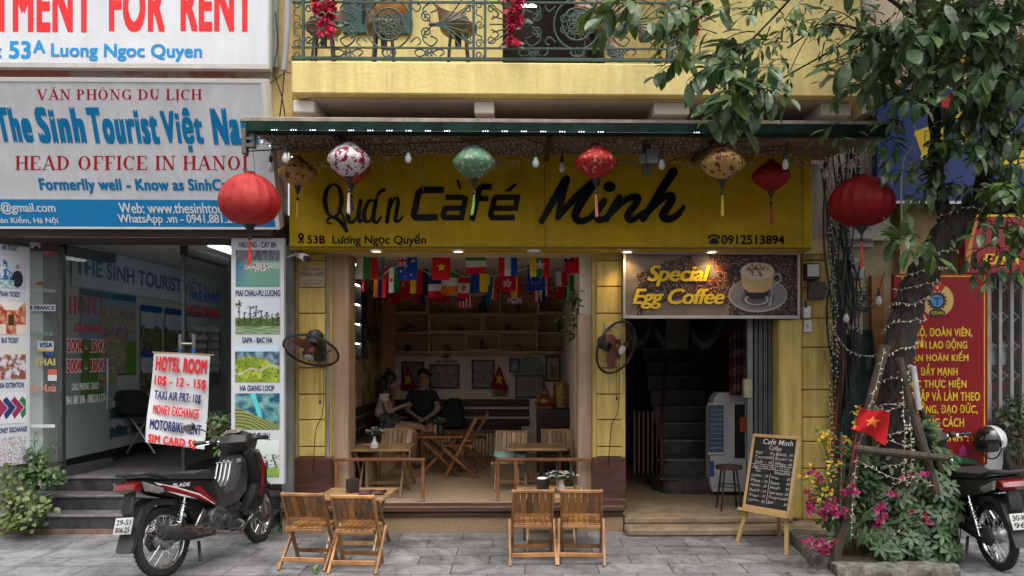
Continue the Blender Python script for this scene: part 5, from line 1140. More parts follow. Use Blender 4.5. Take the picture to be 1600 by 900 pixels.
def bunting(label, Y, flags, ysc):
    ys = [q[2] for q in flags]; c = at(720, sum(ys)/len(ys), Y); t_ = thing('flag_bunting', label, 'bunting', c, 'flag strings in the cafe')
    pl = frontal(Y)
    pts = [at(flags[0][0]-14, flags[0][2]-2, Y)]+[at((a+b)/2, y-.5, Y) for a, b, y, _, _ in flags]+[at(flags[-1][1]+14, flags[-1][2]-2, Y)]
    part('string', white_p, lambda m: m.tube(pts, .0035, 5), t_)
    for i, (x0, x1, y0, y1, fn) in enumerate(flags):
        ph = R.uniform(0, 6); tw = R.uniform(-.35, .35); sk = R.uniform(-.06, .06)
        o = picture(pl, (x0, y0, x1, y1), fn, 24, 30, t_, 'flag', R.uniform(-.012, .012), flagm, NAMES.get(id(fn)), wav=lambda u, v: (1-v)*.03*sin(u*5+ph)+tw*(u-.5)*.08+(1-v)*.03)
FB = [(557, 590, 398, 437, vb(W, GRN, RED)), (592, 602, 398, 420, vb((.2, .22, .24))), (621, 652, 397, 438, f_au), (676, 704, 397, 438, f_vn), (728, 759, 397, 428, hb_(GRN, W, RED)), (779, 808, 397, 432, vb(RED, W, BLU)), (828, 858, 397, 433, f_mm), (882, 912, 397, 428, f_tw)]
bunting('nearest string of national flags just inside the cafe opening', .55, FB, 1)
FB2 = [(566, 576, 417, 456, vb(DRED, BLK)), (584, 603, 436, 465, vb(ORG, NAVY, RED)), (600, 624, 418, 458, f_ir), (642, 669, 420, 459, vb(YEL, RED, BLK)), (669, 690, 433, 466, hb_(NAVY, W, RED)), (690, 716, 421, 460, hb_(GRN, W, ORG)), (716, 734, 434, 467, f_ca), (736, 763, 428, 457, vb(BLU, BLU, YEL, YEL)), (761, 777, 432, 467, f_za), (780, 806, 430, 456, f_hk), (824, 851, 415, 454, f_eu), (852, 858, 434, 462, vb(W, RED)), (868, 886, 424, 447, vb(W, RED)), (890, 910, 430, 456, vb(GRN, W, ORG))]
bunting('middle string of national flags across the cafe', 1.3, FB2, 1)
FB3 = [(607, 626, 457, 474, vb(DRED, DRED)), (626, 644, 438, 468, f_cn), (648, 663, 455, 475, vb(DRED, NAVY)), (668, 690, 462, 468, vb(DRED)), (680, 702, 462, 474, vb(DRED)), (715, 738, 460, 481, f_us), (755, 766, 460, 476, vb(BLU, GRN)), (793, 814, 432, 466, f_es), (793, 815, 464, 474, f_kr), (832, 845, 452, 472, vb(RED, W, NAVY)), (842, 852, 452, 470, vb(W, NAVY)), (866, 884, 448, 468, f_cn), (880, 892, 448, 468, vb(GRN, W))]
bunting('farthest string of dim flags before the shelf wall', 2.1, FB3, 1)
# wall fans
def fan(label, px, py, tilt, spin, Y=-.12):
    c = at(px, py, Y); t_ = thing('wall_fan', label, 'fan', c, 'wall fans on the yellow pillars')
    az = V(tilt).normalized(); ax = az.cross(V((0, 0, 1))).normalized(); ay = az.cross(ax); rr = .265
    ring = lambda r, d: [c+ax*(r*cos(k*pi/18))+ay*(r*sin(k*pi/18))+az*d for k in range(36)]
    part('guard_ring', black_p, lambda m: m.tube(ring(rr, 0), .012, 6, True), t_)
    def g(m):
        for k in range(40):
            a = k*pi/20; d = ax*cos(a)+ay*sin(a)
            m.tube([c+d*.05+az*.07, c+d*.16+az*.06, c+d*rr], .0015, 3); m.tube([c+d*.06-az*.10, c+d*.18-az*.08, c+d*rr], .0015, 3)
        m.tube(ring(.05, .07), .004, 4, True); m.tube(ring(.16, .062), .002, 4, True); m.tube(ring(.18, -.08), .002, 4, True)
    part('guard_wire', black_p, g, t_)
    red = mat('dark_red_blade', (.17, .04, .025), .4, .15, 5)
    for k in range(3):
        def bl(m):
            P = []; fs = []; n = 6
            for i in range(n+1):
                t = i/n; r = .035+.175*t; wd = .028+.055*sin(min(1, t*1.2)*pi*.8)
                for s_ in (-1, 0, 1):
                    a = spin+k*2*pi/3+s_*wd/r*.6+t*.6; P.append(c+ax*(r*cos(a))+ay*(r*sin(a))+az*(s_*.022))
            for i in range(n):
                for j in range(2): fs.append((i*3+j, i*3+j+1, i*3+j+4, i*3+j+3))
            m.add(P, fs)
        part('blade', red, bl, t_, smooth=True)
    part('hub', red, lambda m: m.lathe([(.04, -.03), (.042, .0), (.03, .03), (.01, .04)], c, 16, az), t_)
    part('badge', flat('fan_badge', (.5, .5, .48)), lambda m: m.lathe([(.028, .073), (.045, .075), (.045, .08), (.001, .085)], c, 18, az), t_)
    part('motor', black_p, lambda m: m.lathe([(.03, -.05), (.07, -.06), (.08, -.1), (.078, -.19), (.05, -.22), (.01, -.225)], c, 18, az), t_)
    part('wall_bracket', black_p, lambda m: (m.bar(c-az*.17, V((c.x+.02, .17, c.z-.02)), .05, .06, ch=.01), m.box(c.x-.04, c.x+.07, .13, .19, c.z-.10, c.z+.09, .01)), t_)
    part('pull_cord', black_p, lambda m: (m.tube([V((c.x+.03, .1, c.z-.08)), V((c.x+.03, .1, c.z-.5))], .003, 4), m.lathe([(.003, .02), (.01, 0), (.012, -.02), (.002, -.03)], V((c.x+.03, .1, c.z-.5)), 8), m.tube(catmull([V((c.x+.06, .14, c.z-.08)), V((c.x+.05, .13, c.z-.6)), V((c.x-.02, .13, c.z-.8)), V((c.x-.05, .15, c.z-1.2))], 5), .004, 4)), t_)
fan('red bladed black wall fan on the left yellow pillar facing down to the street', 486, 548, (-.12, -.55, -.83), .45)
fan('red bladed black wall fan on the middle yellow pillar turned to the side', 963, 543, (.62, -.70, -.32), 1.0)
# ================================================================ FOLDING CHAIRS AND TABLES
def woodm(name, c, rnd=.15): return mat(name, c, .42, .28, 5, .08, stretch=(1.2, 1.2, 1.2), rnd=rnd, detail=6, coat=.12)
teak = woodm('oiled_teak', (.36, .165, .052), .28); teak2 = woodm('oiled_teak_slat', (.29, .13, .038), .4); teak3 = woodm('weathered_teak', (.31, .19, .09), .25); teak4 = woodm('weathered_teak_slat', (.34, .215, .105), .4); rteak = woodm('reddish_teak', (.27, .095, .03))
def chair_parts(t_, fm, sm, W_=.36, H_=.63, S_=.33, D_=.40):
    # x across, y depth: the sitter faces +y; the back frame runs from the top (y<0) down to the front feet (y>0)
    hw = W_/2
    lg = lambda mb, x, a, b: mb.bar((x, *a), (x, *b), .022, .034, (1, 0, 0) if False else (0, 1, 0), .003)
    top, ff = (-.185, H_), (.155, .0); bf, sf = (-.20, .0), (.16, S_-.015)
    for s_ in (-1, 1): lg_ = MB(); lg(lg_, s_*(hw-.013), top, ff); lg_.build('back_leg', fm, t_)
    for s_ in (-1, 1): lg_ = MB(); lg(lg_, s_*(hw+.012), bf, sf); lg_.build('seat_leg', fm, t_)
    m = MB(); m.bar((-hw, -.182, H_-.012), (hw, -.182, H_-.012), .026, .03, ch=.006); m.build('top_rail', fm, t_)
    yb = lambda z: top[0]+(ff[0]-top[0])*(H_-z)/H_
    z1 = S_+.075
    m = MB(); m.bar((-hw+.02, yb(z1), z1), (hw-.02, yb(z1), z1), .018, .036, ch=.003); m.build('lower_rail', fm, t_)
    n = 6
    for i in range(n):
        x = -hw+.048+(W_-.096)*i/(n-1); m = MB(); m.bar((x, yb(z1+.012), z1+.012), (x, yb(H_-.02), H_-.02), .047, .011, (0, 1, .5), .002); m.build('back_slat', sm, t_)
    for y in (-.13, .165): m = MB(); m.bar((-hw+.02, y, S_-.012), (hw-.02, y, S_-.012), .026, .026, ch=.003); m.build('seat_rail', fm, t_)
    for i in range(7):
        x = -hw+.045+(W_-.09)*i/6; m = MB(); m.bar((x, -.14, S_+.008), (x, .178, S_+.008), .040, .013, ch=.003); m.build('seat_slat', sm, t_)
    m = MB(); m.bar((-hw, -.16, .085), (hw, -.16, .085), .018, .036, ch=.003); m.build('stretcher', fm, t_); m = MB(); m.bar((-hw+.02, .10, .10), (hw-.02, .10, .10), .018, .034, ch=.003); m.build('stretcher', fm, t_)
    m = MB()
    for s_ in (-1, 1): m.lathe([(.006, 0), (.006, .006), (.002, .009)], (s_*(hw+.024), -.02, .17), 8, (s_, 0, 0)); m.lathe([(.005, 0), (.005, .006)], (s_*hw, -.115, S_+.0), 8, (0, -1, 0))
    m.build('bolt', steel, t_)
def chair(label, fm, sm, **k):
    t_ = thing('folding_chair', label, 'chair', (0, 0, 0), 'wooden folding chairs'); chair_parts(t_, fm, sm, **k); return t_
c1 = chair('orange brown folding chair outside nearest the motorbike', teak, teak2)
c2 = copy_tree(c1); c2['label'] = 'folding chair outside right of the orange one at the same table'
c3 = copy_tree(c1); c3['label'] = 'left folding chair of the pair at the flower vase table outside'
c4 = copy_tree(c1); c4['label'] = 'right folding chair of the pair at the flower vase table outside'
def ctr(x, y, d=.2): p = gnd(x, y); return p+V((0, d, 0))
place(c1, ctr(475, 893), radians(-7)); place(c2, ctr(552, 898), radians(-3.5)); place(c3, ctr(832, 885), radians(2)); place(c4, ctr(911, 885), radians(-4))
for c_, v in ((c1, .0),): pass
i1 = chair('weathered folding chair with blue cushion inside the cafe', teak3, teak4)
place(i1, gnd(798, 766, FL)+V((0, .05, 0)), radians(178))
cu = MB(); cu.m = None
for k in range(1):
    cu.shell([(-.19, 0), (-.17, .035), (.17, .035), (.19, 0), (.17, -.012), (-.17, -.012)], -.19, .19, .8, .2)
p_ = i1.location; o = cu.build('seat_cushion', mat('pale_blue_cushion', (.30, .48, .50), .9, .1, 9), smooth=True); o.location = p_+V((0, .0, S_ if False else .37)); o.rotation_euler = (0, 0, radians(3)); tag(o, 'pale blue cushion on the weathered chair inside the cafe', 'cushion')
i2 = copy_tree(i1); i2['label'] = 'weathered folding chair behind the right inside table by the dark cabinet'; place(i2, gnd(872, 762, FL)+V((0, .08, 0)), radians(183))
i3 = copy_tree(i1); i3['label'] = 'weathered folding chair behind the left inside table'; place(i3, gnd(612, 764, FL)+V((0, .2, 0)), radians(176))
i4 = chair('reddish folding chair seen side on at the middle inside table', rteak, rteak); place(i4, gnd(716, 747, FL)+V((0, .17, 0)), radians(93), 1.15)
i5 = copy_tree(i4); i5['label'] = 'reddish folding chair farther back behind the side on chair'; place(i5, gnd(735, 735, FL)+V((0, .35, 0)), radians(91), 1.15)
def table(label, tm, fm, TW=.62, TD=.58, H_=.5, cross='side'):
    t_ = thing('folding_table', label, 'table', (0, 0, 0), 'wooden folding tables')
    m = MB()
    hw, hd_ = TW/2, TD/2
    for y in (-hd_+.03, hd_-.03): m.bar((-hw, y, H_-.012), (hw, y, H_-.012), .06, .024, ch=.004)
    for x in (-hw+.03, hw-.03): m.bar((x, -hd_+.061, H_-.0125), (x, hd_-.061, H_-.0125), .06, .023, ch=.004)
    m.build('top_frame', fm, t_)
    n = 6
    for i in range(n):
        y = -hd_+.061+(TD-.122)*(i+.5)/n; m = MB(); m.bar((-hw+.061, y, H_-.013), (hw-.061, y, H_-.013), (TD-.122)/n-.006, .018, ch=.002); m.build('top_slat', tm, t_)
    for s_ in (-1, 1):
        m = MB(); m.bar((s_*(hw-.07), -hd_+.06, H_-.03), (s_*(hw-.07), hd_-.03, 0), .022, .034, (0, 1, 0), .003); m.build('leg', fm, t_)
        m = MB(); m.bar((s_*(hw-.10), hd_-.08, H_-.03), (s_*(hw-.10), -hd_+.03, 0), .022, .034, (0, 1, 0), .003); m.build('leg', fm, t_)
    for x_, y_, z_, q_ in ((.08, hd_-.09, .09, .018), (.10, -hd_+.09, .09, .018), (.07, 0, H_-.045, .03)): m = MB(); m.bar((-hw+x_, y_, z_), (hw-x_, y_, z_), q_, .034); m.build('stretcher', fm, t_)
    return t_
t1 = table('wooden folding table outside with a menu, near the motorbike', teak3, teak3); place(t1, at(557, 0, -.60)*1, 0); t1.location = V((X(558, -.6), -.60, 0)); t1.rotation_euler = (0, 0, radians(-3))
t2 = copy_tree(t1); t2['label'] = 'wooden folding table outside with flower vase, woven cup and glass'; place(t2, V((X(860, -.58), -.58, 0)), radians(0))
t3 = table('weathered folding table inside the cafe at the left railing', teak3, teak3); place(t3, V((X(597, .62), .66, FL)), radians(2), 1.02)
t4 = table('reddish folding table in the middle of the cafe floor', rteak, rteak); place(t4, V((X(688, 2.05), 2.1, FL)), radians(-88))
t5 = copy_tree(t3); t5['label'] = 'weathered folding table inside the cafe at the right railing'; place(t5, V((X(840, .72), .78, FL)), radians(-1))
# things on the tables
TH_ = .502
weave = mat('dark_woven_rattan', (.055, .032, .026), .6, .5, 60, .5)
def basket(label, p, r=.05, h=.11, tissue=False):
    t_ = thing('woven_cup', label, 'cup', p)
    def b(m):
        n = 28
        for j in range(9):
            z = h*j/9; rr = r*(1+.06*j/9)
            m.tube([p+V(((rr+.003*((-1)**(k+j)))*cos(2*pi*k/n), (rr+.003*((-1)**(k+j)))*sin(2*pi*k/n), z+h/18)) for k in range(n)], h/17, 5, True)
        m.lathe([(.001, .002), (r*.95, .002), (r*.97, h*.6)], p, 16)
    part('weave', weave, b, t_)
    if tissue: part('paper_lining', white_p, lambda m: m.lathe([(r*.98, h*.9), (r*1.06, h*1.02), (r*1.0, h*1.07), (r*.9, h*1.02), (r*.9, h*.8)], p, 18), t_)
    return t_
basket('dark woven cup on the outside table beside the menu', V((X(551, -.55), -.55, TH_)), .052, .115)
basket('dark woven cup lined with white paper beside the flower vase', V((X(848, -.52), -.52, TH_)), .05, .11, True)
mn = thing('menu', 'dark red cafe menu booklet lying on the outside table', 'menu', V((X(582, -.62), -.62, TH_)))
part('cover', mat('menu_cover', (.06, .012, .016), .4, .2, 12), lambda m: m.box(X(582, -.62)-.115, X(582, -.62)+.115, -.71, -.52, TH_, TH_+.012, .003), mn)
mpl = Plane((X(582, -.62), -.62, TH_+.012), (1, 0, 0), (0, 1, 0))
for i in range(2):
    for j in range(6): part('printed_line', flat('menu_print', (.35, .25, .22)), lambda m: m.add([mpl.pt(-.10+i*.11, -.08+j*.026, .001), mpl.pt(-.02+i*.11-.02*(j % 3), -.08+j*.026, .001), mpl.pt(-.02+i*.11-.02*(j % 3), -.072+j*.026, .001), mpl.pt(-.10+i*.11, -.072+j*.026, .001)], [(0, 1, 2, 3)]), mn)
leafg = mat('artificial_leaf', (.06, .12, .04), .6, .3, 9, rnd=.1); petals = [mat('peach_petal', srgb(225, 170, 140), .7), mat('white_petal', srgb(225, 225, 215), .7), mat('blue_petal', srgb(90, 110, 180), .7)]
def bouquet(label, p, prof, vm, spread=.12, hgt=.12, n=46, seed=1, flat_=1.0):
    rr = random.Random(seed); t_ = thing('flower_vase', label, 'vase', p)
    part('vase', vm, lambda m: m.lathe(prof, p, 20), t_, smooth=True)
    zt = prof[-1][1]; mouth = p+V((0, 0, zt)); heads = [[], [], []]; st = MB(); lv = MB()
    for i in range(n):
        a = rr.uniform(0, 2*pi); q = sqrt(rr.random())*spread; h = hgt*(1-.5*(q/spread)**2)*rr.uniform(.6, 1.05)
        e = mouth+V((q*cos(a), q*sin(a), h)); st.tube([mouth, mouth+(e-mouth)*.5+V((0, 0, .015)), e], .0018, 4); heads[i % 3].append(e)
        for k in range(3):
            f = mouth+(e-mouth)*rr.uniform(.4, .95); lv.leaf(f, V((cos(a+rr.uniform(-1.5, 1.5)), sin(a+rr.uniform(-1.5, 1.5)), rr.uniform(-.1, .8))), V((0, 0, 1)), .05, .018, .2, .2, 1)
    st.build('stem', leafg, t_); o = lv.build('foliage', leafg, t_); o['kind'] = 'stuff'
    for c, L in zip(petals, heads):
        m = MB()
        for e in L:
            for k in range(6): a = k*pi/3+rr.random(); m.leaf(e, V((cos(a), sin(a), .7)), V((0, 0, 1)), .02, .018, .1, .2, 1)
        o = m.build('blossom', c, t_); o['kind'] = 'stuff'
    return t_
wv_ = mat('white_glazed_vase', (.62, .58, .54), .25, .05, 4)
bouquet('white vase with wide bouquet of peach and blue flowers on the outside table', V((X(877, -.6), -.6, TH_)), [(.03, 0), (.036, .01), (.036, .045), (.022, .08), (.022, .105), (.028, .115), (.024, .114)], wv_, .15, .075, 60, 2)
bouquet('white bottle vase with pale flowers on the left inside table', V((X(585, .45), .45, FL+.512)), [(.038, 0), (.042, .004), (.042, .05), (.02, .075), (.014, .11), (.018, .125), (.014, .124)], wv_, .11, .095, 40, 5)
bouquet('black vase with small flowers on the middle inside table', V((X(688, 1.95), 1.95, FL+.502)), [(.04, 0), (.045, .004), (.045, .1), (.04, .12), (.038, .12)], black_p, .085, .09, 24, 8)
gt = thing('drink_glass', 'straight drinking glass with a little pale tea beside the flower vase', 'glass', V((X(901, -.55), -.55, TH_)))
gp_ = gt.location.copy(); part('tumbler', gl, lambda m: m.lathe([(.001, .004), (.027, .004), (.028, 0), (.032, .12), (.030, .12), (.027, .01)], gp_, 20), gt); part('tea', mat('pale_tea', (.40, .30, .08), .2), lambda m: m.lathe([(.001, .006), (.026, .006), (.027, .045), (.001, .046)], gp_, 16), gt)
o = tag(MB().box(-.022, .022, -.022, .022, 0, .12, .004).build('tea_carton', mat('carton', (.35, .25, .12), .7)), 'small pale carton beside the black vase on the middle inside table', 'carton'); o.location = V((X(681, 2.0), 2.0, FL+.502))
# low railings at the opening
for px0, px1, lb in ((518, 664, 'low wooden railing at the left half of the cafe opening'), (775, 930, 'low wooden railing at the right half of the cafe opening')):
    Y = .2; t_ = thing('low_railing', lb, 'railing', V((X((px0+px1)/2, Y), Y, FL)), 'low railings at the cafe opening')
    a, b = at(px0, 718, Y), at(px1, 718, Y)
    part('rail', rteak, lambda m: m.bar(a, b, .04, .03, ch=.006), t_)
    for q in range(2 if px0 > 600 else 2):
        x = [b.x-.02, a.x+.05][q] if px0 < 600 else [a.x+.02, a.x+.2][q]
        pm = part('post', rteak, lambda m: m.box(x-.016, x+.016, Y-.016, Y+.016, FL+.03, a.z-.014, .004), t_); part('foot_plate', steel, lambda m: m.box(x-.018, x+.018, Y-.018, Y+.018, FL, FL+.032, .003), pm)
# ---------------------------------------------------------------- shelf wall
SYF = 3.9
def zz(y, Y=SYF): return Z(720, y, Y)
sw = thing('shelf_wall', 'wooden wall shelf of open boxes with three framed cells', 'shelf', V((X(750, SYF), SYF, zz(550))))
sx = lambda p: X(p, SYF)
part('back_panel', shelfb, lambda m: m.box(sx(616), sx(893), YB-.03, YB-.005, zz(551), zz(440)), sw)
hrows = (440, 462, 490, 520, 550)
for y in hrows[1:]: part('shelf_board', shelfw, lambda m: m.box(sx(616), sx(893), SYF+.01, YB-.032, zz(y)-.012, zz(y)+.012), sw)
for y0, y1, xs in ((440, 490, (616, 669, 726, 781, 840, 893)), (490, 520, (616, 669, 840, 893)), (520, 550, (616, 670, 839, 893))):
    for x in xs: part('divider', shelfw, lambda m: m.box(sx(x)-.011, sx(x)+.011, SYF+.012, YB-.034, zz(y1)+.0125, zz(y0)-.0125), sw)
for x0, x1, y0, y1 in ((671, 753, 492, 519), (755, 837, 492, 519), (727, 781.5, 521.5, 548.5), (841, 893, 462, 489), (617, 668, 462, 489)):
    part('framed_cell', mat('pale_cell_edge', (.50, .42, .32), .6, .06, 3), lambda m: (m.box(sx(x0), sx(x1), SYF-.05, SYF+.009, zz(y0)-.022, zz(y0)), m.box(sx(x0), sx(x1), SYF-.05, SYF+.009, zz(y1), zz(y1)+.022), m.box(sx(x0), sx(x0)+.02, SYF-.05, SYF+.009, zz(y1)+.0222, zz(y0)-.0222), m.box(sx(x1)-.02, sx(x1), SYF-.05, SYF+.009, zz(y1)+.0222, zz(y0)-.0222)), sw)
for i, (px, py, h, w_, c, lb) in enumerate(((642, 488, 4, 9, (.3, .3, .28), 'small pale figurine in the top left framed cell'), (697, 489, 13, 8, (.36, .27, .15), 'tan jug on the top shelf left of the black bottle'), (754, 489, 19, 11, (.03, .025, .025), 'tall black bottle on the top shelf centre'), (743.5, 489, 5, 3, (.4, .3, .15), 'tiny gold figurine left of the black bottle'), (763.5, 489, 5, 3, (.4, .3, .15), 'tiny gold figurine right of the black bottle'), (809, 489, 13, 8, (.05, .06, .05), 'dark green pot on the top shelf right of the black bottle'), (865, 487, 4, 9, (.35, .33, .3), 'small pale figurine in the top right framed cell'), (641, 519, 14, 13, (.12, .16, .14), 'round grey green plate jar at the second shelf left end'), (709, 517, 11, 4, (.3, .27, .2), 'slim pale vase in the left wide framed cell'), (719, 517, 7, 10, (.2, .16, .12), 'low bowl beside the slim pale vase'), (794, 517, 12, 7, (.05, .06, .06), 'dark vase in the right wide framed cell'), (870, 519, 14, 11, (.13, .17, .15), 'round grey green jar at the second shelf right end'), (636, 549, 11, 10, (.03, .03, .03), 'black mug on the lowest shelf left end'), (644, 549, 10, 6, (.25, .25, .24), 'black and white cup beside the black mug'), (698, 549, 11, 8, (.16, .11, .08), 'brown jar on the lowest shelf'), (753.5, 548, 17, 8, (.08, .1, .11), 'grey bottle in the small lower framed cell'), (809, 549, 12, 13, (.14, .17, .16), 'grey green teapot on the lowest shelf'), (870, 549, 7, 12, (.2, .13, .07), 'woven basket on the lowest shelf right end'))):
    p = at(px, py, SYF+.09); p.z = max(p.z, 0); s_ = (at(px, 0, SYF+.09)-at(px+1, 0, SYF+.09)).length; r, H = w_/2*s_, h*s_
    base = min([zz(490)+.0125, zz(520)+.0125, zz(550)+.0125], key=lambda q: abs(q-p.z)) if h != 17 and py not in (517, 487, 488) else p.z; base = {517: zz(519)+.0225, 488: zz(489)+.0225, 487: zz(489)+.0225, 548: zz(548.5)+.0225}.get(py, base)
    k = i % 3; pr = [(.5, 0), (.85, .12), (1, .4), (.8, .68), (.35, .82), (.38, 1), (.3, 1)] if k == 0 else ([(.6, 0), (1, .1), (1, .5), (.6, .75), (.25, .85), (.3, 1), (.2, 1)] if k == 1 else [(.7, 0), (.95, .3), (1, .7), (.7, .95), (.2, 1)])
    tag(MB().lathe([(a*r, b*H) for a, b in pr], (p.x, SYF+.1, base), 14).build(['vase', 'jar', 'jar'][k] if 'figurine' not in lb and 'bottle' not in lb else ('figurine' if 'figurine' in lb else 'bottle'), mat('pot_%d' % (i % 12) if False else 'glaze_'+'abcdefghijklmnopqr'[i], c, .35, .25, 14), smooth=True), lb, 'ornament', 'ornaments on the shelf wall')
# pictures on the wall under the shelf
WY = YB-.004; wp = frontal(WY)
def sketch(o, base=(.27, .25, .225), ink=(.05, .05, .055)): return lambda u, v: mix(base, ink, (nz(u, v, 15, o)-.40)*3*(1-abs(v-.45)*1.2))
def f_tower(c0, c1, c2): return lambda u, v: c2 if abs(u-.5) < .34*(1-v)+.05 and v < .62 and v > .12 and int(u*14+v*9) % 3 else mix(c0, c1, v)
def frame_pic(label, bx, fn, nx=30, ny=30, fm=None):
    t_ = thing('wall_picture', label, 'picture', at((bx[0]+bx[2])/2, bx[3], WY))
    a, b = at(bx[0], bx[3], WY-.02), at(bx[2], bx[1], WY-.02); f = .025
    part('frame', fm or black_m, lambda m: (m.box(a.x, b.x, WY-.03, WY, a.z, a.z+f), m.box(a.x, b.x, WY-.03, WY, b.z-f, b.z), m.box(a.x, a.x+f, WY-.03, WY, a.z+f, b.z-f), m.box(b.x-f, b.x, WY-.03, WY, a.z+f, b.z-f)), t_)
    picture(wp, (bx[0]+2, bx[1]+2, bx[2]-2, bx[3]-2), fn, nx, ny, t_, d=.006)
frame_pic('dark framed red and grey poster behind the seated man', (627, 565, 663, 610), lambda u, v: mix((.25, .1, .08), (.12, .16, .2), nz(u, v, 4, 3)*2-.5))
frame_pic('wide framed grey street drawing right of the seated man', (671, 569, 718, 607), sketch(2))
frame_pic('upright framed grey drawing left of the wall flag', (737, 562, 773, 607.5), sketch(5))
frame_pic('wide framed dark drawing low beside the wall fan', (805, 585.5, 851, 622), sketch(7, (.3, .28, .26)))
frame_pic('small framed white and blue building print above the low drawing', (795.5, 560, 812, 582), f_tower((.3, .33, .36), (.08, .2, .36), (.55, .53, .5)))
frame_pic('small framed yellow tower print at the right of the wall', (852, 556, 876, 596), f_tower((.38, .30, .16), (.45, .36, .2), (.06, .05, .04)))
text(wp, 'EggCoffeeClass', (680, 561.5, 715, 568), blue_dk, thing('wall_lettering', 'small dark class name lettering on the wall above the wide drawing', 'lettering', at(697, 570, WY)), .004, .03)
m = MB(); disc(wp, m, 697, 556.5, 6, 4, .004, rin=.7); disc(wp, m, 697, 557, 3.4, 2.4, .005); tag(m.build('cup_emblem', flat('emblem_brown', (.14, .07, .04))), 'small round brown cup emblem above the wall lettering', 'emblem')
def wflag(lb, cx, y0, y1, hw):
    t_ = thing('wall_flag', lb, 'flag', at(cx, y1, WY-.1), 'red star flags on the cafe wall')
    def fn(u, v): return YEL if star(u, v, .5, .46, .40, 1.25) else DRED
    pl = frontal(WY-.05); x0, x1 = cx-hw, cx+hw; P = []; cl = []; fs = []; n = 26
    for j in range(n+1):
        for i in range(n+1):
            u, v = i/n, j/n; wd = .10+1.15*(1-v) if v > .1 else 1.06; P.append(pl.P(cx+(u-.5)*2*hw*min(wd, 1.1), y1+(y0-y1)*v+6*(u-.3)*(1-v), .012*sin(u*9)*(1.2-v)))
    for j in range(n):
        for i in range(n): a = j*(n+1)+i; fs.append((a, a+1, a+n+2, a+n+1)); cl.append(fn((i+.5)/n, (j+.5)/n))
    MB().add(P, fs, cl).build('cloth', flagm, t_); part('stick', black_m, lambda m: m.tube([at(cx-1, y0-3, WY-.02), at(cx+2, y1+12, WY-.02)], .006), t_)
wflag('red star flag draped on the wall left of the seated man', 638, 574, 608, 12); wflag('red star flag draped on the wall between the upright drawing and the low one', 780, 573, 607, 12)
fn_ = thing('wall_folding_fan', 'grey green painted paper fan spread on the cafe wall', 'fan', at(832, 590, WY))
def fanfn():
    P = [wp.P(832, 591, .008)]; fs = []; cl = []
    for k in range(31): a = pi*k/30*.95+.08; P.append(wp.P(828+27*cos(a), 590-34*sin(a), .008+.006*(k % 2)))
    for k in range(30): fs.append((0, k+1, k+2)); cl.append(mix((.16, .2, .2), (.3, .33, .3), nz(k*.1, .3, 5, 2)))
    return MB().add(P, fs, cl)
fanfn().build('paper', printed(), fn_)
m = MB(); m.pbox(768, 602, 795, 620, WY-.012, WY, .002); pq = tag(m.build('menu_plaque', mat('tan_plaque', (.30, .22, .13), .6)), 'small tan plaque with dark lines under the right wall flag', 'plaque')
m = MB()
for y in (608, 612, 616): m.pbox(773, y, 791, y+1.6, WY-.014, WY-.0122)
m.build('printed_line', black_p, pq)
# benches
bn = thing('corner_bench', 'dark slatted corner bench along the left and back cafe walls', 'bench', V((-1.3, 3.7, FL)))
dslat = mat('dark_bench_slat', (.055, .03, .024), .6, .3, 4, stretch=(.5, 5, 9))
part('seat', mat('bench_seat_wood', (.14, .09, .055), .6, .2, 4, stretch=(.5, 5, 5)), lambda m: (m.box(XI0+.005, -.05, 3.62, YB-.005, FL+.36, FL+.41, .006), m.box(XI0+.005, -1.68, .75, 3.61, FL+.36, FL+.41, .006)), bn)
part('front', shelfw, lambda m: [m.box(-1.66+i*.05, -1.66+i*.05+.035, 3.66, 3.69, FL+.02, FL+.355) for i in range(32)]+[m.box(-1.73, -1.70, .8+i*.1, .8+i*.1+.085, FL+.02, FL+.355) for i in range(28)], bn)
for y0, y1 in ((624, 635), (639.5, 650), (654.5, 665)):
    z0, z1 = Z(700, y1, YB-.05), Z(700, y0, YB-.05)
    part('back_slat', dslat, lambda m: m.box(XI0+.06, X(827, YB-.05), YB-.05, YB-.01, z0, z1, .004), bn); part('back_slat', dslat, lambda m: m.box(XI0+.01, XI0+.05, .75, YB-.06, z0, z1, .004), bn)
# cabinet, figurine, lamp, plant tower on the right side of the room
kb = thing('dark_cabinet', 'black lacquered cabinet against the right cafe wall', 'cabinet', V((X(866, 2.2), 2.3, FL)))
part('carcass', black_p, lambda m: m.pbox(839, 640, 893, 745, 2.2, 2.7, .006), kb); part('drawer_front', mat('dark_lacquer', (.03, .018, .016), .3, .3, 5), lambda m: [m.pbox(843, y, 889, y+22, 2.18, 2.2, .004) for y in (646, 671, 697)], kb)
def stat(m):
    p = V((X(852, 2.35), 2.35, at(852, 637, 2.35).z)); m.lathe([(.12, -.02), (.125, 0), (.11, .03), (.001, .03)], p, 20)
    for q in ((0, .08, .095, (1.1, .9, .85)), (0, .19, .055, (1, .9, 1)), (-.07, .06, .05, (1.3, 1, .7)), (.07, .06, .05, (1.3, 1, .7)), (-.085, .13, .035, (.8, .8, 1.2)), (.085, .13, .035, (.8, .8, 1.2)), (.0, .245, .03, (1, 1, .8))): m.ball(p+V((q[0], -.01, q[1])), q[2], 12, q[3])
m = MB(); stat(m); tag(m.build('seated_figurine', mat('red_gold_figurine', (.28, .10, .04), .35, .4, 25, metal=.3), smooth=True), 'small round bellied reddish gold figurine on the dark cabinet', 'figurine')
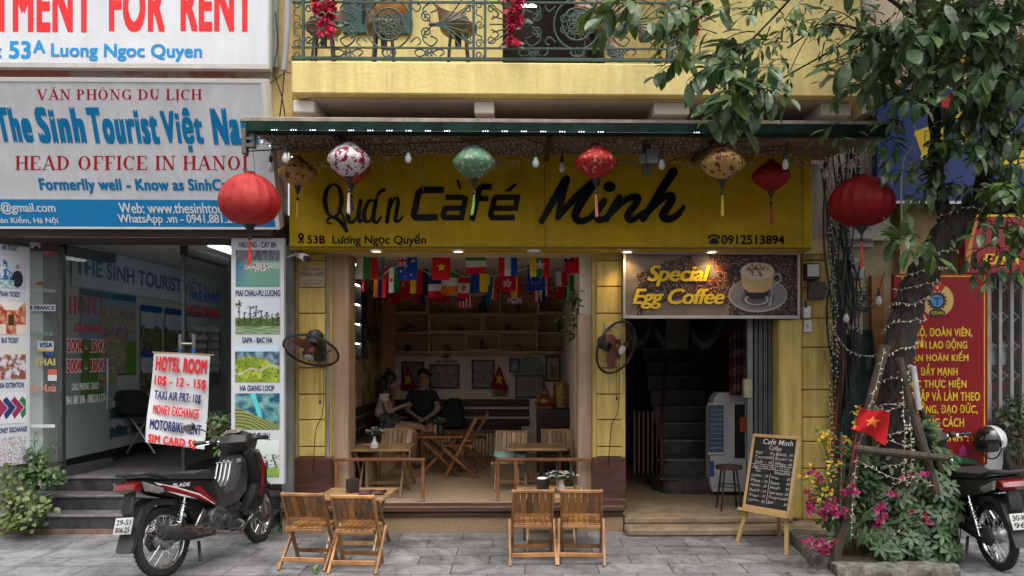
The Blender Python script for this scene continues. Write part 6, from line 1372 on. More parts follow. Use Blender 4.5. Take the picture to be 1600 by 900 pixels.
p = V((X(876, 2.4), 2.4, at(876, 637, 2.4).z)); tag(MB().lathe([(.085, 0), (.09, .01), (.09, .31), (.085, .32), (.001, .32)], p, 24).build('gold_canister', mat('embossed_gold', (.36, .23, .06), .35, .6, 40, metal=.5)), 'embossed gold cylinder canister on the dark cabinet', 'canister')
tw = thing('timber_pier', 'pale wooden pier with a potted trailing plant at the cafe right jamb', 'pier', V((X(912, .5), .5, FL)))
part('post', lwood, lambda m: m.pbox(903, 495, 921, 700, .52, .7, .004), tw)
pt = thing('trailing_plant', 'green trailing plant in a white pot high at the right cafe jamb', 'plant', at(913, 494, .5))
part('pot', white_p, lambda m: m.lathe([(.045, 0), (.055, .1), (.05, .1)], at(913, 494, .46), 14), pt)
fol = mat('indoor_foliage', (.07, .13, .035), .5, .3, 10); m = MB()
for q in range(150):
    p = at(R.gauss(897, 8), R.uniform(455, 530), R.uniform(.4, .7)) if q < 110 else at(R.uniform(895, 920), R.uniform(455, 480), R.uniform(.4, .6)); m.leaf(p, V((R.uniform(-1, 1), R.uniform(-1, .3), R.uniform(-.8, .5))), V((0, -.3, 1)), R.uniform(.06, .11), .035, .3)
part('foliage', fol, lambda mm: mm.add([tuple(v) for v in m.v], m.f), pt)['kind'] = 'stuff'
# lit display cabinet on the left wall
lc = thing('lit_cabinet', 'tall black framed wall cabinet with white light bars inside the left cafe wall', 'cabinet', V((-1.95, 1, 1.5)))
cA, cB, cz0, cz1 = at(541, 480, .66), at(566, 480, 1.35), Z(541, 562, .66), Z(541, 399, .66)
cx = max(cA.x, cB.x)
cx0 = at(543, 480, .66).x
part('carcass', mat('cabinet_back', (.16, .17, .13), .6, .4, 9), lambda m: m.box(cx0-.14, cx0-.13, .64, 1.7, cz0, cz1), lc)
part('frame', black_m, lambda m: [m.box(cx0-.13, cx0, y, y+.05, cz0, cz1) for y in (.64, 1.0, 1.38, 1.7)]+[m.box(cx0-.13, cx0, .69, 1.7, z, z+.02) for z in (cz0, cz1)], lc)
for k in range(5):
    z = cz0+(cz1-cz0)*(k+.92)/5.0; part('shelf', black_m, lambda m: m.box(cx0-.128, cx0-.01, .69, 1.7, z-.02, z-.01), lc); part('light_bar', glow('cabinet_light', (1, .95, .84), 13), lambda m: [m.box(cx0-.03, cx0-.016, .71+.38*i, .98+.38*i, z-.03, z-.022) for i in range(2)], lc)
# wire rack with hanging plants on the left wall behind it
m = MB()
for k in range(9): y = 2.0+k*.16; m.tube([(XI0+.06, y, 2.62), (XI0+.10, y, 2.1)], .006, 5)
m.bar((XI0+.1, 1.9, 2.1), (XI0+.1, 3.4, 2.1), .04, .05); m.bar((XI0+.06, 1.9, 2.62), (XI0+.06, 3.4, 2.62), .03, .03); tag(m.build('hanging_rack', mat('dark_rack', (.05, .035, .025), .6)), 'dark slatted hanging rack high on the left cafe wall', 'rack')
m = MB()
for q in range(110): m.leaf((XI0+.06+R.uniform(0, .08), R.uniform(1.95, 3.3), 2.05+R.uniform(-.08, .02)), V((R.uniform(0, 1), R.uniform(-1, 1), R.uniform(-.6, .5))), V((0, 0, 1)), .09, .03, .3)
tag(m.build('hanging_grass', fol), 'strip of green grass hung under the rack on the left cafe wall', 'grass', kind='stuff')
bk = MB(); bk.shell([(-.16, 0), (-.17, .2), (-.12, .38), (-.03, .45), (.1, .44), (.17, .3), (.18, .08), (.15, 0)], 0, .2, .82, .3)
o = bk.build('backpack', mat('black_nylon', (.014, .014, .016), .8, .3, 15), smooth=True); o.location = V((X(707, 3.75), 3.75, FL+.41)); tag(o, 'black backpack standing on the bench right of the seated man', 'backpack')
# ---------------------------------------------------------------- side doorway: cooler, stool, tinsel, shawl
ac = thing('air_cooler', 'white evaporative air cooler with blue louvres in the side doorway', 'air cooler', V((X(1138, .75), .9, .142)))
AYc = 1.2; wpl = mat('white_plastic', (.62, .62, .62), .4, .06, 4)
a, b = at(1110, 768, AYc), at(1166, 612, AYc)
ln = lambda: None
body = [(a.x+.03, 0), (a.x, .08), (a.x, .85), (a.x+.05, .98), (a.x+.10, 1.03), (b.x-.02, 1.03), (b.x, .98), (b.x, 0)]
part('housing', wpl, lambda m: m.prism([V((x, AYc, .19+z*1.10)) for x, z in body], (0, .24, 0)), ac)
part('louvre', mat('blue_louvre', (.07, .16, .26), .4, .2, 6), lambda m: [m.pbox(1108.5, 634+i*7.4, 1131, 639+i*7.4, AYc-.025, AYc-.004, .003) for i in range(10)], ac)
part('louvre_frame', wpl, lambda m: (m.pbox(1106.5, 630, 1133, 633, AYc-.03, AYc-.002), m.pbox(1106.5, 707, 1133, 710, AYc-.03, AYc-.002), m.pbox(1131, 633, 1133.5, 707, AYc-.03, AYc-.002)), ac)
part('side_grille', black_m, lambda m: m.pbox(1148, 632, 1164, 716, AYc-.006, AYc-.001), ac)
part('water_gauge', mat('blue_sticker', (.05, .13, .33), .4), lambda m: m.pbox(1109, 720, 1116, 745, AYc-.006, AYc-.001), ac)
part('castor', black_p, lambda m: [m.ball((x, AYc+.06, .17), .028, 10) for x in (a.x+.06, b.x-.04)], ac)
part('hook_bag', flat('orange_cloth', srgb(190, 80, 50)), lambda m: m.pbox(1157, 652, 1166, 676, AYc-.04, AYc-.01, .01), ac)
st = thing('round_stool', 'dark round metal stool in front of the air cooler', 'stool', V((X(1140, .35), .4, .142)))
sp_ = V((X(1139, .4), .4, .142)); part('seat', mat('brown_stool_seat', (.07, .04, .03), .4), lambda m: m.lathe([(.001, .425), (.135, .425), (.14, .435), (.14, .455), (.12, .462), (.001, .462)], sp_, 24), st)
for k in range(4): aa = pi/4+k*pi/2; part('leg', black_m, lambda m: m.tube([sp_+V((.09*cos(aa), .09*sin(aa), .42)), sp_+V((.15*cos(aa), .15*sin(aa), 0))], .011), st)
part('ring', black_m, lambda m: m.tube([sp_+V((.11*cos(k*pi/10), .11*sin(k*pi/10), .25)) for k in range(20)], .007, 6, True), st)
tn = thing('tinsel_garland', 'dark green tinsel garland in scallops under the coffee banner', 'garland', at(1050, 520, .5)); m = MB()
for x0, x1 in ((978, 1018), (1018, 1074), (1074, 1128)):
    for k in range(22):
        u = k/21; c = at(x0+(x1-x0)*u, 503+36*(1-(2*u-1)**2), .5)
        for q in range(16): d = V((R.gauss(0, 1), R.gauss(0, 1), R.gauss(0, 1))).normalized(); m.bar(c, c+d*.05, .004, .001)
part('tinsel', mat('tinsel_green', (.03, .055, .045), .4, .3, 20), lambda mm: mm.add([tuple(v) for v in m.v], m.f), tn)['kind'] = 'stuff'
sh = thing('fringed_shawl', 'dark red fringed cloth with pale swags hanging behind the gate', 'cloth', at(1155, 610, 1.0))
picture(frontal(1.0), (1140, 505, 1174, 618), lambda u, v: mix((.05, .015, .013), (.22, .16, .14), (abs(((v*4.2+.28*(2*u-1)**2) % 1)-.5) < .22)*max(0, nz(u*7, v*4, 9, 3)-.42)*4), 26, 70, sh, 'cloth', 0, wav=lambda u, v: .015*sin(u*30))
# ---------------------------------------------------------------- easel with the chalk menu
e_bl, e_br = gnd(1152, 848), gnd(1229, 868)
q0, q1 = at(1160, 793, e_bl.y), at(1233, 806, e_br.y); back = V((e_br.y-e_bl.y, -(e_br.x-e_bl.x), 0)).normalized(); back = -back if back.y < 0 else back
vv = (V((0, 0, 1))+back*.24).normalized()
epl = Plane(q0, q1-q0, vv); EW = (q1-q0).length; EH = .70
ez = thing('chalkboard_easel', 'pale wood easel with a handwritten chalk drinks menu', 'easel', (e_bl+e_br)/2)
ew = mat('pale_pine', (.52, .34, .15), .5, .12, 4, stretch=(5, 5, .8)); eo = lambda m, a0, a1, b0, b1, d0, d1, ch=.003: m.obox(epl.pt((a0+a1)/2, (b0+b1)/2, (d0+d1)/2), epl.u, epl.v, epl.n, V(((a1-a0)/2, (b1-b0)/2, (d1-d0)/2)), ch)
part('frame', ew, lambda m: (eo(m, 0, EW, 0, .035, -.02, .006), eo(m, 0, EW, EH-.03, EH, -.02, .006), eo(m, 0, .03, .0355, EH-.0305, -.02, .006), eo(m, EW-.03, EW, .0355, EH-.0305, -.02, .006)), ez)
bd = part('blackboard', mat('chalk_dusted_black', (.018, .018, .02), .75, .5, 5), lambda m: eo(m, .029, EW-.029, .034, EH-.029, -.012, -.002, 0), ez)
part('ledge', ew, lambda m: eo(m, -.02, EW+.01, -.03, -.001, -.025, .045), ez)
part('leg', ew, lambda m: m.bar(epl.pt(.04, -.02, -.02), e_bl+V((0, 0, 0)), .04, .022, back, .003), ez); part('leg', ew, lambda m: m.bar(epl.pt(EW-.04, -.02, -.02), e_br, .04, .022, back, .003), ez)
part('leg', ew, lambda m: m.bar(epl.pt(EW*.55, EH*.8, -.03), gnd(1217, 838), .04, .02, back, .003), ez)
chalk = flat('chalk', (.62, .61, .58)); rc = random.Random(4)
def ctext(t, a0, a1, b0, b1, bold=-.004):
    vs, fs = text_mesh(t, bold, .12, 1.05); lx, hx = min(v.x for v in vs), max(v.x for v in vs); ly, hy = min(v.y for v in vs), max(v.y for v in vs); tl_ = rc.uniform(-.03, .03)
    MB().add([epl.pt(EW*(a0+(a1-a0)*(v.x-lx)/(hx-lx)), EH*(b0+(b1-b0)*(v.y-ly)/(hy-ly)+.0028*sin((v.x-lx)*2.3+b0*40)+tl_*(v.x-lx)/(hx-lx)*.3), -.0008) for v in vs], fs).build('chalk_writing', chalk, ez)
ctext('Cafe Minh', .25, .88, .875, .945, .008); ctext('Coffee', .40, .66, .80, .86)
for i, (l, lp, r_, rp_) in enumerate((('Egg :', '70', 'Black :', '40'), ('Coconut :', '50', 'Brown :', '40'), ('Salt :', '50', 'White :', '40'))):
    y = .755-.062*i; ctext(l, .12, .12+.042*len(l), y-.018, y+.024); ctext(lp, .43, .49, y-.014, y+.02); ctext(r_, .56, .56+.04*len(r_), y-.018, y+.022); ctext(rp_, .85, .91, y-.016, y+.018)
ctext('Egg coffee class : 12 usd', .11, .88, .556, .592); ctext('Tea', .16, .28, .495, .538); ctext('Smoothie', .58, .90, .49, .535)
for i, (l, lp) in enumerate((('Lemon :', '35'), ('Mint :', '35'), ('Apple :', '35'), ('Peach :', '35'), ('Ginger :', '35'), ('Lipton :', '35'))): y = .45-.066*i; ctext(l, .10, .36, y-.018, y+.022); ctext(lp, .39, .46, y-.014, y+.018)
for i, (l, lp) in enumerate((('Mango :', '50'), ('Banana :', '50'), ('Avocado :', '50'), ('Snow lemon :', '50'), ('Orange juice :', '50'), ('Beer :', '30'))): y = .445-.064*i; ctext(l, .53, .53+.026*len(l), y-.018, y+.022); ctext(lp, .86, .92, y-.014, y+.018)
m = MB(); L = lambda a0, b0_, a1, b1_: m.bar(epl.pt(EW*a0, EH*b0_, -.0006), epl.pt(EW*a1, EH*b1_, -.0006), .004, .0006, back)
L(.52, .58, .52, .76); L(.08, .602, .93, .597); L(.08, .548, .93, .543); L(.50, .10, .50, .5); m.build('chalk_line', chalk, ez)
# ================================================================ MOTORBIKES
rubber = mat('tyre_rubber', (.022, .022, .023), .8, .3, 20, .2); alloy = mat('dusty_alloy', (.34, .34, .34), .42, .3, 14, .2, metal=.7); engm = mat('engine_metal', (.10, .10, .105), .5, .4, 18, .3, metal=.5)
gloss = mat('black_bike_paint', (.012, .012, .014), .28, .3, 8, coat=.4); seatm = mat('seat_vinyl', (.022, .022, .024), .6, .25, 14, .12); dusty = mat('dusty_black_plastic', (.032, .031, .031), .55, .35, 7, .08)
redl = mat('red_tail_lens', (.17, .010, .012), .15, .1, 9, coat=.6); clearl = mat('smoky_lens', (.26, .22, .21), .2, .2, 12, coat=.5); platem = flat('plate_white', (.50, .51, .50), .6, .2); bike_red = flat('bike_red', srgb(125, 14, 24)); bike_wh = flat('bike_white', (.62, .62, .63))
def bike(label, plate, paint, side, cover, stripes=True, name=None, heatc=None):
    t_ = thing('motorbike', label, 'motorbike', (0, 0, 0), 'motorbikes parked on the pavement')
    ST = Matrix.Translation((1.02, 0, 0)) @ Matrix.Rotation(radians(11), 4, 'Z') @ Matrix.Translation((-1.02, 0, 0))
    def bp(name_, mt, fn, par=None, sm=True, st=False):
        mb = MB(); mb.m = ST if st else None; fn(mb)
        if name_ in ('side_cowl', 'stripe', 'seat', 'grab_rail', 'tail_lamp', 'indicator', 'rear_fender', 'plate_bracket'):
            for p in mb.v:
                if p.x < 0: p.z += .05*min(1, -p.x/.3)*(1 if p.z > .5 else .4); p.x *= .80
        return mb.build(name_, mt, par or t_, smooth=sm)
    circ = lambda cx, cz, r, y=0, n=40: [(cx+r*cos(2*pi*k/n), y, cz+r*sin(2*pi*k/n)) for k in range(n)]
    for cx_, st in ((0, False), (1.24, True)):
        def tyre(m):
            m.tube(circ(cx_, .28, .2465, 0, 48), .0335, 12, True)
            for k in range(48):
                a = 2*pi*k/48
                for s_ in (-1, 1): c = V((cx_+.277*cos(a), s_*.013, .28+.277*sin(a))); m.bar(c, c+V((.012*sin(a)*s_+.004*cos(a)*0, s_*.016, -.012*cos(a)*s_))*.9-V((cos(a), 0, sin(a)))*.006, .006, .006, (cos(a), 0, sin(a)))
        w_ = bp('wheel', rubber, tyre, st=st)
        bp('rim', chrome, lambda m: (m.tube(circ(cx_, .28, .212, .018), .008, 8, True), m.tube(circ(cx_, .28, .212, -.018), .008, 8, True), m.lathe([(.209, -.018), (.205, 0), (.209, .018)], (cx_, 0, .28), 40, (0, 1, 0), cap=False)), w_, st=st)
        def spk(m):
            for k in range(36):
                a = 2*pi*k/36; b = a+(.5 if k % 4 < 2 else -.5); s_ = 1 if k % 2 else -1; m.tube([(cx_+.05*cos(b), s_*.035, .28+.05*sin(b)), (cx_+.208*cos(a), 0, .28+.208*sin(a))], .0018, 4)
        bp('spoke', chrome, spk, w_, st=st)
        bp('hub', alloy, lambda m: m.lathe([(.02, -.075), (.05, -.07), (.062, -.06), (.07, -.02), (.068, .02), (.05, .05), (.02, .07)], (cx_, 0, .28), 24, (0, 1, 0)), w_, st=st)
        if st: bp('brake_disc', steel, lambda m: (m.lathe([(.05, -.001), (.105, -.001), (.105, .002), (.05, .002), (.05, -.001)], (cx_, -.072, .28), 30, (0, 1, 0), cap=False), m.box(cx_-.14, cx_-.06, -.1, -.06, .30, .36, .01)), w_, st=st)
        else: bp('axle_nut', steel, lambda m: m.lathe([(.014, -.13), (.014, -.1), (.02, -.1), (.02, -.07)], (cx_, 0, .28), 8, (0, 1, 0)), w_)
    for s_ in (-1, 1):
        bp('fork_leg', alloy, lambda m: m.tube([(1.245, s_*.085, .27), (1.15, s_*.085, .50), (1.06, s_*.08, .72)], [.021, .024, .018], 10), st=True)
        bp('shock', chrome, lambda m: (m.tube([(.02+.11*t+.018*cos(t*2*pi*9)*.95, s_*.125+.022*sin(t*2*pi*9), .34+.22*t) for t in [k/108 for k in range(109)]], .0055, 5), m.tube([(.02, s_*.125, .28), (.14, s_*.125, .60)], .011, 8)))
    bp('swing_arm', dusty, lambda m: [m.bar((.0, s_*.105, .28), (.42, s_*.09, .34), .03, .045, ch=.006) for s_ in (-1, 1)])
    bp('chain_case', dusty, lambda m: m.shell([(-.09, .28), (-.05, .36), (.1, .37), (.42, .41), (.5, .36), (.44, .28), (.1, .22), (-.05, .21)], .055, .10, .9))
    # fenders
    bp('rear_fender', dusty, lambda m: m.shell([(.10, .60), (-.14, .615), (-.30, .54), (-.40, .42), (-.49, .255), (-.455, .245), (-.365, .38), (-.27, .49), (-.14, .565), (.10, .55)], -.075, .075, .96, .18))
    bp('front_fender', paint, lambda m: [m.add([(1.24+r*cos(a), y, .28+r*sin(a)) for a in [radians(35+125*k/12) for k in range(13)] for y, r in ((-.062, .285), (-.05, .312), (0, .32), (.05, .312), (.062, .285))], [(i*5+j, i*5+j+1, i*5+j+6, i*5+j+5) for i in range(12) for j in range(4)])], st=True)
    # rear body
    sp_ = [(-.34, .745), (-.30, .685), (-.10, .635), (.16, .585), (.40, .50), (.50, .45), (.56, .50), (.53, .62), (.44, .70), (.2, .735), (-.1, .765)]
    cw = bp('side_cowl', side, lambda m: m.shell(sp_, -.135, .135, .88, .16))
    if stripes:
        for s_ in (-1, 1):
            yy = s_*.1365
            for k, (col_, L) in enumerate(((bike_wh, [(-.22, .728), (.05, .695), (.30, .60), (.46, .492), (.475, .478), (.30, .575), (.05, .675), (-.18, .712)]), (bike_red, [(-.14, .716), (.08, .672), (.30, .585), (.45, .490), (.30, .560), (.08, .640), (-.05, .672)]), (bike_wh, [(-.08, .668), (.10, .628), (.26, .565), (.10, .612)]), (bike_red, [(.22, .66), (.30, .665), (.44, .535), (.50, .475), (.40, .53)]))):
                bp('stripe', col_, lambda m: m.add([(x, yy+s_*(.002+.0007*k), z) for x, z in L], [tuple(range(len(L)))]), cw, False)
        vs, fs = text_mesh('BLADE', .025, .3); hx = max(v.x for v in vs); hy = max(v.y for v in vs)
        for s_ in (-1, 1): MB().add([((.0+.20*v.x/hx) if s_ < 0 else .2-.2*v.x/hx, s_*.142, .70+.028*v.y/hy-.02*(v.x/hx if s_ < 0 else 1-v.x/hx)) for v in vs], fs).build('lettering', bike_wh, cw)
    bp('seat', seatm, lambda m: m.shell([(-.30, .765), (-.22, .795), (-.02, .81), (.16, .79), (.26, .775), (.42, .785), (.53, .765), (.57, .715), (.5, .69), (.2, .73), (-.28, .75)], -.14, .14, .84, .28))
    bp('grab_rail', seatm, lambda m: m.tube(catmull([(-.02, -.135, .77), (-.22, -.14, .79), (-.36, -.10, .795), (-.39, 0, .795), (-.36, .10, .795), (-.22, .14, .79), (-.02, .135, .77)], 4), .016, 8))
    bp('tail_lamp', redl, lambda m: m.shell([(-.31, .745), (-.41, .725), (-.435, .69), (-.39, .655), (-.31, .66)], -.10, .10, .8, .3))
    for s_ in (-1, 1): bp('indicator', clearl, lambda m: m.shell([(-.36, .735), (-.12, .69), (-.10, .66), (-.18, .64), (-.33, .66)], s_*.138-.018, s_*.138+.018, .8))
    p_ = Plane((-.385, .095, .405), (0, -1, 0), (.35, 0, 1)); pm = lambda m, d0, d1, q=0: m.obox(p_.pt(.095, .07, (d0+d1)/2), p_.u, p_.v, p_.n, V((.084-q, .062-q, (d1-d0)/2)), .001)
    pl_ = bp('number_plate', platem, lambda m: pm(m, .0, .004), sm=False)
    for i, tx in enumerate(plate):
        vs, fs = text_mesh(tx, .02); hx = max(v.x for v in vs); lx = min(v.x for v in vs); hy = max(v.y for v in vs); ly = min(v.y for v in vs)
        MB().add([p_.pt(.027+.136*(v.x-lx)/(hx-lx), .076-.056*i+.042*(v.y-ly)/(hy-ly), .006) for v in vs], fs).build('lettering', black_p, pl_)
    bp('plate_bracket', dusty, lambda m: (m.bar((-.40, 0, .50), (-.34, 0, .66), .10, .04, ch=.01),))
    # middle, leg shield, headset
    bp('centre_cover', cover, lambda m: m.shell([(.42, .66), (.46, .46), (.60, .40), (.80, .42), (.96, .52), (1.03, .80), (.95, .86), (.88, .68), (.78, .56), (.66, .54), (.56, .62), (.52, .70)], -.10, .10, .86, .3))
    for s_ in (-1, 1):
        lsd = bp('leg_shield', paint, lambda m: m.shell([(.95, .90), (1.07, .88), (1.15, .70), (1.12, .50), (1.02, .36), (.90, .30), (.80, .36), (.90, .46), (.97, .58), (.95, .72)], s_*.13-.055, s_*.13+.055, .86, .3))
        if stripes: bp('stripe', bike_red, lambda m: m.add([(x, s_*(.187+.0), z) for x, z in ((1.06, .82), (1.10, .74), (1.06, .56), (.99, .45), (1.02, .58), (1.05, .70))], [(0, 1, 2, 3, 4, 5)]), lsd, False)
    bp('front_panel', paint, lambda m: m.shell([(1.02, .93), (1.14, .86), (1.20, .70), (1.14, .60), (1.04, .72)], -.13, .13, .75, .35))
    bp('ignition_lock', alloy, lambda m: m.lathe([(.022, 0), (.022, .012), (.008, .014)], (.90, -.07, .80), 14, (-1, -.25, .2)))
    bp('handlebar_cover', dusty, lambda m: m.shell([(.83, .97), (.87, 1.04), (.98, 1.07), (1.10, 1.02), (1.15, .93), (1.08, .86), (.96, .85), (.89, .89)], -.125, .125, .7, .4), st=True)
    bp('dial_panel', clearl, lambda m: m.prism([V((.865, -.07, 1.052)), V((.865, .07, 1.052)), V((.96, .09, 1.076)), V((.96, -.09, 1.076))], (0, 0, .006)), st=True)
    bp('headlamp', clearl, lambda m: m.ball((1.12, 0, .95), .07, 14, (.7, 1.2, .8)), st=True)
    for s_ in (-1, 1):
        bp('handlebar', chrome, lambda m: m.tube([(.95, s_*.08, .97), (.92, s_*.2, .99), (.85, s_*.34, .99)], .012, 8), st=True)
        bp('grip', black_p, lambda m: m.tube([(.885, s_*.25, .99), (.85, s_*.345, .99)], [.019, .02], 10), st=True); bp('lever', steel, lambda m: m.tube([(.945, s_*.17, .985), (.96, s_*.26, .97), (.91, s_*.345, .96)], .006, 6), st=True)
        bp('brake_cable', black_p, lambda m: m.tube(catmull([(.92, s_*.2, .98), (1.05, s_*.18, 1.02), (1.14, s_*.08, .90), (1.12, s_*.05, .70)], 5), .005, 5), st=True)
        bp('switch_box', dusty, lambda m: m.ball((.915, s_*.20, .99), .035, 12, (1, 1.1, .9)), st=True)
        if s_ < 0: continue
        mr = bp('mirror', black_p, lambda m: (m.tube(catmull([(.92, s_*.19, 1.0), (.92, s_*.25, 1.08), (.88, s_*.36, 1.13)], 4), .006, 6), m.ball((.87, s_*.40, 1.15), .058, 16, (.32, 1.25, .75))), st=True)
        bp('mirror_glass', mat('mirror_silver', (.75, .76, .74), .05, .02, 2, metal=1), lambda m: m.lathe([(.001, .021), (.04, .0205), (.05, .019)], (.87, s_*.40, 1.15), 20, (-1, 0, .1)), mr, st=True)
    # step rack of bent chrome rods before the seat
    bp('chrome_rack', chrome, lambda m: [m.tube(catmull([(.60, y, .60), (.62, y, .58), (.70, y, .66), (.76, y, .80), (.80, y, .82)], 4), .007, 6) for y in (-.09, -.045, 0, .045)]+[m.tube([(.77, -.10, .805), (.77, .07, .805)], .007, 6), m.tube([(.615, -.10, .60), (.615, .07, .60)], .007, 6)])
    # engine, exhaust, pedals, stands
    bp('engine', engm, lambda m: (m.lathe([(.05, -.135), (.10, -.13), (.115, -.11), (.115, .09), (.09, .12)], (.52, 0, .345), 24, (0, 1, 0)), m.shell([(.44, .26), (.42, .40), (.52, .44), (.66, .42), (.70, .30), (.60, .24)], -.10, .10, .9), m.obox(V((.76, 0, .37)), V((1, 0, .1)).normalized(), V((0, 1, 0)), V((-.1, 0, 1)).normalized(), V((.10, .065, .06)), .015), *[m.obox(V((.70+.03*k, 0, .365+.003*k)), V((1, 0, .1)).normalized(), V((0, 1, 0)), V((-.1, 0, 1)).normalized(), V((.004, .085, .078)), .003) for k in range(6)], m.lathe([(.03, -.15), (.05, -.146), (.055, -.12)], (.60, 0, .33), 16, (0, 1, 0))))
    ex = bp('muffler', dusty, lambda m: (m.tube([(.40, -.15, .27), (.15, -.165, .31), (-.16, -.185, .375), (-.19, -.186, .382)], [.035, .058, .062, .05], 16), m.tube([(-.185, -.186, .381), (-.20, -.187, .384)], [.026, .026], 12)))
    bp('heat_shield', heatc or mat('rusty_chrome', (.42, .38, .34), .25, .5, 9, metal=.9, col2=(.10, .045, .02), thr=(.42, .58)), lambda m: m.add([(x, -.152-.025*t+r*cos(a)*-1*.98, z+r*sin(a)) for t, x, z, r in ((0, .34, .285, .046), (.4, .16, .312, .062), (1, -.15, .375, .066)) for a in [radians(-20+100*k/6) for k in range(7)]], [(i*7+j, i*7+j+1, i*7+j+8, i*7+j+7) for i in range(2) for j in range(6)]), ex)
    bp('exhaust_pipe', alloy, lambda m: m.tube(catmull([(.80, -.03, .32), (.86, -.09, .25), (.74, -.13, .21), (.55, -.14, .23), (.40, -.15, .27)], 5), .017, 8))
    bp('foot_peg', rubber, lambda m: [(m.tube([(.62, s_*.06, .24), (.62, s_*.25, .24)], .014, 8), m.tube([(.30, s_*.10, .34), (.26, s_*.24, .35)], .014, 8)) for s_ in (-1, 1)]); bp('brake_pedal', chrome, lambda m: m.tube(catmull([(.60, -.16, .22), (.72, -.19, .23), (.82, -.19, .30), (.83, -.22, .33), (.80, -.24, .33)], 4), .008, 6))
    bp('passenger_bracket', steel, lambda m: [m.bar((.36, s_*.12, .46), (.24, s_*.13, .34), .02, .05, ch=.006) for s_ in (-1, 1)])
    bp('side_stand', dusty, lambda m: (m.tube([(.46, .10, .26), (.40, .25, .015)], .011, 8), m.tube([(.34, -.05, .20), (.26, -.12, .06)], .013, 8), m.tube([(.34, .05, .20), (.26, .12, .06)], .013, 8)))
    bp('inner_frame', black_p, lambda m: (m.bar((.10, 0, .58), (.60, 0, .45), .10, .14, ch=.02), m.bar((.35, 0, .55), (.45, 0, .36), .08, .2, ch=.02), m.bar((1.0, 0, .55), (1.05, 0, .85), .1, .1, ch=.02)))
    return t_
def park(t_, rear, heading, lean): t_.location = rear; t_.rotation_euler = Matrix.Rotation(heading, 4, 'Z').to_euler() if False else (radians(lean), 0, heading); t_.rotation_mode = 'XYZ'
rr_, rf_ = gnd(258, 901), gnd(412, 847)
b1 = bike('black motorbike with red and white stripes parked before the travel office steps', ('29-S1', '806.25'), gloss, gloss, dusty)
hd1 = atan2(rf_.y-rr_.y, rf_.x-rr_.x); park(b1, rr_, hd1, -6)
b2 = bike('dark motorbike with brown black seat parked behind the flowering tree bed', ('30-K8', '966'), gloss, dusty, dusty, False)
rr2 = gnd(1561, 890); park(b2, rr2, radians(90), -5)
b3 = bike('white fronted motorbike with a helmet on its handlebar at the right edge', ('29-X3', '417'), mat('white_bike_paint', (.55, .55, .56), .25, .05, 5, coat=.4), gloss, dusty, False)
q = at(1560, 700, .05); park(b3, V((q.x+.95, .12, 0)), radians(176), -5)
hl = thing('helmet', 'white and black open face helmet hung over the motorbike handlebar', 'helmet', at(1548, 716, -.25)); hc = at(1547, 688, -.25)
hm = Matrix.Translation(hc) @ Matrix.Rotation(radians(205), 4, 'Z') @ Matrix.Rotation(radians(12), 4, 'Y')
def hpart(n_, mt, fn, sm=True): mb = MB(); mb.m = hm; fn(mb); return mb.build(n_, mt, hl, smooth=sm)
def cap(m, r, a0, a1, z0, z1, n=26, k=10):
    P = [(r*1.12*sin(b)*cos(a), r*.95*sin(b)*sin(a), r*1.0*cos(b)) for b in [z0+(z1-z0)*j/k for j in range(k+1)] for a in [a0+(a1-a0)*i/n for i in range(n+1)]]
    m.add(P, [(j*(n+1)+i, j*(n+1)+i+1, (j+1)*(n+1)+i+1, (j+1)*(n+1)+i) for j in range(k) for i in range(n)])
hpart('shell', mat('white_helmet', (.60, .59, .57), .3, .05, 6, coat=.4), lambda m: cap(m, .145, radians(80), radians(280), .02, 2.0)); hpart('shell_front', gloss, lambda m: cap(m, .1452, radians(-80), radians(80), .02, 1.5))
hpart('visor', mat('smoked_visor', (.012, .012, .014), .06, .1, 4, coat=.6), lambda m: cap(m, .158, radians(-68), radians(68), .75, 2.1)); hpart('lining', black_p, lambda m: cap(m, .132, 0, 2*pi, .05, 2.0))
hpart('visor_hinge', steel, lambda m: [m.lathe([(.02, 0), (.018, .006), (.001, .008)], (.03, s_*.142, .0), 12, (0, s_, 0)) for s_ in (-1, 1)]); hpart('strap', black_p, lambda m: m.tube(catmull([(.0, .12, -.05), (.03, .06, -.16), (.03, -.05, -.16), (.0, -.12, -.05)], 5), .007, 5)); hpart('red_badge', redl, lambda m: m.lathe([(.035, 0), (.03, .004), (.001, .005)], (-.08, -.115, .0), 10, (-.5, -.85, .1)))
# ================================================================ RIGHT NEIGHBOUR SHOP
nb = thing('neighbour_building', 'neighbour house right of the cafe with pale upper wall and dark shopfront', 'building', (4.6, .5, 0))
def npart(*a, **k): return part(*a, par=nb, **k)
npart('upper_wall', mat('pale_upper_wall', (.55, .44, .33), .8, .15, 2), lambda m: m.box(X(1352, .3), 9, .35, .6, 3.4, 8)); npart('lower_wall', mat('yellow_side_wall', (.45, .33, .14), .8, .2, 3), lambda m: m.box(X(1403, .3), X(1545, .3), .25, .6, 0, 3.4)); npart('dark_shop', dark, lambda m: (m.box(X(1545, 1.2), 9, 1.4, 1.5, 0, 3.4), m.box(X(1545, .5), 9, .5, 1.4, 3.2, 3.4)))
npart('shop_shelf', mat('shop_clutter', (.10, .03, .03), .7, .4, 6, col2=(.02, .02, .02), thr=(.45, .55)), lambda m: m.box(X(1545, 1.2), 9, 1.2, 1.35, 0, 2.6)); npart('upper_beam', mat('terracotta_beam', (.35, .16, .08), .7, .2, 4), lambda m: (m.pbox(1345, 52, 1800, 60, .2, .34), m.pbox(1340, 132, 1800, 136, .1, .34)))
npart('column', mat('grey_column', (.42, .38, .35), .8, .1, 3), lambda m: m.pbox(1347, -60, 1362, 178, .1, .36))
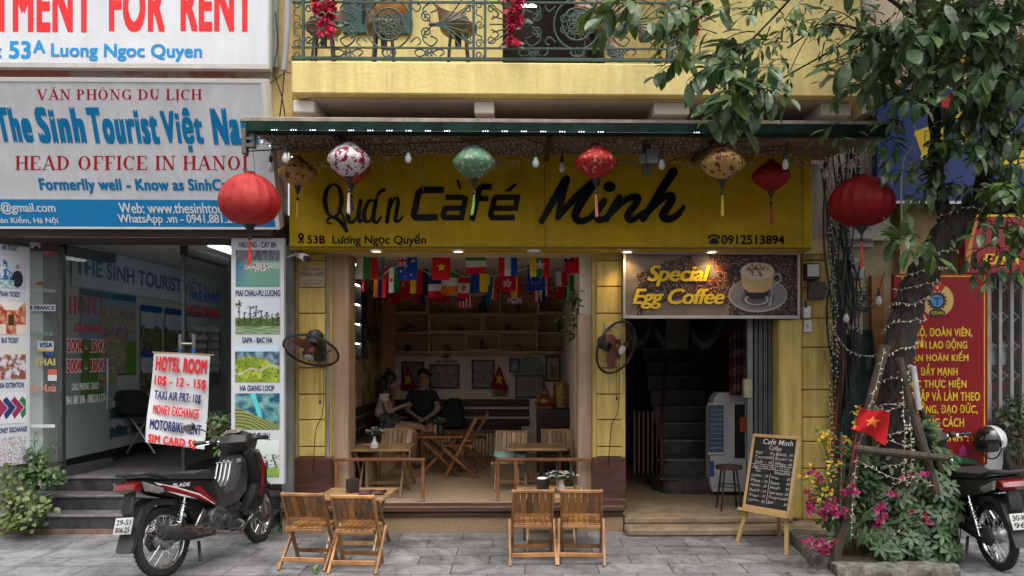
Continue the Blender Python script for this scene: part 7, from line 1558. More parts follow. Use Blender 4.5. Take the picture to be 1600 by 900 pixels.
# blue board with a yellow and cyan emblem
bs_ = thing('blue_sign', 'deep blue sign board with yellow and cyan emblem behind the tree', 'sign', at(1550, 318, .0)); bpn = frontal(0)
part('board', mat('blue_sign_sheet', srgb(14, 50, 120), .5, .1, 2), lambda m: m.pbox(1371, 138, 1760, 318, 0, .12), bs_); part('edge_trim', alu, lambda m: (m.pbox(1371, 315, 1760, 318, -.004, -.001), m.pbox(1371, 136.5, 1760, 138.6, -.004, -.001)), bs_)
part('emblem', yel_ink, lambda m: (poly(bpn, m, [(1428, 206), (1470, 190), (1510, 170), (1512, 222), (1484, 236), (1440, 240)], .002), poly(bpn, m, [(1560, 225), (1600, 225), (1600, 262), (1560, 262)], .002)), bs_); part('emblem', flat('cyan_ink', srgb(40, 150, 190)), lambda m: (poly(bpn, m, [(1473, 186), (1500, 186), (1502, 224), (1474, 222)], .004),), bs_); part('emblem', red_ink, lambda m: (poly(bpn, m, [(1468, 150), (1496, 146), (1494, 160), (1478, 174), (1468, 160)], .003),), bs_)
part('emblem', yel_ink, lambda m: disc(bpn, m, 1445, 247, 7, 9, .004, rin=.55), bs_); part('emblem', blue_dk, lambda m: [m.pbox(1566+i*12, 228, 1569+i*12, 260, -.006, -.003) for i in range(3)], bs_)
# red sign strip over the gate
rs = thing('red_sign', 'red sign strip with golden letters above the folding gate', 'sign', at(1560, 426, -.02)); part('board', mat('red_sign_sheet', srgb(150, 22, 32), .5, .1, 2), lambda m: m.pbox(1508, 338, 1760, 426, -.02, .1), rs); rpn = frontal(-.02)
part('edge_trim', yel_ink, lambda m: (m.pbox(1508, 336, 1760, 338.4, -.025, -.02),), rs)
part('gold_ray', mat('golden_ray_ink', srgb(190, 130, 50), .5), lambda m: poly(rpn, m, [(1509, 424), (1509, 395), (1516, 372), (1524, 345), (1528, 345), (1520, 376), (1514, 424)]), rs)
text(rpn, 'ĐẠI HỘI', (1536, 392, 1660, 418), yel_ink, rs, bold=.03)
# red panel with the union emblem
RPY = -.06; rpp = frontal(RPY)
rp_ = thing('red_poster_board', 'tall red propaganda panel with round union emblem and yellow capitals', 'panel', at(1470, 726, RPY)); part('board', mat('red_panel_sheet', srgb(135, 15, 26), .5, .08, 2, spec=.3), lambda m: m.pbox(1396, 428, 1543, 726, RPY, RPY+.05, .003), rp_)
part('yellow_line', yel_ink, lambda m: (m.pbox(1537.5, 432, 1538.7, 722, RPY-.002, RPY-.0005), m.pbox(1400, 431, 1537, 432.2, RPY-.002, RPY-.0005)), rp_)
part('emblem', flat('emblem_gold', srgb(205, 170, 100)), lambda m: disc(rpp, m, 1464, 469, 26, 26, .0015, 40, rin=.62), rp_); part('emblem', flat('emblem_cream', srgb(190, 160, 110)), lambda m: disc(rpp, m, 1464, 469, 16, 16, .0016), rp_)
part('emblem', black_p, lambda m: (disc(rpp, m, 1464, 470, 13, 13, .003, rin=.72), [poly(rpp, m, [(1464+12.6*cos(a-.1), 470+12.6*sin(a-.1)), (1464+15.5*cos(a-.08), 470+15.5*sin(a-.08)), (1464+15.5*cos(a+.08), 470+15.5*sin(a+.08)), (1464+12.6*cos(a+.1), 470+12.6*sin(a+.1))], .0032) for a in [k*pi/8 for k in range(16)]]), rp_); part('emblem', flat('emblem_blue', srgb(70, 130, 190)), lambda m: disc(rpp, m, 1464, 470, 9, 9, .0036), rp_); part('emblem', black_p, lambda m: (poly(rpp, m, [(1458, 465), (1470, 465), (1470, 467), (1465, 467), (1465, 477), (1463, 477), (1463, 467), (1458, 467)], .0046), disc(rpp, m, 1464, 489, 13, 6, .0046, 20)), rp_)
part('emblem', red_dk, lambda m: poly(rpp, m, [(1451, 447), (1459, 443), (1469, 443), (1477, 447), (1472, 454), (1464, 455), (1456, 454)], .004), rp_); part('emblem', yel_ink, lambda m: poly(rpp, m, [(1464+(4.2 if k % 2 == 0 else 1.7)*sin(k*pi/5), 449-(4.2 if k % 2 == 0 else 1.7)*cos(k*pi/5)) for k in range(10)], .0055), rp_); text(rpp, 'CĐVN', (1455, 486.5, 1473, 491.5), yel_ink, rp_, .006, .02)
for t, bx in (('CÁN BỘ, ĐOÀN VIÊN,', (1401, 509, 1519, 529)), ('NGƯỜI LAO ĐỘNG', (1411, 529, 1511, 548)), ('QUẬN HOÀN KIẾM', (1407, 548, 1513, 567)), ('ĐẨY MẠNH', (1438, 568, 1496, 590)), ('VIỆC THỰC HIỆN', (1412, 590, 1510, 609)), ('HỌC TẬP VÀ LÀM THEO', (1402, 608, 1531, 630)), ('TƯ TƯỞNG, ĐẠO ĐỨC,', (1402, 629, 1527, 649)), ('PHONG CÁCH', (1425, 650, 1506, 667)), ('HỒ CHÍ MINH"!', (1412, 669, 1513, 690))): text(rpp, t, bx, yel_ink, rp_, bold=.03, space=1.06)
part('lotus', flat('lotus_pink', srgb(170, 50, 120)), lambda m: [poly(rpp, m, [(x-7, 712), (x-5, 700), (x, 694), (x+5, 700), (x+7, 712)]) for x in (1478, 1504)], rp_); part('lotus', flat('lotus_leaf', srgb(30, 110, 70)), lambda m: poly(rpp, m, [(1440, 724), (1455, 714), (1490, 711), (1520, 718), (1530, 724)], .005), rp_)
# lattice gate
lg_ = thing('lattice_gate', 'grey steel folding lattice gate closing the shop right of the red panel', 'gate', at(1575, 720, .2)); gs = _M['gate_steel']
part('upright', mat('pale_gate_steel', (.34, .34, .33), .5, .15, 6, metal=.4), lambda m: [m.pbox(x, 428, x+5, 740, .2, .24) for x in range(1543, 1760, 18)], lg_)
part('lattice', gs, lambda m: [(m.bar(at(x, y, .22), at(x+18, y+18, .22), .008, .012, (0, 1, 0)), m.bar(at(x+18, y, .235), at(x, y+18, .235), .008, .012, (0, 1, 0))) for x in range(1546, 1640, 18) for y in range(440, 640, 46)], lg_)
part('notice', flat('faded_notice', (.30, .33, .34)), lambda m: m.pbox(1546, 538, 1572, 570, .26, .262), lg_)
m = MB(); P_ = []
for j in range(9):
    for i in range(9): u, v = i/8, j/8; P_.append(at(1462+46*u+3*sin(v*4), 62+56*v, .0+.05*sin(u*14)*(.3+v)))
m.add(P_, [(j*9+i, j*9+i+1, j*9+i+10, j*9+i+9) for j in range(8) for i in range(8)]); tag(m.build('hung_cloth', mat('orange_cloth_hung', (.50, .22, .03), .8, .15, 8), smooth=True), 'orange cloth hung out behind the tree branches above the blue sign', 'cloth')
# ================================================================ TREE BED, TREE, PLANTS
stone_k = mat('mossy_kerbstone', (.17, .16, .14), .95, .35, 13, .9, col2=(.055, .058, .04), thr=(.36, .62), bscale=30)
ka, kb_ = gnd(1312, 905), gnd(1508, 902); kc = gnd(1240, 846)
tb_ = thing('tree_bed', 'low stone edged tree bed with bare soil on the pavement', 'planter', V((2.9, -1.1, 0)))
def kstone(a, b, w_, h, sd_):
    a, b = V(a), V(b); u = (b-a); L = u.length; u.normalize(); v = V((-u.y, u.x, 0)); n = 40; pr = [(-1, 0), (-1.02, .5), (-.9, .88), (-.5, 1), (.1, 1.02), (.6, .98), (.92, .85), (1.02, .45), (1, 0)]; P = []
    for i in range(n+1):
        for (q, z) in pr: p = a+u*(L*i/n)+v*(q*w_/2)+V((0, 0, z*h)); k = noise.noise_vector(p*9+V((sd_, 0, 0)))*.016+noise.noise_vector(p*28)*.007; k.z *= (1 if z > 0 else 0); P.append(p+k*(.4 if i in (0, n) else 1))
    m = MB(); e = len(pr); m.add(P, [(i*e+j, i*e+j+1, (i+1)*e+j+1, (i+1)*e+j) for i in range(n) for j in range(e-1)]+[tuple(range(e)), tuple(range(n*e, n*e+e))[::-1]]); return m.build('kerbstone', stone_k, tb_, smooth=True)
kstone((2.47, -1.55, 0), (3.45, -1.55, 0), .17, .085, 1); kstone((2.46, -1.42, 0), (2.60, -.36, 0), .20, .10, 2); kstone((3.40, -1.36, 0), (3.47, -.5, 0), .14, .08, 3)
part('soil', mat('dry_soil', (.09, .065, .045), .95, .4, 14, .6), lambda m: m.add([(2.60, -.4, .06), (2.46, -1.47, .06), (3.40, -1.47, .06), (3.45, -.5, .06)], [(0, 1, 2, 3)]), tb_)
bark = mat('dark_bark', (.040, .030, .024), .9, .6, 9, 1.0, stretch=(3, 3, .8), bscale=18); bark2 = mat('grey_brown_pole', (.075, .053, .038), .85, .35, 7, .5, stretch=(4, 4, .6))
tree = thing('street_tree', 'dark trunked street tree leaning right and wound with fairy lights', 'tree', at(1398, 880, -1.2))
TY = -1.2
def limb(m, L, n=5, w=12):
    c = [(at(x, y, Y), r) for x, y, Y, r in L]; pts = catmull([p for p, _ in c], n); rs_ = []
    for i in range(len(c)-1): rs_ += [c[i][1]+(c[i+1][1]-c[i][1])*k/n for k in range(n)]
    rs_.append(c[-1][1]); rs_ = [r*(1+.08*sin(i*1.7)) for i, r in enumerate(rs_)]; m.tube(pts, rs_, w); return pts
m = MB(); TR = limb(m, [(1397, 905, TY, .17), (1399, 850, TY, .14), (1402, 720, TY, .128), (1398, 600, TY, .125), (1416, 490, TY, .125), (1448, 420, TY, .125), (1492, 350, TY, .14)], 10, 26)
LA = limb(m, [(1484, 360, TY, .08), (1470, 310, TY, .052), (1461, 230, TY-.05, .046), (1456, 130, TY-.1, .05), (1445, 60, TY-.15, .045), (1436, -80, TY-.2, .04), (1420, -260, TY-.2, .03)]); LB = limb(m, [(1490, 355, TY, .10), (1530, 305, TY, .075), (1546, 235, TY, .068), (1540, 150, TY+.05, .06), (1520, 40, TY+.1, .052), (1510, -90, TY+.1, .05), (1500, -280, TY, .03)])
limb(m, [(1543, 250, TY, .05), (1580, 195, TY-.1, .04), (1630, 120, TY-.2, .035), (1680, -20, TY-.2, .03)])
for p in m.v: p += noise.noise_vector(p*6)*.016+noise.noise_vector(p*19)*.007
part('trunk', bark, lambda mm: mm.add([tuple(v) for v in m.v], m.f), tree, smooth=True)
m = MB()
for L in ([(1458, 170, TY-.08, .02), (1410, 95, TY-.3, .016), (1350, 50, TY-.4, .012), (1290, 40, TY-.45, .009), (1230, 75, TY-.5, .006)], [(1440, 40, TY-.2, .022), (1360, -20, TY-.5, .016), (1260, -30, TY-.7, .012), (1150, -10, TY-.8, .010), (1050, 10, TY-.85, .006)], [(1350, 50, TY-.4, .012), (1280, 90, TY-.4, .008), (1210, 130, TY-.4, .006), (1160, 165, TY-.4, .004)], [(1260, -30, TY-.7, .012), (1215, 20, TY-.75, .009), (1160, 80, TY-.75, .007), (1125, 140, TY-.7, .004)], [(1456, 130, TY-.1, .012), (1400, 150, TY-.2, .008), (1350, 180, TY-.2, .005)], [(1545, 180, TY, .02), (1590, 120, TY-.2, .014), (1640, 60, TY-.3, .01)], [(1544, 240, TY, .02), (1590, 280, TY-.2, .012), (1640, 330, TY-.3, .008)], [(1400, 20, TY-.4, .008), (1330, 80, TY-.5, .006), (1270, 105, TY-.5, .004)], [(1300, 10, TY-.4, .008), (1260, 60, TY-.3, .005), (1230, 120, TY-.3, .003)]): limb(m, L, 5, 6)
part('branch', bark, lambda mm: mm.add([tuple(v) for v in m.v], m.f), tree, smooth=True)
leafm = mat('tree_leaf', (.125, .195, .085), .34, .35, 3, rnd=0, spec=.7, col2=(.045, .095, .032), thr=(.35, .65), trans=.28)
leafy = mat('young_leaf', (.11, .19, .035), .4, .3, 3, spec=.5, trans=.3)
FO = MB(); FY_ = MB(); TW = MB(); rl = random.Random(21)
def twig(p, d, L, n, size, young=0.0, droop=.55):
    d = V(d).normalized(); pts = [V(p)]
    for k in range(6): d = (d+V((rl.uniform(-.18, .18), rl.uniform(-.18, .18), -droop/6*1.6))).normalized(); pts.append(pts[-1]+d*(L/6))
    TW.tube(pts, [.005, .0045, .004, .0035, .003, .0025, .002], 4, cap=False)
    for i in range(n):
        t = .15+.85*(i+.5)/n; k = min(5, int(t*6)); q = pts[k]+(pts[k+1]-pts[k])*(t*6-k); ax = (pts[k+1]-pts[k]).normalized()
        sd = ax.cross(V((rl.uniform(-1, 1), rl.uniform(-1, 1), rl.uniform(-1, 1)))).normalized(); ld = (ax*.55+sd*.8+V((0, 0, -.35))).normalized()
        s_ = size*rl.uniform(.65, 1.15); nr = V((rl.uniform(-.4, .4), rl.uniform(-.8, .1), 1))
        (FY_ if rl.random() < young else FO).leaf(q+ld*.012, ld, nr, s_, s_*rl.uniform(.40, .52), rl.uniform(.1, .45), rl.uniform(.1, .35), 2)
def clump(cx, cy, sx_, sy_, Y0, Y1, n, size=.13, young=.2, dx=-.3, L=.32, k=7, droop=.6):
    for q in range(n):
        p = at(cx+rl.gauss(0, .5)*sx_, cy+rl.gauss(0, .5)*sy_, rl.uniform(Y0, Y1)); twig(p, (dx+rl.uniform(-.7, .7), rl.uniform(-.7, .5), rl.uniform(-.5, .5)), L*rl.uniform(.6, 1.2), k, size, young, droop)
clump(1000, 0, 60, 16, -2.3, -1.8, 6, .20, .55, -.6, .3, 5); clump(1090, 20, 50, 30, -2.3, -1.7, 9, .18, .4, -.3, .3, 6); clump(1060, 75, 20, 30, -2.2, -1.8, 4, .14, .3, -.5, .25, 5); clump(1155, 70, 45, 50, -2.3, -1.6, 16, .20, .2, -.3, .3, 6); clump(1165, 145, 36, 22, -2.2, -1.7, 11, .23, .15, -.4, .28, 5)
clump(1185, 120, 26, 40, -2.3, -1.8, 8, .18, .1, 0, .28, 6); clump(1250, 70, 60, 40, -1.9, -1.5, 9, .09, .1, -.3, .26, 7); clump(1310, 40, 50, 30, -1.9, -1.5, 9, .11, .1); clump(1215, 20, 40, 25, -2.2, -1.6, 8, .12, .25)
clump(1385, 60, 45, 40, -2.2, -1.6, 18, .21, .05, -.2, .3, 6); clump(1350, 130, 30, 35, -1.8, -1.4, 6, .12, .1); clump(1420, 20, 60, 30, -2.0, -1.2, 14, .17, .1); clump(1500, 20, 60, 30, -1.9, -1.0, 30, .19, .05, 0); clump(1570, 50, 50, 60, -1.9, -1.0, 36, .21, .05, .1); clump(1490, 90, 40, 30, -1.6, -1.0, 8, .15, .1)
clump(1430, 140, 50, 45, -1.7, -1.1, 16, .15, .1); clump(1545, 140, 60, 50, -1.8, -1.3, 24, .17, .15); clump(1470, 260, 40, 50, -1.7, -1.2, 16, .15, .05, 0, .24, 6); clump(1385, 215, 20, 20, -1.7, -1.4, 4, .13, .1); clump(1520, 200, 26, 22, -1.8, -1.4, 5, .17, .05, -.3); clump(1575, 290, 44, 70, -1.6, -1.1, 24, .15, .4, 0); clump(1560, 390, 36, 26, -1.6, -1.2, 8, .13, .3); clump(1425, 375, 24, 34, -1.7, -1.35, 7, .17, .35, -.2, .22, 5); clump(1600, 210, 36, 40, -1.6, -1.2, 14, .16, .3)
clump(1130, 175, 10, 10, -2.1, -2.0, 2, .17, .2, 0, .2, 4); clump(1315, 185, 14, 14, -1.8, -1.6, 2, .12, .2, 0, .22, 4)
for q in range(210):    # crown above the picture: it shades the pavement and the right side
    p = V((rl.gauss(3.9, 1.3), rl.gauss(-1.5, 1.0), rl.uniform(4.9, 6.8))); twig(p, (rl.uniform(-1, 1), rl.uniform(-1, 1), rl.uniform(-.2, .6)), .6, 10, .21, .1)
for k_, mb_, mt_ in (('foliage', FO, leafm), ('young_foliage', FY_, leafy), ('twig', TW, bark)):
    o = part(k_, mt_, lambda mm: mm.add([tuple(v) for v in mb_.v], mb_.f), tree); o['kind'] = 'stuff'
part('hanging_stem', mat('green_stem', (.25, .26, .08), .5, .2), lambda m: (m.tube(catmull([at(x, y, -1.6) for x, y in ((1530, -30), (1535, 40), (1539, 100), (1532, 170), (1522, 215))], 5), .008, 6), m.tube(catmull([at(x, y, -1.5) for x, y in ((1425, 232), (1412, 250), (1408, 300), (1409, 345))], 5), .006, 6), m.tube(catmull([at(x, y, -1.8) for x, y in ((1400, 10), (1388, 40), (1384, 65))], 4), .006, 6)), tree)
# fairy lights wound round the trunk, poles and limbs
def wind(c, r, turns, i0, i1, lab, jit=.012):
    seg = c[i0:i1]; n = int(turns*10); pts = []
    for k in range(n+1):
        t = k/n*(len(seg)-1); i = min(int(t), len(seg)-2); p = seg[i]+(seg[i+1]-seg[i])*(t-i); a = 2*pi*turns*k/n; pts.append(p+V((r*cos(a), r*sin(a), rl.uniform(-.02, .02)))+V((0, 0, jit*sin(a*2.3))))
    fairy(pts, lab, .045, .0035, False, .0072, 2)
wind(TR, .150, 11, 14, 55, 'pale fairy lights wound closely round the leaning tree trunk'); wind(TR, .165, 5, 4, 30, 'pale fairy lights wound loosely round the lower tree trunk', .04); wind(LA, .075, 7, 1, 22, 'fairy lights wound round the thin left limb of the tree'); wind(LB, .11, 5, 1, 16, 'fairy lights wound round the thick right limb of the tree')
for x0, x1, lb in ((1408, 1415, 'left pale fairy light fall in front of the lower trunk'), (1421, 1424, 'right pale fairy light fall in front of the lower trunk')): fairy([at(x0+(x1-x0)*k/9+rl.uniform(-2, 2), 570+21*k, -1.42) for k in range(10)], lb, .035, .003, False, .0085)
# support poles
sup = thing('tree_support', 'rough wooden pole tripod tied round the tree with a cross bar', 'tree support', at(1330, 890, -1.3))
def pole(L, r): m = MB(); limb(m, [(x, y, Y, r*(1+.12*sin(i*2))) for i, (x, y, Y) in enumerate(L)], 4, 9); return m.build('pole', bark2, sup, smooth=True)
pole([(1301, 886, -1.42), (1322, 800, -1.42), (1342, 700, -1.41), (1365, 610, -1.40), (1383, 540, -1.38)], .04); pole([(1463, 770, -1.44), (1440, 690, -1.43), (1420, 620, -1.42), (1404, 560, -1.40)], .034); pole([(1500, 875, -1.0), (1470, 740, -1.1), (1440, 640, -1.2)], .03); pole([(1332, 700, -1.53), (1400, 708, -1.53), (1482, 716, -1.53)], .03)
fairy([at(x, y, -1.5) for x, y in ((1382, 545), (1370, 600), (1352, 660), (1338, 720), (1332, 800), (1330, 840))], 'pale fairy light strand along the left support pole', .04, .003, False); fairy([at(x, y, -1.5) for x, y in ((1340, 720), (1370, 735), (1400, 748), (1430, 745), (1460, 760))], 'pale fairy light strand drooping below the support cross bar', .04, .003, False)
m = MB(); m.tube([at(1427, 572, -1.45), at(1436, 640, -1.47)], .022, 8); tag(m.build('white_tube', mat('dirty_white_tube', (.45, .46, .46), .5, .2)), 'dirty white tube tied to the right support pole', 'tube')
m = MB(); m.tube([at(1315, 676, -1.5), at(1313, 800, -1.48)], .011, 8); sk = tag(m.build('striped_stake', flat('stake_green', srgb(30, 100, 70))), 'green plant stake with red flecks among the yellow flowers', 'stake'); m = MB(); [m.tube([at(1315-.16*k, 680+10*k, -1.512), at(1315-.16*k, 684+10*k, -1.512)], .009, 6) for k in range(11)]; m.build('red_fleck', red_dk, sk)
# small red flag on a stick
vf = thing('small_flag', 'small red flag with yellow star stuck beside the tree', 'flag', at(1333, 720, -1.56)); part('stick', flat('red_stick', srgb(150, 30, 30)), lambda m: m.tube([at(1344, 632, -1.56), at(1330, 730, -1.56)], .005), vf)
Pf = []; cl = []; n = 26
for j in range(n+1):
    for i in range(n+1): u, v = i/n, j/n; Pf.append(at(1347+44*u-15*v*(1-u)-4*v*u-3*v, 636+10*u+32*v+16*v*u+2.5*sin(u*6+v*2), -1.56+.03*sin(u*7+v*3)))
for j in range(n):
    for i in range(n): cl.append(srgb(236, 130, 60) if star((i+.5)/n, 1-(j+.5)/n, .5, .52, .25, .95, rot=.15) else srgb(172, 24, 30))
MB().add(Pf, [(j*(n+1)+i, j*(n+1)+i+1, (j+1)*(n+1)+i+1, (j+1)*(n+1)+i) for j in range(n) for i in range(n)], cl).build('cloth', flagm, vf)
# bushes
bushm = mat('bush_leaf', (.085, .155, .055), .5, .35, 4, spec=.5, col2=(.022, .05, .02), thr=(.35, .68), trans=.12); stemm = mat('bush_stem', (.08, .07, .04), .8, .3)
def bush(label, name, areas, n, size, seed, kind='palm'):
    rb = random.Random(seed); lf = MB(); st_ = MB(); t_ = thing(name, label, 'shrub', at(areas[0][0], 885, -1.25))
    for q in range(n):
        cx, cy, sx_, sy_, Y0, Y1 = areas[q % len(areas)]; a = rb.uniform(0, 2*pi); r = sqrt(rb.random()); e = at(cx+sx_*r*cos(a), cy+sy_*r*sin(a), rb.uniform(Y0, Y1)); root = V((e.x*.75+at(cx, 0, -1.1).x*.25+rb.uniform(-.05, .05), e.y*.5-.55, .06))
        if q % 2 == 0: st_.tube(catmull([root, (root+e)/2+V((rb.uniform(-.05, .05), 0, .06)), e], 3), .004, 4, cap=False)
        out = (e-at(cx, cy+30, -1.0)).normalized()+V((0, -.5, .45)); out.normalize()
        if kind == 'palm':
            k = rb.choice((6, 7, 7, 8)); ax = out.cross(V((rb.uniform(-1, 1), rb.uniform(-1, 1), rb.uniform(-1, 1)))).normalized(); ay = out.cross(ax)
            for j in range(k): b = 2*pi*j/k+rb.uniform(-.15, .15); d = ax*cos(b)+ay*sin(b)+out*.15; s_ = size*rb.uniform(.75, 1.1); lf.leaf(e+d*.008, d, out, s_, s_*.38, .3, .15, 2)
        else:
            for j in range(6): d = V((rb.uniform(-1, 1), rb.uniform(-1, .2), rb.uniform(-.6, .7))).normalized(); s_ = size*rb.uniform(.7, 1.1); lf.leaf(e+d*rb.uniform(.0, .05), d, V((0, -.4, 1)), s_, s_*.6, .3, .2, 2)
    o = lf.build('foliage', bushm, t_); o['kind'] = 'stuff'; st_.build('stem', stemm, t_); return t_
bush('dense dark umbrella leaved bush filling the tree bed', 'bush', [(1400, 815, 60, 50, -1.35, -.95), (1450, 790, 50, 60, -1.4, -1.0), (1380, 760, 45, 60, -1.3, -1.0), (1425, 850, 75, 26, -1.45, -1.2), (1470, 740, 30, 40, -1.1, -.9)], 340, .095, 3)
bush('looser green plant under the small red flag', 'bush', [(1335, 730, 30, 45, -1.35, -1.1), (1310, 780, 30, 40, -1.4, -1.2)], 60, .08, 4, 'oval'); bush('tall broad leaved plant between trunk and support pole', 'bush', [(1432, 690, 18, 34, -1.3, -1.1), (1425, 680, 24, 20, -1.25, -1.1)], 20, .14, 6, 'oval'); bush('dark leaved shrub growing at the right edge before the lattice gate', 'bush', [(1590, 660, 26, 40, -.1, .12), (1600, 700, 20, 40, -.1, .1)], 50, .09, 7, 'oval')
def blooms(label, name, spots, mt_, size, seed, k=7, leaf=True):
    rb = random.Random(seed); m = MB(); st_ = MB(); lf = MB(); t_ = thing(name, label, 'flowers', at(spots[0][0], 860, -1.4))
    for cx, cy, sx_, sy_, n in spots:
        for q in range(n):
            e = at(cx+rb.gauss(0, .5)*sx_, cy+rb.gauss(0, .5)*sy_, rb.uniform(-1.62, -1.38))
            for j in range(k): d = V((rb.uniform(-1, 1), rb.uniform(-1, .4), rb.uniform(-.7, 1))).normalized(); m.leaf(e, d, V((rb.uniform(-1, 1), -1, .5)), size*rb.uniform(.7, 1.1), size*.8, .1, .3, 1)
            if q % 3 == 0: st_.tube(catmull([at(1315+rb.uniform(-8, 8), 850, -1.4), at((cx+1315)/2, (cy+830)/2, -1.45), e], 3), .0025, 4, cap=False)
            if leaf and q % 2 == 0: d = V((rb.uniform(-1, 1), rb.uniform(-1, .2), rb.uniform(-.5, .5))); lf.leaf(e, d, V((0, -.5, 1)), .06, .028, .2, .2, 1)
    o = m.build('blossom', mt_, t_); o['kind'] = 'stuff'; st_.build('stem', leafg, t_); o = lf.build('foliage', leafg, t_); o['kind'] = 'stuff'; return t_
blooms('sprays of small yellow artificial flowers left of the flag', 'yellow_flowers', [(1290, 690, 16, 20, 26), (1268, 745, 16, 20, 22), (1300, 730, 22, 26, 22), (1320, 690, 10, 14, 10), (1288, 770, 18, 14, 18), (1337, 655, 5, 30, 6)], mat('yellow_petal', srgb(205, 165, 30), .6, .2, 9, rnd=.05), .022, 12, 6)
mag = mat('magenta_petal', srgb(168, 38, 96), .6, .25, 9, trans=.2)
blooms('magenta artificial blossom clusters low at the left of the tree bed', 'magenta_flowers', [(1275, 745, 14, 12, 10), (1302, 795, 20, 18, 34), (1330, 770, 12, 12, 16), (1283, 850, 24, 14, 40), (1262, 790, 9, 14, 10), (1378, 800, 10, 24, 16), (1395, 770, 10, 8, 6), (1440, 810, 10, 12, 6), (1430, 745, 20, 8, 5)], mag, .036, 13)
m = MB()
for q in range(95): p = V((rl.uniform(2.1, 2.5), rl.uniform(-1.75, -1.1), .012+rl.uniform(0, .03))) if q < 60 else V((rl.uniform(-3.5, 3.2), rl.uniform(-1.6, -.05), .008)); m.leaf(p, V((rl.uniform(-1, 1), rl.uniform(-1, 1), .1)), V((0, 0, 1)), rl.uniform(.02, .05), .02, .1, .1, 1)
m.build('fallen_leaves', mat('dry_leaf', (.22, .15, .08), .9, .3, 5), kind='stuff')
# ivy like plants on the travel office steps
def potplant(label, spots, n, size, seed, mt_):
    rb = random.Random(seed); lf = MB(); t_ = thing('potted_plant', label, 'plant', at(spots[0][0], spots[0][1]+40, spots[0][4])); st_ = MB()
    for q in range(n):
        cx, cy, sx_, sy_, Y = spots[q % len(spots)]; e = at(cx+rb.gauss(0, .5)*sx_, cy+rb.gauss(0, .5)*sy_, Y+rb.uniform(-.12, .12)); d = V((rb.uniform(-1, 1), rb.uniform(-1.2, .2), rb.uniform(-.9, .35))).normalized(); s_ = size*rb.uniform(.6, 1.15); lf.leaf(e, d, V((rb.uniform(-.3, .3), -.6, .8)), s_, s_*.72, .25, .2, 2)
        if q % 6 == 0: st_.tube(catmull([e, e+V((rb.uniform(-.08, .08), .04, .08)), at(cx, cy-10, Y)], 3), .003, 4, cap=False)
    lf.build('foliage', mt_, t_)['kind'] = 'stuff'; st_.build('stem', leafg, t_)
    p = at(spots[0][0], spots[0][1]+24, spots[0][4]+.1); part('pot', mat('terracotta_pot', (.20, .09, .05), .8, .3, 6), lambda m: m.lathe([(.07, 0), (.10, .16), (.11, .16), (.11, .19), (.09, .19)], p, 18), t_)
ivy = mat('ivy_leaf', (.085, .16, .045), .4, .3, 3, spec=.5, trans=.15, col2=(.035, .075, .02), thr=(.35, .7)); ivy2 = mat('yellow_green_leaf', (.16, .20, .06), .45, .3, 3, spec=.5, trans=.15, col2=(.07, .11, .02), thr=(.35, .7))
potplant('bushy trailing plant on the top left of the travel office steps', [(55, 725, 38, 26, .15), (80, 745, 24, 14, .1), (40, 745, 30, 16, .1)], 260, .075, 31, ivy); potplant('yellow green trailing plant spilling down at the left edge of the steps', [(25, 785, 40, 34, -.15), (15, 770, 24, 40, -.1), (55, 790, 24, 18, -.2), (20, 815, 30, 12, -.25)], 300, .07, 32, ivy2); potplant('dark leafy plant behind the glass door handle inside the travel office', [(342, 668, 16, 24, .25), (350, 690, 12, 16, .2)], 90, .07, 33, ivy)
m = MB()
for q in range(140): p = gnd(rl.uniform(380, 440), rl.uniform(826, 838)); m.leaf(p, V((rl.uniform(-.5, .5), rl.uniform(-.4, .2), 1)), V((0, -1, 0)), rl.uniform(.05, .15), .008, .5, .1, 1)
m.build('grass', ivy, kind='stuff')
# ================================================================ BALCONY SEATS AND FLOWERS
leath = mat('brown_leather_seat', (.16, .10, .06), .5, .25, 8)
def bar_chair(label, px, back_a, Y=-.45):
    c = V((X(px, Y), Y, tl.z)); t_ = thing('balcony_chair', label, 'chair', c, 'leather chairs on the balcony')
    H = Z(px, 46, Y)-tl.z
    part('seat', leath, lambda m: m.lathe([(.02, H-.05), (.13, H-.045), (.165, H-.01), (.17, H+.02), (.15, H+.045), (.02, H+.05)], c, 22), t_, smooth=True)
    def bk_(m):
        P = []; n = 10
        for j in range(4):
            for i in range(n+1):
                a = back_a+radians(-65+130*i/n); z = H+.04+.07*j; r = .175+.03*j/3; P.append(c+V((r*cos(a), r*sin(a), z)))
        m.add(P, [(j*(n+1)+i, j*(n+1)+i+1, (j+1)*(n+1)+i+1, (j+1)*(n+1)+i) for j in range(3) for i in range(n)])
    part('backrest', leath, bk_, t_, smooth=True)
    for k in range(4): a = pi/4+k*pi/2+.1; part('leg', black_m, lambda m: m.tube([c+V((.10*cos(a), .10*sin(a), H-.04)), c+V((.15*cos(a), .15*sin(a), 0))], .013), t_)
    part('column', black_m, lambda m: m.tube([c+V((0, 0, H-.04)), c+V((0, 0, H-.16))], .03), t_)
    return t_
bar_chair('leather balcony chair behind the left flower garland', 506, 1.2); bar_chair('leather balcony chair with orange cushion before the green window', 600, 1.6); bar_chair('leather balcony chair between window and doorway with back turned left', 716, 2.4); bar_chair('leather balcony chair under the seated person', 925, 1.6, -.35); bar_chair('leather balcony chair at the right end by the pink flowers', 1060, .4)
cs2 = MB(); cs2.shell([(-.15, -.07), (-.17, .0), (-.12, .12), (.0, .15), (.14, .12), (.17, 0), (.12, -.08)], -.05, .05, .7, .4); o = cs2.build('cushion', mat('orange_cushion', (.55, .24, .05), .8, .15, 6), smooth=True); o.location = at(618, 26, -.42); o.rotation_euler = (radians(20), radians(-24), 0); tag(o, 'orange cushion leaning on a balcony chair before the green window', 'cushion')
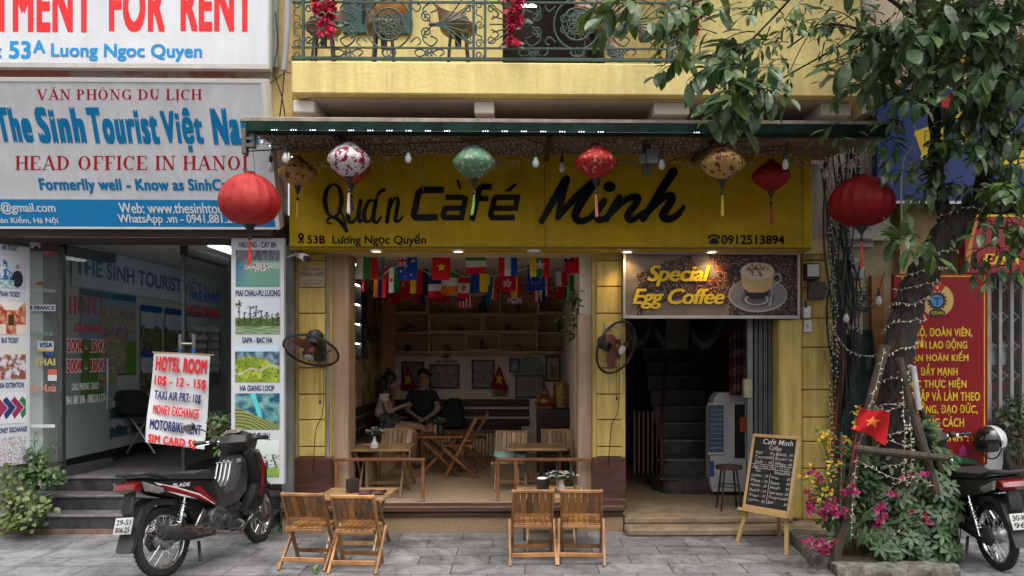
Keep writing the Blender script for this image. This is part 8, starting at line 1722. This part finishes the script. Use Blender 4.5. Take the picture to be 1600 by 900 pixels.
def garland(label, px, y1, wpx, n, seed):
    rb = random.Random(seed); t_ = thing('flower_garland', label, 'flowers', at(px, y1, RY-.08), 'pink garlands on the balcony railing'); m = MB(); lf = MB()
    for q in range(n):
        v = rb.random(); e = at(px+wpx*(.35+.65*(1-v))*rb.uniform(-.5, .5)+(v*14 if px < 600 else 0), -75+(y1+75)*v, RY-.08+rb.uniform(-.08, .05))
        for j in range(8): d = V((rb.uniform(-1, 1), rb.uniform(-1, .3), rb.uniform(-1, .8))).normalized(); m.leaf(e, d, V((rb.uniform(-1, 1), -1, .5)), .045, .04, .1, .4, 1)
        if q % 2 == 0: lf.leaf(e+V((rb.uniform(-.03, .03), .02, 0)), V((rb.uniform(-1, 1), -.3, rb.uniform(-1, .3))), V((0, -1, .3)), .08, .04, .2, .2, 1)
    m.build('blossom', mat('crimson_petal', srgb(205, 30, 75), .6, .25, 9, trans=.15), t_)['kind'] = 'stuff'; lf.build('foliage', mat('sage_leaf', (.15, .2, .11), .6, .2), t_)['kind'] = 'stuff'
garland('crimson flower garland at the left end of the balcony', 497, 55, 56, 75, 1); garland('crimson flower garland hanging before the balcony doorway', 803, 74, 40, 85, 2); garland('thin crimson flower strand at the right part of the balcony', 1087, 56, 12, 26, 3)
# ================================================================ PEOPLE
skin_t = mat('skin', (.40, .23, .15), .55, .1, 6, spec=.35); hair_d = mat('dark_hair', (.02, .014, .011), .55, .4, 30, stretch=(1, 1, .2))
def flesh(name, V_, E_, mt, par, sub=2):
    """one continuous surface grown along a joint skeleton: V_ name -> (point, radius)"""
    ks = list(V_); ix = {k: i for i, k in enumerate(ks)}; me = bpy.data.meshes.new(name); off = par.location
    me.from_pydata([tuple(V_[k][0]) for k in ks], [(ix[a], ix[b]) for a, b in E_], []); o = bpy.data.objects.new(name, me); COL.objects.link(o)
    md = o.modifiers.new('skin', 'SKIN'); md.use_smooth_shade = True
    sv = me.skin_vertices[0].data
    for i, k in enumerate(ks): r = V_[k][1]; sv[i].radius = r if hasattr(r, '__len__') else (r, r); sv[i].use_root = (i == 0)
    s2 = o.modifiers.new('sub', 'SUBSURF'); s2.levels = sub; s2.render_levels = sub
    bpy.context.view_layer.update(); dm = bpy.data.meshes.new_from_object(o.evaluated_get(bpy.context.evaluated_depsgraph_get()))
    bpy.data.objects.remove(o); bpy.data.meshes.remove(me); dm.name = name; dm.materials.clear(); dm.materials.append(mt); dm.polygons.foreach_set('use_smooth', [True]*len(dm.polygons))
    ob = bpy.data.objects.new(name, dm); COL.objects.link(ob); ob.parent = par; ob.matrix_parent_inverse = Matrix.Translation(-off); return ob
def hand(Vd, Ed, key, wrist, d, up, r=.008, curl=.5):
    d = V(d).normalized(); up = V(up).normalized(); sd = d.cross(up).normalized(); up = sd.cross(d); Vd[key+'p'] = (wrist+d*.05, (.034, .018)); Ed.append((key, key+'p'))
    for i, (s_, L) in enumerate(((-.9, .055), (-.3, .066), (.3, .072), (.9, .065))):
        b = wrist+d*.085+sd*(.030*s_); m1 = b+d*(L*.5)-up*(L*.2*curl); e = m1+d*(L*.38)-up*(L*.5*curl); k = key+'f%d' % i; Vd[k+'a'] = (b, r*1.1); Vd[k+'b'] = (m1, r); Vd[k+'c'] = (e, r*.85); Ed += [(key+'p', k+'a'), (k+'a', k+'b'), (k+'b', k+'c')]
    a = wrist+d*.035-sd*.035; Vd[key+'ta'] = (a, r*1.25); Vd[key+'tb'] = (a+d*.035-sd*.018-up*.012, r); Ed += [(key+'p', key+'ta'), (key+'ta', key+'tb')]
def head_on(Vd, Ed, neck, c, fwd, h=.235):
    fwd = V(fwd).normalized(); Vd['jaw'] = (c-V((0, 0, h*.24))+fwd*.018, (.058, .062)); Vd['face'] = (c-V((0, 0, h*.02))+fwd*.006, (.076, .092)); Vd['crown'] = (c+V((0, 0, h*.26))-fwd*.008, (.066, .080)); Ed += [(neck, 'jaw'), ('jaw', 'face'), ('face', 'crown')]
def face(par, c, fwd, glasses=False, eyes_down=0.0):
    fwd = V(fwd).normalized(); sd = fwd.cross(V((0, 0, 1))).normalized()
    fp_ = lambda n_, mt, fn, **k: part(n_, mt, fn, par, **k)
    fp_('nose', skin_t, lambda m: (m.ball(c+fwd*.098-V((0, 0, .022)), .014, 10, (1, 1, 1.1)), m.tube([c+fwd*.088+V((0, 0, .022)), c+fwd*.100-V((0, 0, .016))], [.008, .012], 8)), smooth=True)
    for s_ in (-1, 1):
        fp_('eye', mat('eye_dark', (.03, .02, .015), .2), lambda m: m.ball(c+fwd*.082+sd*(.03*s_)+V((0, 0, .012)), .0095, 8, (1, 1, .6)), smooth=True); fp_('eyebrow', hair_d, lambda m: m.bar(c+fwd*.087+sd*(.016*s_)+V((0, 0, .030)), c+fwd*.078+sd*(.046*s_)+V((0, 0, .031)), .006, .007))
        fp_('ear', skin_t, lambda m: m.ball(c+sd*(.080*s_)-fwd*.008, .026, 10, (.55, .55, 1.15)), smooth=True)
        if glasses: fp_('glasses', black_p, lambda m: (m.tube([c+fwd*.098+sd*(.031*s_+.023*cos(k*pi/8))+V((0, 0, .010+.016*sin(k*pi/8))) for k in range(16)], .0028, 5, True), m.tube([c+fwd*.095+sd*(.054*s_)+V((0, 0, .014)), c+sd*(.084*s_)+V((0, 0, .012))], .0025, 5)))
    fp_('mouth', mat('lip', (.24, .09, .07), .5), lambda m: m.ball(c+fwd*.083-V((0, 0, .056)), .02, 10, (.9, .9, .28)), smooth=True)
# the seated man in the dark t-shirt
mY = 3.40; A = lambda x, y, d=0.0: at(x, y, mY+d)
man = thing('person', 'man in dark t-shirt and glasses seated on the back bench with hands in his lap', 'person', V((A(661, 660).x, 3.6, FL)))
Vd = {'pelvis': (A(661, 657, .2), (.135, .11)), 'spine': (A(661, 640, .2), (.125, .10)), 'chest': (A(660.5, 621, .2), (.14, .105)), 'neck0': (A(660.5, 609, .19), (.075, .07)), 'neck': (A(660.5, 603, .17), .050)}
Ed = [('pelvis', 'spine'), ('spine', 'chest'), ('chest', 'neck0'), ('neck0', 'neck')]
hc_ = A(661, 589.5, .14); head_on(Vd, Ed, 'neck', hc_, (-.12, -1, -.05))
for s_, sx_, ex, ey, wx, wy in (('l', 643.5, 636, 641, 650, 651), ('r', 677.5, 685, 640, 668, 652)):
    Vd[s_+'sh'] = (A(sx_, 615, .2), .062); Vd[s_+'el'] = (A(ex, ey, .08), .044); Vd[s_+'wr'] = (A(wx, wy, -.08), .027); Ed += [('chest', s_+'sh'), (s_+'sh', s_+'el'), (s_+'el', s_+'wr')]
    hand(Vd, Ed, s_+'wr', Vd[s_+'wr'][0], (.6 if s_ == 'l' else -.6, -.5, -.3), (0, -.3, 1))
for s_, hx, kx, fx_ in (('l', 652, 648, 650), ('r', 670, 676, 680)):
    Vd[s_+'hip'] = (A(hx, 661, .12), .085); Vd[s_+'kn'] = (V((A(kx, 0).x, 3.12, FL+.47)), .06); Vd[s_+'an'] = (V((A(fx_, 0).x, 3.14, FL+.08)), .04); Vd[s_+'to'] = (V((A(fx_, 0).x, 2.96, FL+.045)), .04); Ed += [('pelvis', s_+'hip'), (s_+'hip', s_+'kn'), (s_+'kn', s_+'an'), (s_+'an', s_+'to')]
body = flesh('body', Vd, Ed, skin_t, man); face(man, hc_, (-.12, -1, -.05), True)
S_ = {k: (Vd[k][0], tuple(q*1.12+.018 for q in Vd[k][1])) for k in ('pelvis', 'spine', 'chest')}; S_['neck0'] = (Vd['neck0'][0]-V((0, 0, .015)), (.08, .075))
for s_ in 'lr': S_[s_+'sh'] = (Vd[s_+'sh'][0], .078); S_[s_+'sl'] = (Vd[s_+'sh'][0].lerp(Vd[s_+'el'][0], .66), .066)
flesh('t_shirt', S_, [('pelvis', 'spine'), ('spine', 'chest'), ('chest', 'neck0'), ('chest', 'lsh'), ('lsh', 'lsl'), ('chest', 'rsh'), ('rsh', 'rsl')], mat('dark_navy_cotton', (.018, .020, .026), .85, .2, 12), man)
S_ = {'pelvis': (Vd['pelvis'][0]-V((0, 0, .03)), (.15, .125))}
for s_ in 'lr': S_[s_+'hip'] = (Vd[s_+'hip'][0], .102); S_[s_+'th'] = (Vd[s_+'hip'][0].lerp(Vd[s_+'kn'][0], .85), .085)
flesh('shorts', S_, [('pelvis', 'lhip'), ('lhip', 'lth'), ('pelvis', 'rhip'), ('rhip', 'rth')], mat('grey_shorts', (.05, .05, .055), .85, .2, 12), man)
part('hair', hair_d, lambda m: m.ball(hc_+V((0, .030, .052)), .098, 18, (.90, .98, .82)), man, smooth=True)
part('shoe', black_p, lambda m: [m.ball(Vd[s_+'to'][0]+V((0, .06, .0)), .055, 12, (.9, 2.2, .8)) for s_ in 'lr'], man, smooth=True)
# the seated woman in profile with her phone
wY = 2.70; A = lambda x, y, d=0.0: at(x, y, wY+d)
wom = thing('person', 'woman with long dark hair and white t-shirt seated in profile looking at a phone', 'person', V((A(600, 660).x, 2.7, FL)))
Vd = {'pelvis': (A(601, 660), (.115, .13)), 'spine': (A(598, 642), (.085, .115)), 'chest': (A(600, 626), (.095, .125)), 'neck0': (A(603, 613), .055), 'neck': (A(606, 606), .043)}
Ed = [('pelvis', 'spine'), ('spine', 'chest'), ('chest', 'neck0'), ('neck0', 'neck')]
hw_ = A(611, 594.5); fw_ = V((.92, -.22, -.42)); head_on(Vd, Ed, 'neck', hw_, (.95, -.2, -.2), .22)
for s_, d in (('l', .15), ('r', -.15)):
    Vd[s_+'sh'] = (A(600, 621, d), .048); Vd[s_+'el'] = (A(606, 645, d*1.15), .036); Vd[s_+'wr'] = (A(627, 635, d*.35), .022); Ed += [('chest', s_+'sh'), (s_+'sh', s_+'el'), (s_+'el', s_+'wr')]
    hand(Vd, Ed, s_+'wr', Vd[s_+'wr'][0], (.9, -.25*d, .25), (0, -d, 1), .007, .6)
for s_, d, kx, ky, ax_, ay in (('l', .07, 668, 664, 664, 712), ('r', -.09, 655, 672, 650, 718)):
    Vd[s_+'hip'] = (A(606, 663, d), .082); Vd[s_+'kn'] = (A(kx-5, ky+4, d), .052); Vd[s_+'an'] = (A(ax_-4, ay, d), .034); Vd[s_+'to'] = (A(ax_+8, ay+4, d-.02), .032); Ed += [('pelvis', s_+'hip'), (s_+'hip', s_+'kn'), (s_+'kn', s_+'an'), (s_+'an', s_+'to')]
flesh('body', Vd, Ed, skin_t, wom); face(wom, hw_, fw_)
S_ = {'pelvis': (Vd['pelvis'][0]+V((0, 0, .05)), (.115, .135)), 'spine': (Vd['spine'][0], (.098, .128)), 'chest': (Vd['chest'][0], (.108, .138)), 'neck0': (Vd['neck0'][0]-V((0, 0, .03)), .06)}
for s_ in 'lr': S_[s_+'sh'] = (Vd[s_+'sh'][0], .060); S_[s_+'sl'] = (Vd[s_+'sh'][0].lerp(Vd[s_+'el'][0], .45), .052)
flesh('t_shirt', S_, [('pelvis', 'spine'), ('spine', 'chest'), ('chest', 'neck0'), ('chest', 'lsh'), ('lsh', 'lsl'), ('chest', 'rsh'), ('rsh', 'rsl')], mat('white_cotton', (.62, .60, .58), .85, .08, 10), wom)
S_ = {'pelvis': (Vd['pelvis'][0], (.13, .145))}
for s_ in 'lr': S_[s_+'hip'] = (Vd[s_+'hip'][0], .098); S_[s_+'th'] = (Vd[s_+'hip'][0].lerp(Vd[s_+'kn'][0], .42), .088)
flesh('shorts', S_, [('pelvis', 'lhip'), ('lhip', 'lth'), ('pelvis', 'rhip'), ('rhip', 'rth')], mat('patterned_shorts', (.10, .11, .09), .85, .4, 20, col2=(.02, .025, .03), thr=(.45, .55)), wom)
part('hair', hair_d, lambda m: (m.ball(hw_+V((-.022, 0, .022)), .103, 18, (.98, .92, 1.02)), m.ball(hw_+V((-.035, 0, .135)), .036, 12), m.tube(catmull([hw_+V((-.06, 0, .05)), hw_+V((-.10, .0, -.06)), hw_+V((-.13, 0, -.18)), hw_+V((-.12, 0, -.30))], 5), [.075, .085, .075, .03], 12), m.tube(catmull([hw_+V((-.01, -.085, .03)), hw_+V((-.02, -.095, -.08)), hw_+V((.0, -.10, -.19)), hw_+V((.03, -.10, -.30))], 5), [.03, .032, .022, .008], 8)), wom, smooth=True)
part('shoe', mat('grey_trainer', (.25, .25, .26), .8), lambda m: [m.ball(Vd[s_+'to'][0]-V((.03, 0, .005)), .045, 12, (2.2, .9, .85)) for s_ in 'lr'], wom, smooth=True)
ph_ = A(640, 632); m = MB(); m.obox(ph_, V((.9, 0, .4)).normalized(), V((0, 1, 0)), V((-.4, 0, .9)).normalized(), V((.07, .035, .005)), .003); tag(m.build('phone', black_p), 'dark phone held by the seated woman', 'phone')
# a guest on the balcony, mostly above the picture
gY = -.35; A = lambda x, y, d=0.0: at(x, y, gY+d)
gu = thing('person', 'person in blue patterned clothes sitting on the balcony, legs seen through the railing', 'person', V((X(925, gY), gY, tl.z)))
Vd = {'pelvis': (A(922, 22), (.15, .12)), 'spine': (A(922, -12), (.13, .10)), 'chest': (A(921, -50), (.14, .105)), 'neck0': (A(921, -78), .065), 'neck': (A(921, -90), .05)}
Ed = [('pelvis', 'spine'), ('spine', 'chest'), ('chest', 'neck0'), ('neck0', 'neck')]; hg = A(921, -114); head_on(Vd, Ed, 'neck', hg, (.2, -1, 0))
for s_, sx_, ex, wx in (('l', 896, 890, 908), ('r', 946, 952, 936)):
    Vd[s_+'sh'] = (A(sx_, -66), .058); Vd[s_+'el'] = (A(ex, -16, -.05), .042); Vd[s_+'wr'] = (A(wx, 12, -.22), .026); Ed += [('chest', s_+'sh'), (s_+'sh', s_+'el'), (s_+'el', s_+'wr')]; hand(Vd, Ed, s_+'wr', Vd[s_+'wr'][0], (.4 if s_ == 'l' else -.4, -.6, -.2), (0, 0, 1))
for s_, hx, kx, ky, ax_, ay, tx, ty in (('l', 912, 950, 36, 956, 72, 968, 86), ('r', 934, 985, 20, 1006, 54, 1022, 48)):
    Vd[s_+'hip'] = (A(hx, 30, -.06), .085); Vd[s_+'kn'] = (A(kx, ky, -.25), .058); Vd[s_+'an'] = (A(ax_, ay, -.22), .036); Vd[s_+'to'] = (A(tx, ty, -.3), .034); Ed += [('pelvis', s_+'hip'), (s_+'hip', s_+'kn'), (s_+'kn', s_+'an'), (s_+'an', s_+'to')]
flesh('body', Vd, Ed, skin_t, gu); face(gu, hg, (.2, -1, 0))
blueflo = mat('blue_patterned_cloth', (.03, .06, .14), .85, .3, 22, col2=(.28, .32, .40), thr=(.58, .62))
S_ = {k: (Vd[k][0], tuple(q+.015 for q in Vd[k][1])) for k in ('pelvis', 'spine', 'chest')}; S_['neck0'] = (Vd['neck0'][0], .072)
for s_ in 'lr': S_[s_+'sh'] = (Vd[s_+'sh'][0], .072); S_[s_+'sl'] = (Vd[s_+'sh'][0].lerp(Vd[s_+'el'][0], .6), .06)
flesh('shirt', S_, [('pelvis', 'spine'), ('spine', 'chest'), ('chest', 'neck0'), ('chest', 'lsh'), ('lsh', 'lsl'), ('chest', 'rsh'), ('rsh', 'rsl')], blueflo, gu)
S_ = {'pelvis': (Vd['pelvis'][0]-V((0, 0, .03)), (.16, .13))}
for s_ in 'lr': S_[s_+'hip'] = (Vd[s_+'hip'][0], .1); S_[s_+'th'] = (Vd[s_+'hip'][0].lerp(Vd[s_+'kn'][0], .6), .085)
flesh('shorts', S_, [('pelvis', 'lhip'), ('lhip', 'lth'), ('pelvis', 'rhip'), ('rhip', 'rth')], blueflo, gu)
part('hair', hair_d, lambda m: m.ball(hg+V((0, .03, .035)), .1, 16, (.95, .95, .95)), gu, smooth=True)
for s_ in 'lr':
    d = (Vd[s_+'to'][0]-Vd[s_+'an'][0]).normalized(); a_ = Vd[s_+'an'][0]; part('shoe', mat('grey_green_shoe', (.10, .12, .11), .8, .2, 12), lambda m: (m.tube([a_-V((0, 0, .02))-d*.03, a_+d*.03-V((0, 0, .03)), a_+d*.12-V((0, 0, .03)), a_+d*.19-V((0, 0, .025))], [.045, .052, .045, .028], 12)), gu, smooth=True)
# scraps on the pavement
for px, py, lb in ((394, 838, 'white paper scrap on the paving beside the motorbike front wheel'), (492, 893, 'small yellow green leaf scrap on the paving between the two orange chairs')):
    m = MB(); c = gnd(px, py, .006)
    for k in range(3): d = V((R.uniform(-1, 1), R.uniform(-1, 1), .3)); m.leaf(c, d, V((0, 0, 1)), .07, .05, .3, .4, 1)
    tag(m.build('scrap', white_p if px < 400 else leafy), lb, 'litter')
